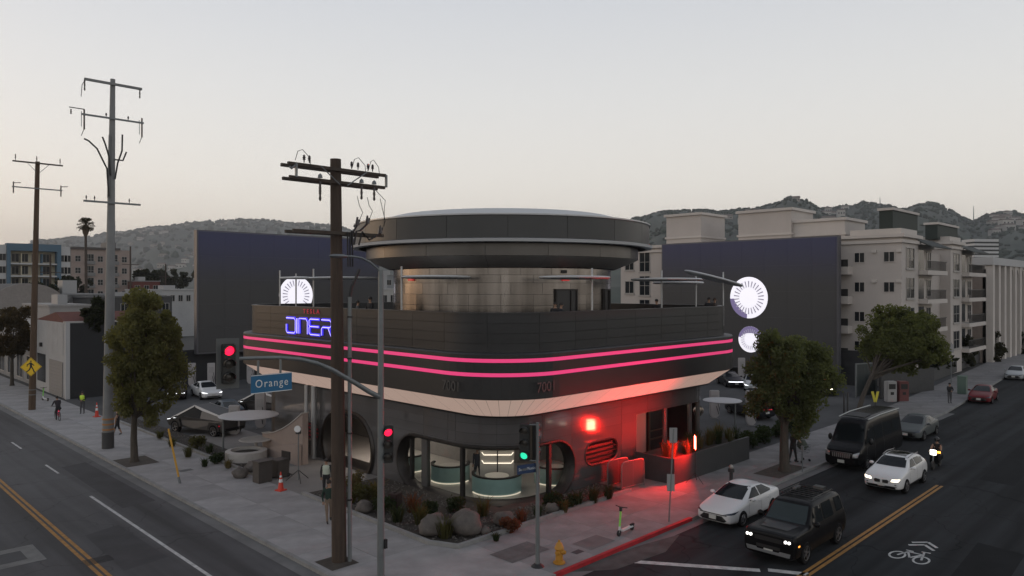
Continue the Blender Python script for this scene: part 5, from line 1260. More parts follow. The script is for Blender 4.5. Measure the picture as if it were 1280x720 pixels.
BOXY = [(2.42, .86, .44, 1.0, 1.04, .78), (2.39, .94, .30, 1.07, 1.11, .84), (2.24, .985, .27, 1.11, 1.16, .87), (1.5, .995, .26, 1.13, 1.19, .87), (1.08, .995, .26, 1.13, 1.22, .84), (.92, .995, .26, 1.14, 1.32, .82),
        (.46, .995, .26, 1.15, 1.86, .74), (.25, .995, .26, 1.15, 1.92, .74), (-.8, .995, .26, 1.16, 1.94, .74), (-1.9, .995, .26, 1.16, 1.92, .73), (-2.22, .99, .30, 1.15, 1.84, .72), (-2.36, .96, .34, 1.12, 1.5, .74), (-2.40, .90, .45, 1.05, 1.2, .74)]
def boxy_suv(label, loc, rz, pnt, group):
    e = empty('suv', loc, rz, label, 'car', group); b, bv = car_body(BOXY, (1.46, -1.50), .40, pnt, e, crease=.55)
    patch(bv, 'front', [(-.76, 1.25), (.76, 1.25), (.66, 1.80), (-.66, 1.80)], mat('car_glass_pale', (.022, .032, .034), .1, spec=.3), b, 'windscreen'); patch(bv, 'rear', [(-.6, 1.25), (.6, 1.25), (.58, 1.72), (-.58, 1.72)], M_glassd, b, 'rear_window')
    both(bv, [(.72, 1.22), (.40, 1.74), (-.22, 1.78), (-.22, 1.22)], M_glassd, b, 'side_window'); both(bv, [(-.32, 1.22), (-.32, 1.78), (-1.18, 1.78), (-1.18, 1.22)], M_glassd, b, 'side_window'); both(bv, [(-1.5, 1.26), (-1.5, 1.77), (-2.12, 1.74), (-2.12, 1.26)], M_glassd, b, 'side_window')
    seam(bv, [(.80, .42), (.86, 1.18)], b); seam(bv, [(-.27, .40), (-.27, 1.2)], b); seam(bv, [(-1.2, 1.2), (-1.1, .75), (-.98, .5)], b)
    patch(bv, 'top', [(1.95, -.5), (1.95, .5), (1.25, .62), (1.25, -.62)], mat('bonnet_panel', (.03, .03, .032), .3), b, 'bonnet_panel', off=.012)
    patch(bv, 'front', [(-.52, .82), (.52, .82), (.52, .98), (-.52, .98)], M_trim, e, 'grille', off=.012); patch(bv, 'front', [(-.45, .56), (.45, .56), (.45, .68), (-.45, .68)], M_trim, e, 'lower_grille', off=.012)
    patch(bv, 'front', [(-.80, .40), (.80, .40), (.84, .55), (.45, .55), (.40, .50), (-.40, .50), (-.45, .55), (-.84, .55)], mat('skid_silver', (.22, .23, .24), .4, .5), e, 'skid_plate', off=.03)
    sym(bv, 'front', [(.56, .86), (.86, .86), (.86, 1.02), (.60, 1.02)], M_trim, e, 'headlamp_housing', off=.01, grid=.05)
    for s in (-1, 1):
        for y, r, m in ((.66, .052, M_headon), (.79, .05, M_headw)): o = MB().lathe([(0, .06), (r, .04), (r, 0)], 14, axis='y').build('headlamp', emat('led_lit', (1., .97, .9), 3.5), e, True); o.location = (front_x(bv, s*y, .94)+.0, s*y, .94); o.rotation_euler = (0, 0, R(-90))
    MB().box((2.42, 0, .47), (.02, .34, .15)).build('number_plate', M_platew, e); mirrors(.78, 1.0, 1.28, pnt, e, (.09, .13, .11))
    rk = empty('roof_rack', (0, 0, 0)); rk.parent = e; g = MB()
    for s in (-1, 1): g.tube([(.1, s*.64, 1.96), (.0, s*.64, 2.03), (-1.7, s*.64, 2.03), (-1.8, s*.64, 1.96)], .022, 6)
    g.build('side_rail', M_trim, rk, True)
    for k in range(7): MB().tube([(-.05-k*.27, -.64, 2.02), (-.05-k*.27, .64, 2.02)], .018, 6).build('crossbar', M_trim, rk)
    MB().box((-1.5, .25, 2.07), (.3, .4, .1)).build('rack_box', mat('rack_metal', (.2, .2, .2), .3, .8), rk); MB().box((-.9, -.4, 2.07), (.5, .12, .07)).build('rack_board', M_rimm, rk)
    both(bv, [(1.98, .80), (2.12, .80), (2.12, .74), (1.98, .74)], M_amber, e, 'side_marker', grid=.05); sym(bv, 'rear', [(.74, .85), (.86, .85), (.86, 1.05), (.74, 1.05)], M_tailoff, e, 'tail_lamp', grid=.05)
    g = MB().lathe([(.40, 0), (.40, .2), (.34, .23)], 26, axis='y'); o = g.build('spare_wheel', M_trim, e, True); o.location = (-2.42, .1, .98); o.rotation_euler = (0, 0, R(90))
    for x in (1.46, -1.50):
        for s in (-1, 1): wheel(e, x, s*.88, .40, .26, s)
    return e
VAN = [(3.56, .72, .36, .86, .9, .6), (3.48, .90, .28, 1.0, 1.05, .76), (3.2, .97, .26, 1.14, 1.22, .84), (2.75, .99, .26, 1.26, 1.42, .86), (2.5, .995, .26, 1.30, 1.75, .84), (2.1, 1.0, .26, 1.32, 2.46, .78), (1.8, 1.0, .26, 1.34, 2.68, .78),
       (.6, 1.0, .26, 1.36, 2.76, .79), (-1.5, 1.0, .26, 1.36, 2.77, .79), (-3.2, 1.0, .28, 1.36, 2.74, .78), (-3.5, .99, .34, 1.34, 2.66, .77), (-3.56, .95, .45, 1.3, 2.4, .76)]
def van(label, loc, rz, pnt):
    e = empty('van', loc, rz, label, 'van'); b, bv = car_body(VAN, (2.45, -1.85), .36, pnt, e, crease=.35)
    patch(bv, 'front', [(-.84, 1.50), (.84, 1.50), (.72, 2.36), (-.72, 2.36)], M_glassd, b, 'windscreen')
    both(bv, [(2.35, 1.42), (1.98, 2.12), (1.2, 2.14), (1.2, 1.40)], M_glassd, b, 'side_window')
    for x0 in (1.1, -.35, -1.85): both(bv, [(x0, 1.46), (x0, 2.2), (x0-1.32, 2.2), (x0-1.32, 1.46)], M_glassd, b, 'side_window')
    patch(bv, 'rear', [(-.7, 1.45), (.7, 1.45), (.68, 2.2), (-.68, 2.2)], M_glassd, b, 'rear_window')
    seam(bv, [(1.15, .4), (1.15, 2.3)], b); seam(bv, [(-.3, .4), (-.3, 2.3)], b); seam(bv, [(2.45, .8), (2.3, 1.4)], b)
    patch(bv, 'top', [(1.6, -.55), (1.6, .55), (.5, .55), (.5, -.55)], mat('roof_vent_dark', (.012, .012, .012), .6), b, 'roof_hatch', off=.03)
    for s in (-1, 1): MB().tube([(1.75, s*.79, 2.64), (0, s*.83, 2.72), (-3.3, s*.82, 2.70)], .03, 6).build('roof_rail', mat('rail_silver', (.36, .38, .38), .35, .8), b, True)
    patch(bv, 'front', [(-.46, .70), (.46, .70), (.56, .96), (-.56, .96)], M_trim, e, 'grille', off=.01)
    for k in range(9): y = -.44+k*.11; patch(bv, 'front', [(y-.02, .72), (y+.02, .72), (y+.02, .94), (y-.02, .94)], M_rimm, e, 'grille_bar', off=.025)
    patch(bv, 'front', [(-.58, .965), (.58, .965), (.58, .99), (-.58, .99)], M_rimm, e, 'grille_trim', off=.02)
    sym(bv, 'front', [(.60, .74), (.86, .80), (.90, 1.06), (.62, .96)], M_lampoff, e, 'headlamp', off=.012, grid=.06)
    MB().box((3.575, 0, .50), (.02, .36, .16)).build('number_plate', M_platew, e); mirrors(2.2, 1.02, 1.52, M_trim, e, (.09, .12, .2))
    sym(bv, 'rear', [(.84, .95), (.94, .95), (.94, 1.5), (.84, 1.5)], M_tailoff, e, 'tail_lamp', grid=.06)
    for x in (2.45, -1.85):
        for s in (-1, 1): wheel(e, x, s*.90, .36, .24, s)
    return e
def wedge_truck(label, loc, rz):
    """faceted steel pickup: straight ridge, angular panels"""
    e = empty('pickup_truck', loc, rz, label, 'pickup', 'faceted steel pickups'); M_cy = mat('truck_steel', (.10, .095, .092), .45, .5, var=.08); M_pan = mat('truck_glass', (.010, .012, .014), .25, spec=.06)
    S = lambda x, y, z: [(x, y, z), (x, -y, z)]
    g = MB()   # lower body
    lo = [(2.84, .82, .62), (2.84, .86, .92), (2.55, .98, .60), (-2.75, .98, .60), (-2.84, .94, .62), (-2.84, .94, 1.02)]
    P = {}
    pts = [(2.84, .80, .45), (2.86, .90, .80), (1.0, 1.0, 1.16), (-2.84, .97, 1.12), (-2.80, .90, .42), (0, .98, .42), (2.2, 1.0, .60), (-2.3, 1.0, .60)]
    vs = []; 
    for x, y, z in pts: vs += [(x, y, z), (x, -y, z)]
    vs += [(.35, .62, 1.92), (.35, -.62, 1.92), (-2.84, .86, 1.36), (-2.84, -.86, 1.36), (-.95, .74, 1.74), (-.95, -.74, 1.74)]
    V = lambda i, s: 2*i+s
    fs = []
    for s in (0, 1):
        q = [(V(0, s), V(1, s), V(2, s), V(3, s), V(4, s), V(5, s))]
        fs += q
    fs += [(0, 1, 3, 2), (V(4, 0), V(4, 1), V(3, 1), V(3, 0)), (0, 8+2, 8+3, 1), (V(5, 0), V(4, 0), V(4, 1), V(5, 1)), (V(1, 0), V(1, 1), V(2, 1), V(2, 0)), (V(2, 0), V(2, 1), V(3, 1), V(3, 0))]
    me = MB().add(vs[:16], fs).mesh('body'); b = bmesh.new(); b.from_mesh(me); bmesh.ops.recalc_face_normals(b, faces=b.faces); b.to_mesh(me); b.free()
    body = link('body', me, M_cy, e)
    a = [(2.3, 0, 0)]
    F0, Fp, Rk = (2.45, .90, .93), (.35, .60, 1.93), (-2.83, .90, 1.33)
    def tri(nm, pl, m, par=e):
        for s in (1, -1): MB().slab([(x, y*s, z) for x, y, z in pl], (0, s*-1, 0), .02).build(nm, m, par)
    MB().add([(2.45, .90, .93), (2.45, -.90, .93), (.35, -.60, 1.93), (.35, .60, 1.93)], [(0, 3, 2, 1)]).build('windscreen', M_pan, body)
    MB().add([(.35, .60, 1.93), (.35, -.60, 1.93), (-2.83, -.84, 1.36), (-2.83, .84, 1.36)], [(0, 3, 2, 1)]).build('bed_cover', mat('cover_dark', (.05, .05, .052), .5), body)
    M_sailrefl = mat('truck_reflection', (.50, .49, .48), .5, .1)  # pale ridge and roof strips: white reflection put into the colour
    tri('side_glass', [(2.3, .92, .98), (.35, .64, 1.86), (-.55, .74, 1.66), (-.6, .95, 1.15)], M_pan, body); tri('sail_panel', [(-.55, .75, 1.66), (-2.83, .89, 1.30), (-2.83, .97, 1.12), (-.6, .96, 1.15)], M_cy, body); tri('ridge_reflection', [(.35, .63, 1.95), (-2.83, .87, 1.38), (-2.83, .89, 1.30), (-.5, .76, 1.66), (.2, .67, 1.80)], M_sailrefl, body); tri('roof_rail', [(2.45, .91, .96), (.35, .63, 1.95), (.35, .67, 1.84), (2.2, .93, .95)], M_sailrefl, body)
    MB().bb((-2.87, -.88, 1.24), (-2.845, .88, 1.31)).build('tail_bar', M_tail, e); MB().bb((-2.86, -.9, 1.0), (-2.80, .9, 1.36)).build('tailgate', M_cy, body)
    MB().bb((2.86, -.86, .80), (2.88, .86, .83)).build('light_bar', M_headw, e)
    MB().bb((-2.86, -.75, .42), (-2.78, .75, .62)).build('bumper', M_trim, e)
    for x in (1.85, -1.95):
        for s in (-1, 1):
            wheel(e, x, s*.90, .43, .28, s); k = MB(); k.slab([(x-.62, s*1.0, .45), (x-.42, s*1.0, .98), (x+.42, s*1.0, .98), (x+.62, s*1.0, .45)], (0, s, 0), .03); k.build('arch_trim', M_trim, body)
    MB().box((-2.5, 1.0, .8), (.06, .02, .06)).build('side_marker', M_tail, e)
    return e
GR = 'cars on the side street'; GL = 'cars in the parking lot'
P_w = paint('white', (.62, .62, .62)); P_b = paint('black', (.008, .008, .009), .25); P_g = paint('grey', (.09, .10, .10)); P_r = paint('red', (.13, .012, .016)); P_s = paint('silver', (.30, .32, .33)); P_d = paint('dark', (.02, .022, .026))
sedan('white saloon parked at the red kerb end', (29.9, 15.72, 0), PI, P_w, GR)
boxy_suv('black boxy off-roader with roof rack and lit headlamps', (27.75, 12.2, 0), PI, paint('suv_black', (.006, .006, .007), .28), GR)
crossover('white crossover with warm headlamps behind the black off-roader', (40.15, 12.5, 0), PI, P_w, GR)
van('tall black passenger van parked beyond the side-street tree', (44.75, 15.65, 0), PI, P_b)
sedan('grey saloon parked right behind the black van', (54.4, 15.7, 0), PI, P_g, GR, None)
p = G(1214, 504); sedan('dark red low car parked far along the kerb', (75.2, bend(75.2, 15.7)[1], 0), PI+R(3.8), P_r, GR)
sedan('silver car farthest along the side-street kerb', (96.4, bend(96.4, 15.75)[1], 0), PI+R(3.8), P_s, GR)
p = G(228, 501); sedan('black car with a full-width white light bar', (p.x+.3, p.y+2.3, .05), R(-112), paint('umber', (.03, .022, .022)), GL, 'bar', grille=False)
p = G(262, 501); sedan('white car with lit lamps beside the light-bar car', (p.x+.6, p.y+2.2, .05), R(-97), P_w, GL, 'on', grille=False)
p = G(958, 527); sedan('dark car showing a red tail bar behind the planter', (p.x+1.2, p.y+2.0, .05), R(62), P_d, GL, 'tail')
p = G(921, 486); sedan('dark car with white light bar beyond the diner corner', (p.x+1.6, p.y+1.6, .05), R(-135), P_d, GL, 'bar', grille=False)
p = G(1040, 496); crossover('black car parked in the far lot under the trees', (p.x+1.6, p.y+1.2, .05), R(-160), P_b, GL)
p = G(953, 492); sedan('pale car half hidden behind the side-street tree crown', (p.x+2, p.y+2, .05), R(-150), P_s, GL, 'on', grille=False)
wedge_truck('faceted steel pickup with red tail bar beside the boulevard planting', (20.75, 50.6, .05), R(107))
wedge_truck('faceted steel pickup half hidden behind the curved ramp wall', (27.2, 54.3, .05), R(107))
sedan('grey-blue car behind the white charging post and patio canopy', (24.2, 55.2, .05), R(80), paint('slate', (.08, .10, .12)), GL)
# ------------------------------------------------------------------ people: one skinned body each, hair as a child
def person(label, loc, rz, top, bottom, hair=(.015, .012, .01), skin=(.30, .18, .12), shoe=(.02, .02, .02), pose='stand', h=1.74, vest=None, sleeves=True, shorts=False, helmet=None, seat=None):
    """faces local -Y"""
    k = h/1.74; V = []; E = []; Rr = []; L = []
    def v(p, r, lab): V.append(Vector(p)*k); Rr.append(r*k); L.append(lab); return len(V)-1
    def chain(start, pts):
        prev = start
        for p, r, lab in pts: i = v(p, r, lab); E.append((prev, i)); prev = i
        return prev
    sit = pose in ('sit', 'ride')
    hz = .93
    root = v((0, 0, hz), .145, 'bottom')
    lean = {'ride': -.16, 'bike': -.3, 'push': -.10}.get(pose, -.01)
    chest = chain(root, [((0, lean*.3, 1.10), .135, 'top'), ((0, lean*.75, 1.30), .15, 'top')])
    neckb = chain(chest, [((0, lean, 1.43), .10, 'top'), ((0, lean-.01, 1.50), .052, 'skin')])
    chain(neckb, [((0, lean-.02, 1.58), .078, 'skin'), ((0, lean-.025, 1.65), .092, 'skin'), ((0, lean-.01, 1.71), .07, 'skin')])
    hands = []
    arms = {'stand': ((-.02, -.03), (-.02, -.03)), 'walk': ((.12, .02), (-.14, -.16)), 'push': ((-.28, -.42), (-.28, -.42)), 'ride': ((-.22, -.48), (-.22, -.48)), 'bike': ((-.22, -.5), (-.22, -.5)), 'sit': ((-.12, -.3), (-.12, -.3)), 'fold': ((-.10, -.24), (-.10, -.24)), 'raise': ((-.15, -.2), (-.1, -.3))}[pose]
    for s, (ey, wy) in zip((-1, 1), arms):
        sh = chain(chest, [((s*.19, lean*.9, 1.40), .072, 'top')])
        fwd = pose in ('push', 'ride', 'bike', 'sit', 'fold')
        ez, wz = (1.14, 1.08) if fwd else (1.12, .88)
        if pose == 'bike': ez, wz = 1.12, 1.0
        if pose == 'raise': ez, wz = 1.2, 1.45
        wx = s*.06 if pose == 'fold' else s*.24
        el = chain(sh, [((s*.25, lean*.9+ey, ez), .05, 'top' if sleeves else 'skin')])
        wr = chain(el, [((wx, lean*.9+wy, wz), .034, 'top' if sleeves else 'skin')])
        d = (V[wr]-V[el]).normalized(); pm = chain(wr, [(tuple((V[wr]+d*.075*k)/k), .036, 'skin')]); hands.append((V[pm].copy(), d, s))
    step = {'walk': .22, 'push': .2}.get(pose, .02)
    for s in (-1, 1):
        hp = chain(root, [((s*.10, 0, hz-.06), .105, 'bottom')])
        if sit:
            kn = chain(hp, [((s*.17, -.44, hz-.08), .075, 'bottom')]); an = chain(kn, [((s*.17, -.36, hz-.5), .048, 'bottom')]); chain(an, [((s*.17, -.38, hz-.56), .045, 'shoe'), ((s*.17, -.53, hz-.585), .034, 'shoe')])
        elif pose == 'bike':
            kz, ky, az, ay = (.62, -.34, .26, -.12) if s < 0 else (.5, -.16, .12, .04)
            kn = chain(hp, [((s*.11, ky, kz), .075, 'bottom')]); an = chain(kn, [((s*.11, ay, az), .046, 'bottom')]); chain(an, [((s*.11, ay-.03, az-.06), .044, 'shoe'), ((s*.11, ay-.17, az-.08), .034, 'shoe')])
        else:
            kn = chain(hp, [((s*.105, -.03+s*step*.35, .50), .075, 'bottom')]); an = chain(kn, [((s*.11, s*step, .11), .048, 'skin' if shorts else 'bottom')]); chain(an, [((s*.11, s*step-.02, .045), .044, 'shoe'), ((s*.115, s*step-.16, .035), .034, 'shoe')])
    me = bpy.data.meshes.new('body'); me.from_pydata(V, E, []); o = link('body', me); o.modifiers.new('k', 'SKIN')
    sv = o.data.skin_vertices[0].data
    for i, r in enumerate(Rr): sv[i].radius = (r, r)
    for i in range(len(V)): sv[i].use_root = (i == 0)
    o.modifiers.new('s', 'SUBSURF').levels = 1; bake(o); me = o.data; me.materials.clear()
    pal = {'skin': mat('skin_%.2f' % skin[0], skin, .6), 'top': mat('cloth_%.3f_%.3f_%.3f' % top, top, .85, var=.12, nscale=8), 'bottom': mat('cloth_%.3f_%.3f_%.3f' % bottom, bottom, .85, var=.12, nscale=8), 'shoe': mat('cloth_%.3f_%.3f_%.3f' % shoe, shoe, .7)}
    order = ['skin', 'top', 'bottom', 'shoe']
    for n in order: me.materials.append(pal[n])
    A = np.array([(V[a]+V[b])/2 for a, b in E]+V); lab = [L[b] for a, b in E]+L
    for p in me.polygons: p.material_index = order.index(lab[int(((A-np.array(p.center))**2).sum(1).argmin())])
    # fingers, nose and ears grow from the same mesh
    g = MB(); mi = []
    for c, d, s in hands:
        side = d.cross(Vector((0, -1, .2))).normalized(); up = side.cross(d)
        for f in range(4): b = c+side*(f-1.5)*.02*k; g.tube([b-d*.02, b+d*(.055+.01*(1.5-abs(f-1.5)))*k, b+d*.08*k+up*-.02*k], [.0095*k, .009*k, .007*k], 5)
        g.tube([c-d*.05*k+side*s*.025*k, c-d*.01*k+side*s*.055*k, c+d*.03*k+side*s*.058*k], [.012*k, .01*k, .008*k], 5)
    hc = Vector((0, lean-.02, 1.635))*k
    g.ball(hc+Vector((0, -.098, -.01))*k, (.014*k, .02*k, .025*k), 6, 4)
    for s in (-1, 1): g.ball(hc+Vector((s*.09, .01, -.005))*k, (.012*k, .02*k, .03*k), 6, 4)
    b = bmesh.new(); b.from_mesh(me); b.from_mesh(g.mesh('x')); b.to_mesh(me); b.free()
    me.polygons.foreach_set('use_smooth', [True]*len(me.polygons)); me.update()
    o.name = 'person'; o.location = loc; o.rotation_euler = (0, 0, rz); tag(o, label, 'person')
    for s in (-1, 1): MB().ball(hc+Vector((s*.033, -.088, .015))*k, .010*k, 6, 4).build('eye', M_black, o)
    MB().box(hc+Vector((0, -.088, -.048))*k, (.04*k, .01*k, .008*k)).build('mouth', mat('lip', (.22, .09, .08), .6), o)
    if helmet: MB().ball(hc+Vector((0, .01, .03))*k, (.135*k, .15*k, .14*k), 12, 8).build('helmet', mat('helmet', helmet, .2), o, True)
    else:
        hm = MB(); hm.ball(hc+Vector((0, .022, .035))*k, (.105*k, .108*k, .10*k), 12, 8, .15, 3); hm.build('hair', mat('hair_%.2f' % hair[0], hair, .7), o, True)
    if vest:
        vm = mat('hi_vis_%.2f' % vest[0], vest, .6); bands = []
        P = []; n = 16; rows = ((1.02, .175, .145), (1.12, .175, .15), (1.30, .195, .165), (1.40, .205, .135), (1.46, .13, .10))
        for z, rx, ry in rows:
            ly = lean*min(1, max(0, (z-.93)/.5))
            for i in range(n): a = 2*PI*i/n; P.append((rx*math.cos(a)*k, (ly+ry*math.sin(a))*k, z*k))
        MB().add(P, [(r_*n+i, r_*n+(i+1) % n, (r_+1)*n+(i+1) % n, (r_+1)*n+i) for r_ in range(len(rows)-1) for i in range(n)]).build('vest', vm, o, True)
    return o
BK = (.014, .014, .016); NV = (.016, .02, .028); GN = (.012, .03, .022); KH = (.16, .12, .09); GY = (.07, .07, .075)
sw = .131
person('person in dark green jacket and khaki trousers by the wooden pole', G(411, 652, .13), R(-20), GN, KH, pose='walk')
person('person in pale hi-vis vest standing beyond the wooden pole', G(408, 619, .13), R(-45), BK, BK, vest=(.42, .46, .38), pose='stand')
person('person in bright yellow vest standing near the dark side wall', G(103, 517, .13), R(-30), BK, GY, vest=(.55, .80, .06), pose='fold')
person('person in shorts walking behind the tall grey pole', G(147, 543, .13), R(-100), BK, BK, pose='walk', shorts=True, sleeves=False)
person('person in black pushing a cart behind the street tree', G(991, 578, .13), R(80), BK, BK, pose='push', sleeves=False)
person('person in dark clothes standing near the dark red car', G(1187, 504, .13), R(-45), BK, GY, pose='fold')
# inside and on the terrace
person('person in dark clothes standing inside the corner window', (*AT(597, 360, 37.6).xy, .062), R(-60), NV, NV, pose='walk')
TZ = 7.705
for px, d, rz, lab, c, ps, hh in ((463, 39.5, -90, 'person in black on the terrace beside the lamp mast', BK, 'fold', 1.80), (447, 40.2, 60, 'person with grey top on the terrace behind the sign', GY, 'stand', 1.6),
                          (694, 34.5, -45, 'person in black on the terrace before the drum door', BK, 'fold', 1.62), (701, 35, 30, 'second person on the terrace before the drum door', NV, 'stand', 1.58),
                          (821, 40.6, -90, 'person on the terrace under the canopy beside the drum', BK, 'stand', 1.66), (886, 44.3, -60, 'person in black at the far terrace corner', BK, 'stand', 1.7), (893, 44.8, 20, 'brown-haired person at the far terrace corner', (.05, .035, .03), 'fold', 1.68)):
    c_ = AT(px, 360, d); person(lab, (c_.x, c_.y, TZ), R(rz), c, BK, pose=ps, h=hh, hair=(.05, .03, .02) if 'brown' in lab else (.012, .01, .01))
# cyclist on the boulevard pavement
p = G(72, 525, .13); M_fr_ = mat('bike_pink', (.40, .05, .09), .5)
def bicycle(loc, rz, label):
    e = empty('bicycle', loc, rz, label, 'bicycle')
    for y in (-.52, .52):
        w = empty('wheel', (0, y, .34)); w.parent = e; w.rotation_euler = (0, 0, R(90))
        MB().tube([(.33*math.cos(a), 0, .33*math.sin(a)) for a in [2*PI*i/24 for i in range(25)]], .018, 6, False).build('tyre', M_rub, w, True)
        g = MB()
        for i in range(8): a = PI*i/8; g.tube([(.32*math.cos(a), 0, .32*math.sin(a)), (-.32*math.cos(a), 0, -.32*math.sin(a))], .003, 3)
        g.build('spokes', M_galv, w)
    g = MB()
    for a, b in (((0, .52, .34), (0, .15, .82)), ((0, .05, .34), (0, .15, .82)), ((0, .05, .34), (0, -.36, .82)), ((0, .15, .78), (0, -.38, .80)), ((0, .05, .34), (0, .52, .34)), ((0, -.36, .95), (0, -.52, .34))): g.tube([a, b], .02, 6)
    g.build('frame', M_fr_, e, True)
    MB().ball((0, .17, .86), (.08, .14, .035), 8, 5).build('saddle', M_rub, e, True); MB().tube([(-.27, -.30, 1.02), (-.1, -.38, .98), (.1, -.38, .98), (.27, -.30, 1.02)], .016, 6).build('handlebar', M_rub, e, True)
    MB().tube([(-.12, .05, .26), (.12, .05, .42)], .015, 5).build('pedals', M_rub, e); MB().box((0, .33, .7), (.06, .03, .05)).build('rear_lamp', emat('bike_red', (1, .05, .12), 1.2), e)
    return e
bicycle(p, R(180), 'bicycle with pink frame ridden along the boulevard pavement')
person('person in dark clothes riding the pink bicycle', p+Vector((0, -.17, .02)), R(180), (.02, .014, .018), BK, pose='bike')
# motor scooter behind the white crossover
p = G(1170, 585); e = empty('motor_scooter', p, R(-90), 'black motor scooter with glowing white headlamp behind the crossover', 'scooter')
for y in (-.62, .62):
    w = empty('wheel', (0, y, .25), R(90)); w.parent = e
    MB().lathe([(.15, -.06), (.22, -.06), (.25, 0), (.22, .06), (.15, .06)], 18, axis='y').build('tyre', M_rub, w, True); MB().lathe([(0, -.04), (.15, -.05), (.15, .05), (0, .04)], 14, axis='y').build('rim', M_rimm, w)
MB().slab([(-.17, .75, .42), (-.17, .15, .35), (-.17, -.3, .3), (-.17, -.3, .38), (-.17, .1, .5), (-.17, .2, .72), (-.17, .8, .70)], (1, 0, 0), .34).build('body', P_b, e, bevel=.04)
MB().slab([(-.2, -.32, .3), (-.2, -.42, .32), (-.2, -.50, 1.02), (-.2, -.42, 1.04)], (1, 0, 0), .40).build('leg_shield', P_b, e, bevel=.03)
MB().ball((0, .45, .78), (.15, .36, .08), 10, 6).build('seat', M_rub, e, True); MB().tube([(0, -.62, .25), (0, -.44, 1.0)], .04, 8).build('fork', M_galv, e)
MB().tube([(-.34, -.30, 1.08), (-.1, -.42, 1.05), (.1, -.42, 1.05), (.34, -.30, 1.08)], .02, 6).build('handlebar', M_rub, e, True)
MB().box((0, -.53, .95), (.30, .04, .28)).build('headlamp', emat('scooter_lamp', (1., .96, .85), 6.), e, bevel=.015); MB().box((.26, -.46, .98), (.16, .06, .09)).build('indicator', emat('scooter_amber', (1., .32, .04), 5.), e)
person('person in black with helmet riding the motor scooter', p+Vector((.36, 0, -.10)), R(-90), BK, BK, pose='ride', helmet=(.01, .01, .011), sleeves=False)
# shopping cart
p = G(1003, 577, .13); e = empty('shopping_cart', p, R(80), 'wire shopping cart with bags beside the street tree', 'cart'); g = MB()
for z, s in ((.5, .8), (.65, .9), (.8, .95), (.95, 1.0)):
    a, b = .26*s, .42*s; g.tube([(-a, -b, z), (a, -b, z), (a, b, z), (-a, b, z), (-a, -b, z)], .012, 4)
for i in range(5):
    for s in (-1, 1): g.tube([(s*.21, -.34+i*.17, .5), (s*.26, -.42+i*.21, .95)], .008, 4)
g.build('basket', M_galv, e)
MB().tube([(-.24, .42, 1.0), (.24, .42, 1.0)], .02, 6).build('handle', M_rub, e)
for x in (-.2, .2):
    MB().tube([(x, .4, .95), (x, .38, .15), (x, -.4, .15)], .014, 5).build('leg_frame', M_galv, e)
    for y in (-.38, .36): MB().lathe([(.07, -.02), (.07, .02)], 10, (y*0+x, y, .07), axis='y').build('wheel', M_rub, e)
MB().ball((0, 0, .95), (.25, .36, .28), 10, 7, .4, 5).build('bag', mat('bag_cloth', (.07, .08, .06), .9), e, True)
# ------------------------------------------------------------------ trees and planting
def leaf_mesh(centres, radii, n_per, size, droop=0., seed=1, aspect=1.8):
    rg = np.random.default_rng(seed); C = []
    for c, r, n in zip(centres, radii, n_per):
        d = rg.normal(size=(n, 3)); d /= np.linalg.norm(d, axis=1)[:, None]; rad = rg.random(n)**.45
        C.append(np.array(c)+d*np.array(r)*rad[:, None])
    C = np.concatenate(C); N = len(C)
    a = rg.normal(size=(N, 3)); a[:, 2] -= droop; a /= np.linalg.norm(a, axis=1)[:, None]
    b = rg.normal(size=(N, 3)); b -= a*(a*b).sum(1)[:, None]; b /= np.linalg.norm(b, axis=1)[:, None]
    s = size*(.6+.8*rg.random(N))[:, None]
    V = np.empty((N*4, 3)); V[0::4] = C-a*s*aspect*.5; V[1::4] = C+b*s*.5; V[2::4] = C+a*s*aspect*.5; V[3::4] = C-b*s*.5
    me = bpy.data.meshes.new('leaves'); me.vertices.add(N*4); me.vertices.foreach_set('co', V.ravel()); me.loops.add(N*4); me.loops.foreach_set('vertex_index', np.arange(N*4, dtype=np.int32))
    me.polygons.add(N); me.polygons.foreach_set('loop_start', np.arange(0, N*4, 4, dtype=np.int32)); me.polygons.foreach_set('loop_total', np.full(N, 4, dtype=np.int32)); me.update(); me.validate(); return me
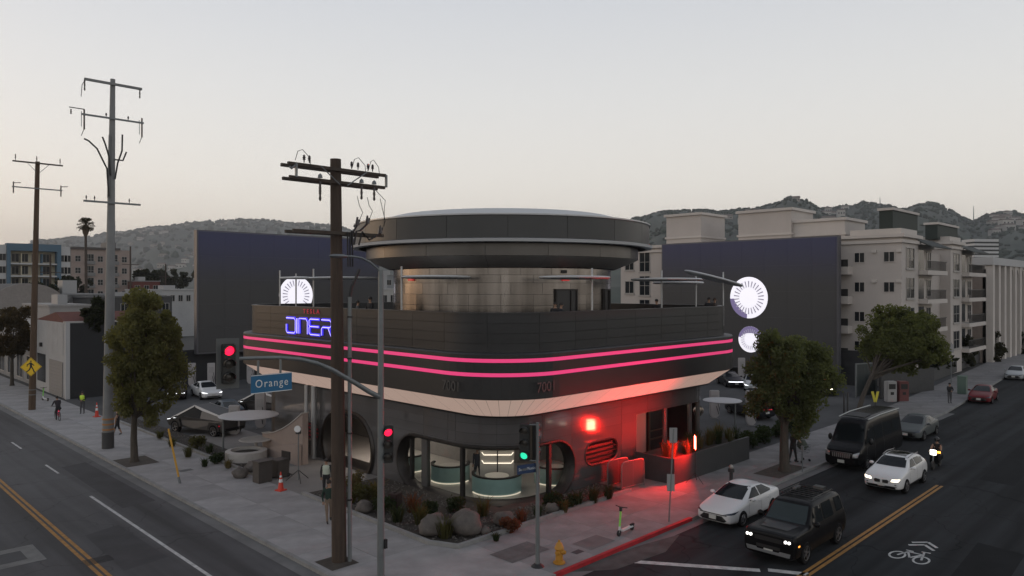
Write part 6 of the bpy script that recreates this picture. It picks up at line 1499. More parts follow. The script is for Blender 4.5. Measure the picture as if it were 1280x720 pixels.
def tree(label, base, trunk_top, crown_c, crown_r, leaves, size, col, trunk_r=.2, seed=1, clumps=90, droop=.3, lean=(0, 0), group=None, lobes=None, bark=None, shell=.5):
    rd = random.Random(seed); e = empty('street_tree', base, 0, label, 'tree', group); M_bark = bark or mat('bark', (.06, .05, .04), .95, var=.35, nscale=5, streak=(2, 2, .4), bump=.5)
    cc = Vector(crown_c); cr_ = Vector(crown_r)
    t0 = Vector((lean[0]*.5, lean[1]*.5, trunk_top*.5)); t1 = Vector((lean[0], lean[1], trunk_top))
    MB().tube([(0, 0, -.05), (lean[0]*.1, lean[1]*.1, .25), t0+Vector((rd.uniform(-.06, .06), rd.uniform(-.06, .06), 0)), t1], [trunk_r*1.35, trunk_r, trunk_r*.85, trunk_r*.7], 12).build('trunk', M_bark, e, True)
    centres = []; radii = []; ns = []; g = MB()
    for i in range(clumps):
        while True:
            d = Vector((rd.uniform(-1, 1), rd.uniform(-1, 1), rd.uniform(-1, 1)))
            if shell < d.length < 1: break
        k = .82+.28*noise.noise(Vector((d.x*1.6+seed*7, d.y*1.6, d.z*1.6)))
        c = cc+Vector((d.x*cr_.x, d.y*cr_.y, d.z*cr_.z))*k
        centres.append(c); r = rd.uniform(.12, .27)*min(cr_); radii.append((r, r, r*rd.uniform(.7, 1.2))); ns.append(int(leaves/clumps*rd.uniform(.5, 1.5)))
        if i % 4 == 0:
            m_ = t1.lerp(c, .5)+Vector((rd.uniform(-.2, .2), rd.uniform(-.2, .2), rd.uniform(-.1, .3))); g.tube([t1-Vector((0, 0, rd.uniform(0, .5))), m_, c], [trunk_r*.42, trunk_r*.25, .02], 6)
    g.build('limbs', M_bark, e, True)
    me = leaf_mesh(centres, radii, ns, size, droop, seed); o = link('crown', me, leafmat('leaf_%.3f_%.3f' % col[:2], col), e)
    return e
def rel(px, py, d, base): return AT(px, py, d)-Vector(base)
# boulevard tree
b = G(168, 577, .13); d = dep(b); cc = rel(181, 444, d, b)
tree('full weeping street tree on the boulevard pavement', b, 2.7, cc, (2.25, 2.25, 4.15), 60000, .09, (.12, .12, .048), .21, 3, 190, .9, shell=.35)
# side-street tree
b = TREE_A+Vector((.1, .15, 0)); d = dep(b); cc = rel(984, 468, d, b)
tree('round leafy street tree beside the black van', b, 2.9, cc, (2.5, 2.5, 2.6), 52000, .09, (.10, .115, .05), .27, 5, 190, .3, shell=.35)
cs = [rel(px, py, d, b) for px, py in ((1005, 527), (998, 515), (1012, 520), (1000, 540), (940, 512), (948, 505))]
o = link('hanging_sprays', leaf_mesh(cs, [(.5, .5, .45)]*6, [420]*6, .095, .5, 9), leafmat('leaf_0.100_0.115', (.10, .115, .05)), bpy.data.objects[[o.name for o in bpy.data.objects if o.get('label') == 'round leafy street tree beside the black van'][0]])
# lot tree, leaning trunk
b = G(1070, 520, .05); d = dep(b); cc = rel(1128, 426, d+2, b)
tree('wide leafy tree with leaning trunk before the beige apartments', b, 3.2, cc, (3.5, 3.5, 3.0), 50000, .12, (.105, .12, .045), .2, 8, 190, .3, lean=(cc.x*.35, cc.y*.35), shell=.3)
b = G(15, 482, .13); d = dep(b); cc = rel(16, 415, d, b)
tree('sparse reddish street tree before the curved roof building', b, 3.0, cc, (2.3, 2.3, 3.3), 11000, .15, (.06, .045, .025), .18, 11, 80, .3, shell=.3)
GT = 'garden trees beyond the far lot'
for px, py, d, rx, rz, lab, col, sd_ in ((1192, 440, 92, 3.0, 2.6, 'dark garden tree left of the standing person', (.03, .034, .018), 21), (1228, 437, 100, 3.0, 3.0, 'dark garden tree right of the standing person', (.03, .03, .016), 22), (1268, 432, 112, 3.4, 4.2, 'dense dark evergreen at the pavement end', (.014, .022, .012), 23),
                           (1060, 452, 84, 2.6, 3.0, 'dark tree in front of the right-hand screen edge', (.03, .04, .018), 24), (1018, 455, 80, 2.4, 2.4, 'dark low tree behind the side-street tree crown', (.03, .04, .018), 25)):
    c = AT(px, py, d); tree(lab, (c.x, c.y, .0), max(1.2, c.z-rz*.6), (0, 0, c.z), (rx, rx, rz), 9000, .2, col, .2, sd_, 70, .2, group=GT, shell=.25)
GD = 'dark trees in the low neighbourhood'
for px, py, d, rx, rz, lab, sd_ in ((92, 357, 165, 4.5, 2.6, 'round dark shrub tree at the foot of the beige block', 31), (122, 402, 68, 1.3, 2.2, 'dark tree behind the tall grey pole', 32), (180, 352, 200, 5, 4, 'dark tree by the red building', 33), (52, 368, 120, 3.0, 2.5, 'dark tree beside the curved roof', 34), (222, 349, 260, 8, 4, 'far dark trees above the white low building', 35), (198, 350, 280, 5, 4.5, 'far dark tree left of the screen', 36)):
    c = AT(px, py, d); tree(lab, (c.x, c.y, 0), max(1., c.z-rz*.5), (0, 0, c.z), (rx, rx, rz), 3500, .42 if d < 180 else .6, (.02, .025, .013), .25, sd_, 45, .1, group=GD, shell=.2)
# palm
c = AT(107, 281, 140); e = empty('palm_tree', (c.x, c.y, 0), 0, 'tall fan palm standing before the beige apartment block', 'tree')
MB().tube([(0, 0, 0), (.1, 0, c.z*.5), (0, 0, c.z-1)], [.32, .24, .22], 10).build('trunk', mat('palm_bark', (.06, .045, .035), .9, var=.2), e, True)
rd = random.Random(4); g = MB()
for i in range(62):
    a = rd.uniform(0, 2*PI); el = rd.uniform(-.9, 1.35); L = rd.uniform(1.1, 1.7); dv = Vector((math.cos(a)*math.cos(el), math.sin(a)*math.cos(el), math.sin(el))); o_ = Vector((0, 0, c.z))
    tip = o_+dv*L; sd_ = dv.cross(Vector((0, 0, 1))); sd_ = sd_.normalized() if sd_.length > .01 else Vector((1, 0, 0)); up = sd_.cross(dv)
    for k in range(7): an = (k-3)*.3; q = dv*math.cos(an)+sd_*math.sin(an); g.add([o_+dv*L*.4, tip*0+o_+dv*L*.4+q*.95+up*-.1+sd_*.07, o_+dv*L*.4+q*1.0+up*-.2-Vector((0, 0, .15)), o_+dv*L*.4+q*.9+up*-.1-sd_*.07], [(0, 1, 2, 3)])
    g.tube([o_, o_+dv*L*.45], .03, 4)
g.build('crown', leafmat('palm_leaf', (.05, .042, .02)), e)
MB().lathe([(.25, -2.2), (.5, -1.6), (.65, -.6), (.3, 0)], 12, (0, 0, c.z)).build('dead_frond_skirt', mat('palm_skirt', (.09, .06, .035), .95, var=.4, nscale=6), e, True)
# boulders
M_rock = mat('boulder', (.10, .088, .08), .9, var=.3, nscale=3, bump=.4)
for i, (px, py, r, lab) in enumerate(((541, 667, .58, 'rounded boulder left of the pair by the planter corner'), (582, 666, .66, 'largest rounded boulder below the corner window'), (630, 655, .42, 'low boulder right below the corner window'), (607, 668, .22, 'small flat stone near the planter corner'),
                                   (300, 596, .38, 'pale boulder beside the brown cabinet'), (318, 590, .45, 'grey boulder leaning on the brown cabinet'), (690, 640, .3, 'small boulder among the red-lit grasses'), (455, 640, .35, 'small boulder behind the lamp mast'))):
    b = G(px, py, .16); e = MB().ball((0, 0, r*.55), (r*1.1, r*.95, r*.8), 14, 10, .35, i+2).build('boulder', M_rock, None, True, auto=False); e.location = b; e.rotation_euler = (0, 0, i*1.3); tag(e, lab, 'boulder', 'planter boulders')
# grasses and low shrubs
def tuft(label, loc, h, n, spread, col, seed, name='grass_clump', w=.03):
    rd = random.Random(seed); g = MB()
    for i in range(n):
        a = rd.uniform(0, 2*PI); r = rd.uniform(0, spread*.35); b = Vector((math.cos(a)*r, math.sin(a)*r, 0)); a2 = a+rd.uniform(-.6, .6); L = h*rd.uniform(.6, 1.1); out_ = spread*rd.uniform(.2, 1.0)
        s = Vector((-math.sin(a2), math.cos(a2), 0))*w*rd.uniform(.6, 1.2); d = Vector((math.cos(a2), math.sin(a2), 0)); m_ = b+d*out_*.35+Vector((0, 0, L*.65)); t = b+d*out_+Vector((0, 0, L*.9))
        g.add([b-s, b+s, m_+s*.8, m_-s*.8, t], [(0, 1, 2, 3), (3, 2, 4)])
    return tag(g.build(name, leafmat('grass_%.3f_%.3f' % col[:2], col), None, loc=loc), label, 'plant', 'planter plants')
def shrub(label, loc, r, n, size, col, seed):
    e = empty('shrub', loc, 0, label, 'plant', 'planter plants'); rd = random.Random(seed); cs = [(rd.uniform(-.5, .5)*r, rd.uniform(-.5, .5)*r, rd.uniform(.35, .9)*r) for _ in range(9)]
    g = MB()
    for c in cs: g.tube([(0, 0, 0), c], [.02, .008], 4)
    g.build('stems', M_wood, e)
    link('foliage', leaf_mesh(cs, [(r*.5, r*.5, r*.45)]*9, [n//9]*9, size, 0, seed), leafmat('shrub_%.3f_%.3f' % col[:2], col), e)
OL = (.07, .07, .03); GRN = (.03, .045, .022); RUST = (.12, .05, .03); STR = (.12, .10, .05)
for i, (px, py, h, col, lab) in enumerate(((525, 655, .95, OL, 'upright olive grass left of the first boulder'), (556, 672, .9, OL, 'olive grass between the two large boulders'), (604, 645, .85, OL, 'olive grass behind the largest boulder'), (497, 652, .8, GRN, 'dark green grass before the equipment case'),
                                          (652, 652, .6, RUST, 'rusty low plant below the signal post'), (516, 640, .9, RUST, 'rust-red grass behind the first boulder'), (672, 645, .5, GRN, 'dark grass right of the signal post'), (722, 632, .75, GRN, 'spiky plant at the red-lit wall foot'), (742, 628, .8, GRN, 'tall spiky plant before the red-lit wall'),
                                          (760, 623, .7, GRN, 'spiky plant before the barrier'), (705, 640, .6, OL, 'low grass before the oval louvre'), (470, 622, .9, STR, 'straw grass at the portal rim'), (440, 628, .6, OL, 'low grass beside the conduit'), (235, 571, .7, OL, 'olive grass by the yellow guard'), (262, 566, .6, GRN, 'dark agave by the canopy post'),
                                          (256, 583, .5, GRN, 'dark low agave at the planter edge'), (215, 558, .6, OL, 'olive grass behind the guard top'), (285, 585, .5, STR, 'straw grass by the pale boulder'), (620, 676, .35, GRN, 'low dark plant at the planter corner'), (200, 548, .6, OL, 'olive grass near the boulevard tree'))):
    tuft(lab, G(px, py, .16), h, 90, h*.75, col, i+40, w=.022)
for i, (px, py, r, col, lab) in enumerate(((458, 628, .75, OL, 'olive bushy shrub right of the entrance portal'), (445, 610, .6, STR, 'straw-coloured bush at the portal foot'), (480, 640, .6, GRN, 'dark bush behind the lamp mast'), (570, 640, .55, GRN, 'dark bush under the corner window'), (640, 664, .45, RUST, 'rusty orange bush near the planter corner'),
                                          (536, 644, .5, GRN, 'dark bush behind the left boulder'), (692, 632, .5, GRN, 'dark bush by the red-lit wall'), (712, 634, .45, GRN, 'dark bush under the window end'), (246, 560, .6, OL, 'olive bush beside the steel pickup'), (272, 578, .45, GRN, 'dark bush below the ring planter'))):
    shrub(lab, G(px, py, .16), r, 900, .07, col, i+70)
rd = random.Random(12); x0, x1, y0, y1 = PLANT_R
for i in range(22): tuft('tall feathery grass growing in the long dark planter', (x0+(x1-x0)*(i+.5)/22, rd.uniform(y0, y1-.8), 1.25), rd.uniform(.7, 1.15), 60, .45, rd.choice((OL, STR, GRN)), i+100, w=.018)
for i in range(7): p = Vector((42.6+i*1.1, 21.9+.25*(i % 2), .06)); shrub('low dark hedge bush between planter and driveway', p, .75, 700, .09, GRN, i+140)
g = MB(); rd = random.Random(5)
for i in range(2600):
    x, y = (rd.uniform(17.9, 22.1), rd.uniform(22.4, 31.6)) if rd.random() < .6 else (rd.uniform(18.5, 29), rd.uniform(21.3, 23.0))
    if rd.random() < .25: x, y = rd.uniform(17.85, 19), rd.uniform(36, 60)
    r = rd.uniform(.015, .05); g.ball((x, y, .15+r*.4), r, 5, 3, .3, i)
tag(g.build('planter_gravel', mat('gravel', (.12, .11, .10), .9, var=.3), None), 'dark gravel scattered over the planter soil', 'gravel', kind='stuff')
# hedge strip along the far garden wall
for i in range(14):
    x = 80+i*4.2; q = bend(x, 23.4); shrub('dark garden bush behind the far low wall', (q[0], q[1], .1), 2.0, 500, .3, (.016, .02, .012), i+200)
# ------------------------------------------------------------------ buildings around
M_stucco = mat('beige_stucco', (.46, .42, .39), .85, var=.06, nscale=.4); M_stucco2 = mat('pale_stucco', (.52, .48, .445), .85, var=.05, nscale=.4)
M_win = mat('window_glass', (.014, .018, .021), .15, spec=.15); M_wfr = mat('window_frame', (.34, .32, .30), .6); M_rail = mat('balcony_rail', (.02, .02, .02), .5); M_awn = mat('awning_dark', (.03, .036, .034), .8)
M_lit = emat('lit_window', (.85, .70, .42), .40)
class Bld:
    """parts in world coordinates under an empty at the base"""
    def __init__(s, name, label, base, cat='building', group=None): s.e = empty(name, base, 0, label, cat, group); s.inv = Matrix.Translation(-Vector(base))
    def bb(s, nm, a, b, m, parent=None, **k):
        o = MB().bb(a, b).build(nm, m, parent or s.e, **k)
        if parent is None: o.matrix_parent_inverse = s.inv
        return o
    def win(s, axis, c, u, z, w, h, m=None, cols=2, rows=1, sill=True, fr=None):
        """window on a face: axis 'x' = face looking -X at X=c with u along Y; 'y' = face looking -Y at Y=c with u along X"""
        def B(u0, u1, z0, z1, d0, d1): return ((c-d1, u0, z0), (c-d0, u1, z1)) if axis == 'x' else ((u0, c-d1, z0), (u1, c-d0, z1))
        f = fr or M_wfr; t = .07; o = s.bb('window', *B(u-w/2, u+w/2, z-h/2, z+h/2, -.04, .012), m or M_win)
        g = MB()
        for q in ((u-w/2-t, u+w/2+t, z+h/2, z+h/2+t), (u-w/2-t, u+w/2+t, z-h/2-t, z-h/2), (u-w/2-t, u-w/2, z-h/2, z+h/2), (u+w/2, u+w/2+t, z-h/2, z+h/2)): g.bb(*B(*q, -.04, .07))
        for k in range(1, cols): q = u-w/2+w*k/cols; g.bb(*B(q-.03, q+.03, z-h/2, z+h/2, -.03, .05))
        for k in range(1, rows): q = z-h/2+h*k/rows; g.bb(*B(u-w/2, u+w/2, q-.025, q+.025, -.035, .045))
        g.build('frame', f, o)
        if sill: MB().bb(*B(u-w/2-.15, u+w/2+.15, z-h/2-.22, z-h/2-t-.005, -.04, .14)).build('sill', f, o)
        return o
# beige apartments behind the right screen
AX_ = 79.0; yc_ = AXY(1127, AX_); AYf = yc_; d0 = dep((AX_, AYf)); zr = ZP(296, d0)
B1 = Bld('apartment_building', 'beige four-storey apartment block with balconies behind the right screen', (AX_, AYf, 0))
fx = lambda px: AYX(px, AYf)
x1, x2, x3, x4, x5 = fx(1148), fx(1172.5), fx(1187), fx(1201), fx(1222)
yend = AXY(776, AX_); 
B1.bb('wall', (AX_, AYf, 0), (x1, yend, zr), M_stucco); B1.bb('wall', (x1, AYf+.6, 0), (x2, yend, zr-.8), M_stucco2); B1.bb('wall', (x2, AYf+1.0, 0), (x3, yend, zr-1.2), M_stucco); B1.bb('wall', (x3, AYf-.1, 0), (x4, yend, zr), M_stucco); B1.bb('wall', (x4, AYf+.6, 0), (x5, yend, zr-.8), M_stucco2)
for a, b, y_, z_ in ((AX_, x1, AYf, zr), (x3, x4, AYf-.1, zr)):
    B1.bb('cornice', (a-.35, y_-.35, z_), (b+.35, y_+6, z_+.35), M_stucco2); B1.bb('cornice', (a-.2, y_-.2, z_-.55), (b+.2, y_+6, z_-.25), M_stucco2); B1.bb('parapet', (a+.1, y_+.1, z_+.36), (b-.1, y_+5, z_+.9), M_stucco2)
B1.bb('cornice', (AX_-.35, AYf+6.01, zr), (AX_+.6, yend, zr+.35), M_stucco2); B1.bb('cornice', (AX_-.2, AYf+6.01, zr-.55), (AX_+.3, yend, zr-.25), M_stucco2)
FZ = [ZP(q, d0) for q in (320.5, 359.5, 397)]; st = (FZ[0]-FZ[2])/2; FZ = [FZ[0]-st*i for i in range(4)]
for z in FZ:
    for px in (1074.5, 1111.5): B1.win('x', AX_, AXY(px, AX_), z, .95, .95, cols=2, sill=False, fr=M_stucco)
    B1.win('y', AYf, fx(1137.5), z-.1, 2.4, 2.0, cols=2, rows=2); B1.win('y', AYf-.1, fx(1194), z-.1, 2.4, 2.0, cols=2, rows=2)
    for px in (1093, 1124): y_ = AXY(px, AX_); B1.bb('vent_hood', (AX_-.22, y_-.22, z+.45), (AX_, y_+.22, z+.75), M_stucco2)
    for a, b in ((x1, x2), (x4, x5)):
        B1.bb('balcony_recess', (a+.5, AYf+.54, z-1.25), (a+(b-a)*.55, AYf+.62, z+.95), M_win); B1.win('y', AYf+.6, a+(b-a)*.80, z-.1, (b-a)*.2, 1.7, cols=2, rows=2)
        sl = B1.bb('balcony', (a+.05, AYf-.9, z-1.75), (b+.2, AYf+.59, z-1.3), M_stucco2)
        g = MB(); n = int((b-a)/.28)
        for k in range(n): u = a+.2+(b-a-.2)*k/n; g.bb((u-.02, AYf-.85, z-1.28), (u+.02, AYf-.81, z-.35))
        g.bb((a+.1, AYf-.87, z-.35), (b+.1, AYf-.79, z-.28)); g.build('railing', M_rail, sl)
    B1.bb('balcony', (AX_-1.3, AXY(1066, AX_), z-1.75), (AX_-.01, AXY(1050, AX_), z-.95), M_stucco2); B1.bb('balcony_rail', (AX_-1.25, AXY(1065.5, AX_), z-.94), (AX_-1.2, AXY(1050, AX_), z-.2), M_rail)
    for px in (806,): B1.win('x', AX_, AXY(px, AX_), z+.2, 1.5, 2.4, cols=2, rows=2, m=None)
    for px in (787, 862, 900, 960, 1010): B1.win('x', AX_, AXY(px, AX_), z, 1.3, 1.5)
for a, b in ((x1, x2), (x4, x5)):
    z = FZ[0]+1.5; o = MB().add([(a-.2, AYf+.55, z+.6), (b+.4, AYf+.55, z+.6), (b+.4, AYf-1.3, z-.3), (a-.2, AYf-1.3, z-.3), (a-.2, AYf+.55, z+.52), (b+.4, AYf+.55, z+.52), (b+.4, AYf-1.3, z-.42), (a-.2, AYf-1.3, z-.42)], [(0, 3, 2, 1), (4, 5, 6, 7), (3, 7, 6, 2), (0, 4, 7, 3), (1, 2, 6, 5)]).build('awning', M_awn, B1.e); o.matrix_parent_inverse = B1.inv
    B1.bb('cornice', (a-.1, AYf+.4, zr-.8), (b+.3, AYf+6, zr-.4), M_stucco2)
# rooftop boxes
def rbox(px0, px1, py_t, py_b, X, m, nm, cap=None, depth=6.):
    y1_, y0_ = AXY(px0, X), AXY(px1, X); d_ = dep((X, (y0_+y1_)/2)); zt, zb_ = ZP(py_t, d_), ZP(py_b, d_)
    o = B1.bb(nm, (X, y0_, min(zb_, zr+.3)), (X+depth, y1_, zt), m)
    if cap: MB().bb((X-.25, y0_-.25, zt), (X+depth+.25, y1_+.25, zt+.3)).build('cap', cap, o); MB().bb((X-.15, y0_-.15, zb_+.2), (X+depth+.1, y1_+.15, zb_+.45)).build('band', cap, o)
rbox(833, 876, 270, 300, AX_+3, M_stucco, 'stair_tower', M_stucco2); rbox(923, 989, 265, 297, AX_+3, M_stucco, 'stair_tower', M_stucco2); rbox(991, 1056, 277, 297, AX_+3.5, M_stucco2, 'roof_block', M_stucco2)
M_mech = mat('green_mech_screen', (.018, .028, .024), .7)
def fbox(px0, px1, py_t, py_b, Y):
    a, b = AYX(px0, Y), AYX(px1, Y); d_ = dep(((a+b)/2, Y)); z1_, z0_ = ZP(py_t, d_), ZP(py_b, d_); o = B1.bb('plant_screen', (a, Y, z0_), (b, Y+1.3, z1_), M_mech); MB().bb((a-.15, Y-.15, z1_), (b+.15, Y+1.45, z1_+.25)).build('cap', M_stucco2, o)
fbox(1116, 1147, 266, 290, AYf+1); fbox(1172, 1197, 283, 301, AYf+1)
# arcaded building further on
Y3 = AYf-.3; a3, b3 = AYX(1238, Y3), AYX(1300, Y3); d3_ = dep((a3, Y3)); z3 = ZP(331, d3_)
B2 = Bld('office_building', 'long pale building with tall pilasters and arched tops', (a3, Y3, 0))
yb3 = AXY(1222, a3)
B2.bb('side_wall', (a3, Y3+.5, 0), (a3+1, yb3+6, z3-.6), mat('brown_side', (.22, .18, .155), .85, var=.1)); B2.bb('wall', (a3+1, Y3+.9, 0), (b3, yb3+6, z3), mat('arcade_wall', (.14, .13, .12), .85)); B2.bb('roof', (a3-.3, Y3-.4, z3), (b3, yb3+6.5, z3+1.0), mat('pale_parapet', (.42, .42, .42), .8))
n = 10; wv = (b3-a3)/n
for k in range(n):
    u = a3+wv*k; B2.bb('pilaster', (u, Y3-.3, 0), (u+wv*.32, Y3+.9, z3-.01), M_stucco2)
    if k >= 3:
        g = MB(); pts = [(u+wv*.32, z3)]+[(u+wv*(.66-.34*math.cos(PI*i/8)), z3-1.6+1.25*math.sin(PI*i/8)) for i in range(9)]+[(u+wv, z3)]; g.slab([(x, Y3-.1, z) for x, z in pts], (0, 1, 0), .5); o = g.build('arch', M_stucco2, B2.e); o.matrix_parent_inverse = B2.inv
    for f in range(4): B2.win('y', Y3+.9, u+wv*.66, 2.2+f*2.9, wv*.45, 1.7, cols=1, sill=False)
# far white slab tower
c = AT(1225, 312, 420); B3 = Bld('office_tower', 'distant white slab tower with dark window bands', (c.x, c.y, 0)); zt = ZP(299.5, 420)
o = MB().box((c.x, c.y, zt/2), (15, 10, zt), R(-38)).build('wall', mat('tower_white', (.5, .5, .5), .8), B3.e); o.matrix_parent_inverse = B3.inv
for k in range(7): o2 = MB().box((c.x, c.y, zt-2.0-k*2.2), (15.2, 10.2, .95), R(-38)).build('window_band', M_win, B3.e); o2.matrix_parent_inverse = B3.inv
# ---- left: pale garage building with dark side wall
q = G(83, 500); gx, gy = q.x, q.y; zt = ZP(404, dep(q)); ye = AXY(44, gx)
B4 = Bld('garage_building', 'low pale garage front with dark side wall along the boulevard', (gx, gy, 0)); M_pale = mat('pale_painted_block', (.34, .335, .33), .85, var=.10, nscale=.8)
B4.bb('wall', (gx, gy+.25, .0), (gx+7.5, ye, zt), M_pale); B4.bb('side_wall', (gx+.3, gy, 0), (gx+7.5, gy+.24, zt-.02), mat('dark_side_wall', (.017, .018, .020), .8, var=.15, nscale=.5)); B4.bb('corner_trim', (gx-.06, gy-.02, 0), (gx+.28, gy+.22, zt+.05), mat('corner_white', (.40, .40, .40), .8))
B4.bb('roof_edge', (gx-.05, gy+.3, zt), (gx+7.4, gy+.9, zt+.12), M_wfr); MB_ = None
o = MB().add([(gx+.1, gy+1.0, zt), (gx+7, gy+1.0, zt), (gx+7, gy+4, zt+.9), (gx+.1, gy+4, zt+.9), (gx+.1, ye, zt), (gx+7, ye, zt)], [(0, 1, 2, 3), (3, 2, 5, 4), (0, 3, 4), (1, 5, 2)]).build('red_roof', mat('red_roof', (.12, .04, .03), .9, var=.2), B4.e); o.matrix_parent_inverse = B4.inv
y_a, y_b = AXY(62, gx), AXY(79, gx)
dg = B4.bb('roller_door', (gx-.03, min(y_a, y_b), .1), (gx+.02, max(y_a, y_b), 3.3), mat('roller_grey', (.17, .17, .17), .6))
for k in range(10): MB().bb((gx-.06, min(y_a, y_b)+.05, .15+k*.31), (gx-.031, max(y_a, y_b)-.05, .42+k*.31)).build('slat', mat('roller_grey', (.17, .17, .17), .6), dg)
B4.bb('window', (gx-.03, AXY(57, gx), .9), (gx+.02, AXY(47, gx), 3.6), M_win); B4.bb('wall_lamp', (gx-.25, AXY(53, gx)-.15, 4.3), (gx, AXY(53, gx)+.15, 4.7), M_black)
for k in range(6): y_ = gy+1+k*1.75; B4.bb('wall_panel', (gx-.035, y_, 3.9), (gx, y_+1.7, zt-.1), M_pale)
# next along the boulevard
ye2 = AXY(0, gx)+10
B5 = Bld('shop_building', 'plain grey shop row further along the boulevard', (gx, ye+.2, 0)); B5.bb('wall', (gx+.2, ye+.2, 0), (gx+11, ye2+25, zt-1.1), mat('shop_grey', (.20, .20, .20), .85, var=.1))
for k in range(5): u = ye+2+k*4.5; B5.win('x', gx+.2, u+1, 1.7, 2.6, 2.4, cols=2, sill=False)
B5.bb('roof_edge', (gx+.1, ye+.25, zt-1.1), (gx+11, ye2+25, zt-.85), M_wfr)
# barrel-roof building behind
c = AT(36, 372, 108); ztop = ZP(354, 108); e = Bld('barrel_roof_hall', 'pale barrel-roofed hall behind the garage', (c.x, c.y, 0)); wv = 5.2; pts = []
for i in range(17): a = PI*i/16; pts.append((c.x-wv*math.cos(a), ztop-5.0+5.0*math.sin(a)**.8))
o = MB().slab([(x, c.y, z) for x, z in [(c.x-wv, 0)]+pts+[(c.x+wv, 0)]], (0, 1, 0), .3).build('front', mat('hall_front', (.22, .20, .185), .85, var=.1), e.e); o.matrix_parent_inverse = e.inv
g = MB()
for (a, b), (c2, d2) in zip(pts[:-1], pts[1:]): g.add([(a, c.y+.3, b), (c2, c.y+.3, d2), (c2, c.y+24, d2), (a, c.y+24, b)], [(0, 3, 2, 1)])
o = g.build('roof', mat('hall_roof', (.06, .06, .06), .8), e.e); o.matrix_parent_inverse = e.inv
# assorted low roofs
def lowblock(label, px0, px1, py_t, d, depth, col, roof=None, wins=0, name='low_building', rc=(.2, .2, .2)):
    a, b = AT(px0, 360, d), AT(px1, 360, d); Y = (a.y+b.y)/2; xa, xb = AYX(px0, Y), AYX(px1, Y); z = ZP(py_t, d); B = Bld(name, label, (xa, Y, 0)); m = mat('block_%.3f_%.3f_%.3f' % col, col, .85, var=.08, nscale=.4)
    B.bb('wall', (xa, Y, 0), (xb, Y+depth, z), m); B.bb('roof', (xa-.15, Y-.15, z), (xb+.15, Y+depth, z+.25), mat('roof_%.2f' % rc[0], rc, .85, var=.1))
    for k in range(wins): B.win('y', Y, xa+(xb-xa)*(k+.5)/wins, z-1.6, (xb-xa)/wins*.5, 1.2, cols=2, sill=False)
    if roof: B.bb('roof_unit', (xa+(xb-xa)*.3, Y+2, z+.26), (xa+(xb-xa)*.55, Y+5, z+.26+roof), mat('unit_pale', (.3, .3, .3), .6))
    return B
lowblock('flat pale roof behind the garage building', 62, 112, 383, 92, 14, (.26, .25, .24), 1.2, rc=(.27, .26, .25)); lowblock('low grey building with white ducts beyond the garage', 60, 132, 369, 120, 14, (.18, .18, .18), 2.2, 5, rc=(.22, .22, .22)); lowblock('low white warehouse left of the screen', 190, 250, 363, 150, 16, (.36, .36, .36), .8, 6, rc=(.36, .36, .36))
lowblock('small red building beside the beige apartments', 166, 200, 352, 190, 12, (.11, .03, .024), 1.0, 3); lowblock('dark low building behind the boulevard trees', 110, 215, 372, 118, 10, (.06, .06, .06), .6, 6, rc=(.10, .10, .10)); lowblock('pale low house seen between drum and screen', 476, 505, 362, 130, 14, (.40, .39, .37), 3.0, 3, rc=(.4, .4, .4)); lowblock('grey mid-rise seen between drum and screen', 470, 512, 345, 180, 14, (.22, .23, .24), 1.0, 4)
# left apartment blocks
Y6 = 205.; fx = lambda px: AYX(px, Y6); dd_ = dep((fx(40), Y6)); z6 = ZP(307, dd_)
B6 = Bld('apartment_building', 'white apartment block with blue framed balconies below the hills', (fx(0), Y6, 0)); M_wh = mat('white_render', (.42, .42, .42), .85); M_bl = mat('blue_render', (.075, .13, .18), .85); M_ye = mat('cream_render', (.40, .36, .27), .85)
B6.bb('wall', (fx(-60), Y6, 0), (fx(8), Y6+16, z6), M_wh); B6.bb('wall', (fx(8), Y6+1.8, 0), (fx(74), Y6+16, z6+.2), M_ye); B6.bb('wall', (fx(74), Y6, 0), (fx(88), Y6+16, z6), M_wh)
B6.bb('blue_frame', (fx(8)+.02, Y6-.4, z6-1.3), (fx(76), Y6+1.79, z6+.4), M_bl); B6.bb('blue_frame', (fx(8)+.02, Y6-.4, 0), (fx(13), Y6+1.79, z6-1.31), M_bl); B6.bb('blue_frame', (fx(71), Y6-.4, 0), (fx(76), Y6+1.79, z6-1.31), M_bl)
for k in range(5):
    z = z6-3.0-k*2.95
    B6.bb('balcony_slab', (fx(13)+.02, Y6-.3, z-1.55), (fx(71)-.02, Y6+1.79, z-1.2), M_wh)
    for px in (21, 33, 46, 60): B6.win('y', Y6+1.8, fx(px), z+.1, 1.35, 1.9, cols=2, sill=False, m=None)
    for px in (27, 53): B6.bb('balcony_divider', (fx(px)-.1, Y6+.1, z-1.19), (fx(px)+.1, Y6+1.78, z+1.1), M_ye if px == 27 else M_bl)
    for px in (3, 80, 84.5): B6.win('y', Y6, fx(px), z+.1, 1.3, 1.5, cols=2, sill=False)
z7 = ZP(312, dep((fx(125), Y6)))
B7 = Bld('apartment_building', 'beige apartment block with dark window columns beside the palm', (fx(89), Y6, 0)); M_b7 = mat('beige_render', (.44, .40, .36), .85, var=.05)
B7.bb('wall', (fx(88.5), Y6+.1, 0), (fx(164), Y6+16, z7), M_b7); B7.bb('roof_edge', (fx(88.5), Y6-.4, z7), (fx(150), Y6+16, z7+.5), mat('roof_edge_dark', (.08, .07, .065), .8)); B7.bb('roof_unit', (fx(138), Y6+3, z7+.51), (fx(150), Y6+8, z7+2.1), mat('unit_grey', (.13, .13, .13), .7))
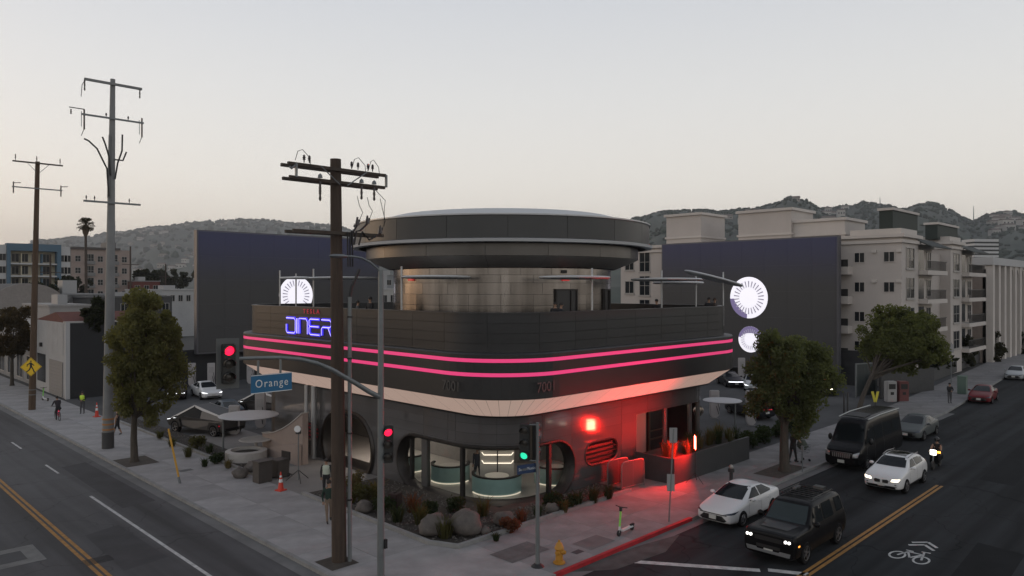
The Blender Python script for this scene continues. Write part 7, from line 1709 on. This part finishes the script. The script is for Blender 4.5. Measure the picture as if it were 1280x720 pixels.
for k in range(5):
    z = z7-2.4-k*2.95
    for px in (97.5, 125.5, 155.5): B7.win('y', Y6+.1, fx(px), z, 1.15, 1.35, cols=2, rows=2, sill=False)
    for px in (112, 142):
        o = B7.win('y', Y6+.1, fx(px), z, 1.9, 2.3, cols=3, rows=2, sill=False); B7.bb('balcony_rail', (fx(px)-1.2, Y6-.4, z-1.4), (fx(px)+1.2, Y6-.3, z-.5), mat('grey_rail', (.16, .16, .16), .6))
# hillside houses
rd = random.Random(9); M_h = [mat('hill_house_%d' % i, c, .85) for i, c in enumerate(((.45, .43, .40), (.38, .36, .34), (.30, .27, .24)))]; M_hr = mat('hill_roof', (.12, .09, .075), .9)
def house(px, py_frac, Dr, lab, grp):
    D = Dr*py_frac; t = (px-640)/F; z = hill_z(px, D, Dr); w, dp, h = rd.uniform(10, 20), rd.uniform(8, 12), rd.uniform(5, 9); e = empty('hillside_house', ((D+t*D)/S2, (D-t*D)/S2, z-3), R(-45+rd.uniform(-30, 30)), lab, 'house', grp)
    MB().box((0, 0, h/2+1), (w, dp, h+2)).build('wall', rd.choice(M_h), e); MB().add([(-w/2-.5, -dp/2-.5, h+2), (w/2+.5, -dp/2-.5, h+2), (w/2+.5, dp/2+.5, h+2), (-w/2-.5, dp/2+.5, h+2), (-w/2, 0, h+4.5), (w/2, 0, h+4.5)], [(0, 1, 5, 4), (3, 4, 5, 2), (0, 4, 3), (1, 2, 5), (0, 3, 2, 1)]).build('roof', M_hr, e)
    for k in range(3): MB().box((-w*.33+k*w*.33, -dp/2-.03, h*.6+1), (w*.15, .1, h*.3)).build('window', M_win, e)
for i in range(64): house(rd.uniform(140, 250) if i < 48 else rd.uniform(250, 410), rd.uniform(.45, .98) if i < 48 else rd.uniform(.9, .99), DR_L, 'small pale house on the hazy western hillside', 'houses on the western hillside')
for i in range(26): house(rd.choice((rd.uniform(1240, 1285), rd.uniform(1240, 1285), rd.uniform(1030, 1060), rd.uniform(820, 1000))), rd.uniform(.75, .985), DR_R, 'small pale house on the dark eastern hillside', 'houses on the eastern hillside')
for px, py, lab in ((1100, 247, 'thin mast on the eastern ridge above the apartments'), (1217, 258, 'thin mast in the dip of the eastern ridge'), (144, 276, 'thin mast on the western ridge')):
    Dr = DR_R if px > 640 else DR_L; D = Dr*.995; t = (px-640)/F; z = hill_z(px, D, Dr); z1 = ZP(py, D); e = empty('ridge_mast', ((D+t*D)/S2, (D-t*D)/S2, z-3), 0, lab, 'mast', 'masts on the ridges'); MB().tube([(0, 0, 0), (0, 0, z1-z+3)], [1.0, .5], 6).build('lattice', M_galv, e)

# dark walls closing the lot under the screens
M_dw = mat('dark_lot_wall', (.022, .023, .025), .8, var=.15, nscale=.5)
lowwall('dark wall closing the lot below the left screen', [(gx+8, 77.2), (62, 77.2)], 3.6, .25, M_dw, 0)
lowwall('dark wall closing the lot below the right screen', [(77.6, 26), (77.6, 62)], 3.6, .25, M_dw, 0)
# ------------------------------------------------------------------ evening haze between here and the hills
hz = MB().bb((-400, -400, -60), (5600, 5600, 365)); o = hz.build('haze', None); o['kind'] = 'stuff'
hm = bpy.data.materials.new('haze_air'); hm.use_nodes = True; t = hm.node_tree; t.nodes.clear(); oo = t.nodes.new('ShaderNodeOutputMaterial'); pv = t.nodes.new('ShaderNodeVolumePrincipled')
pv.inputs['Color'].default_value = (.88, .89, .92, 1); pv.inputs['Density'].default_value = .00017; pv.inputs['Anisotropy'].default_value = .35
t.links.new(pv.outputs[0], oo.inputs['Volume']); o.data.materials.append(hm)
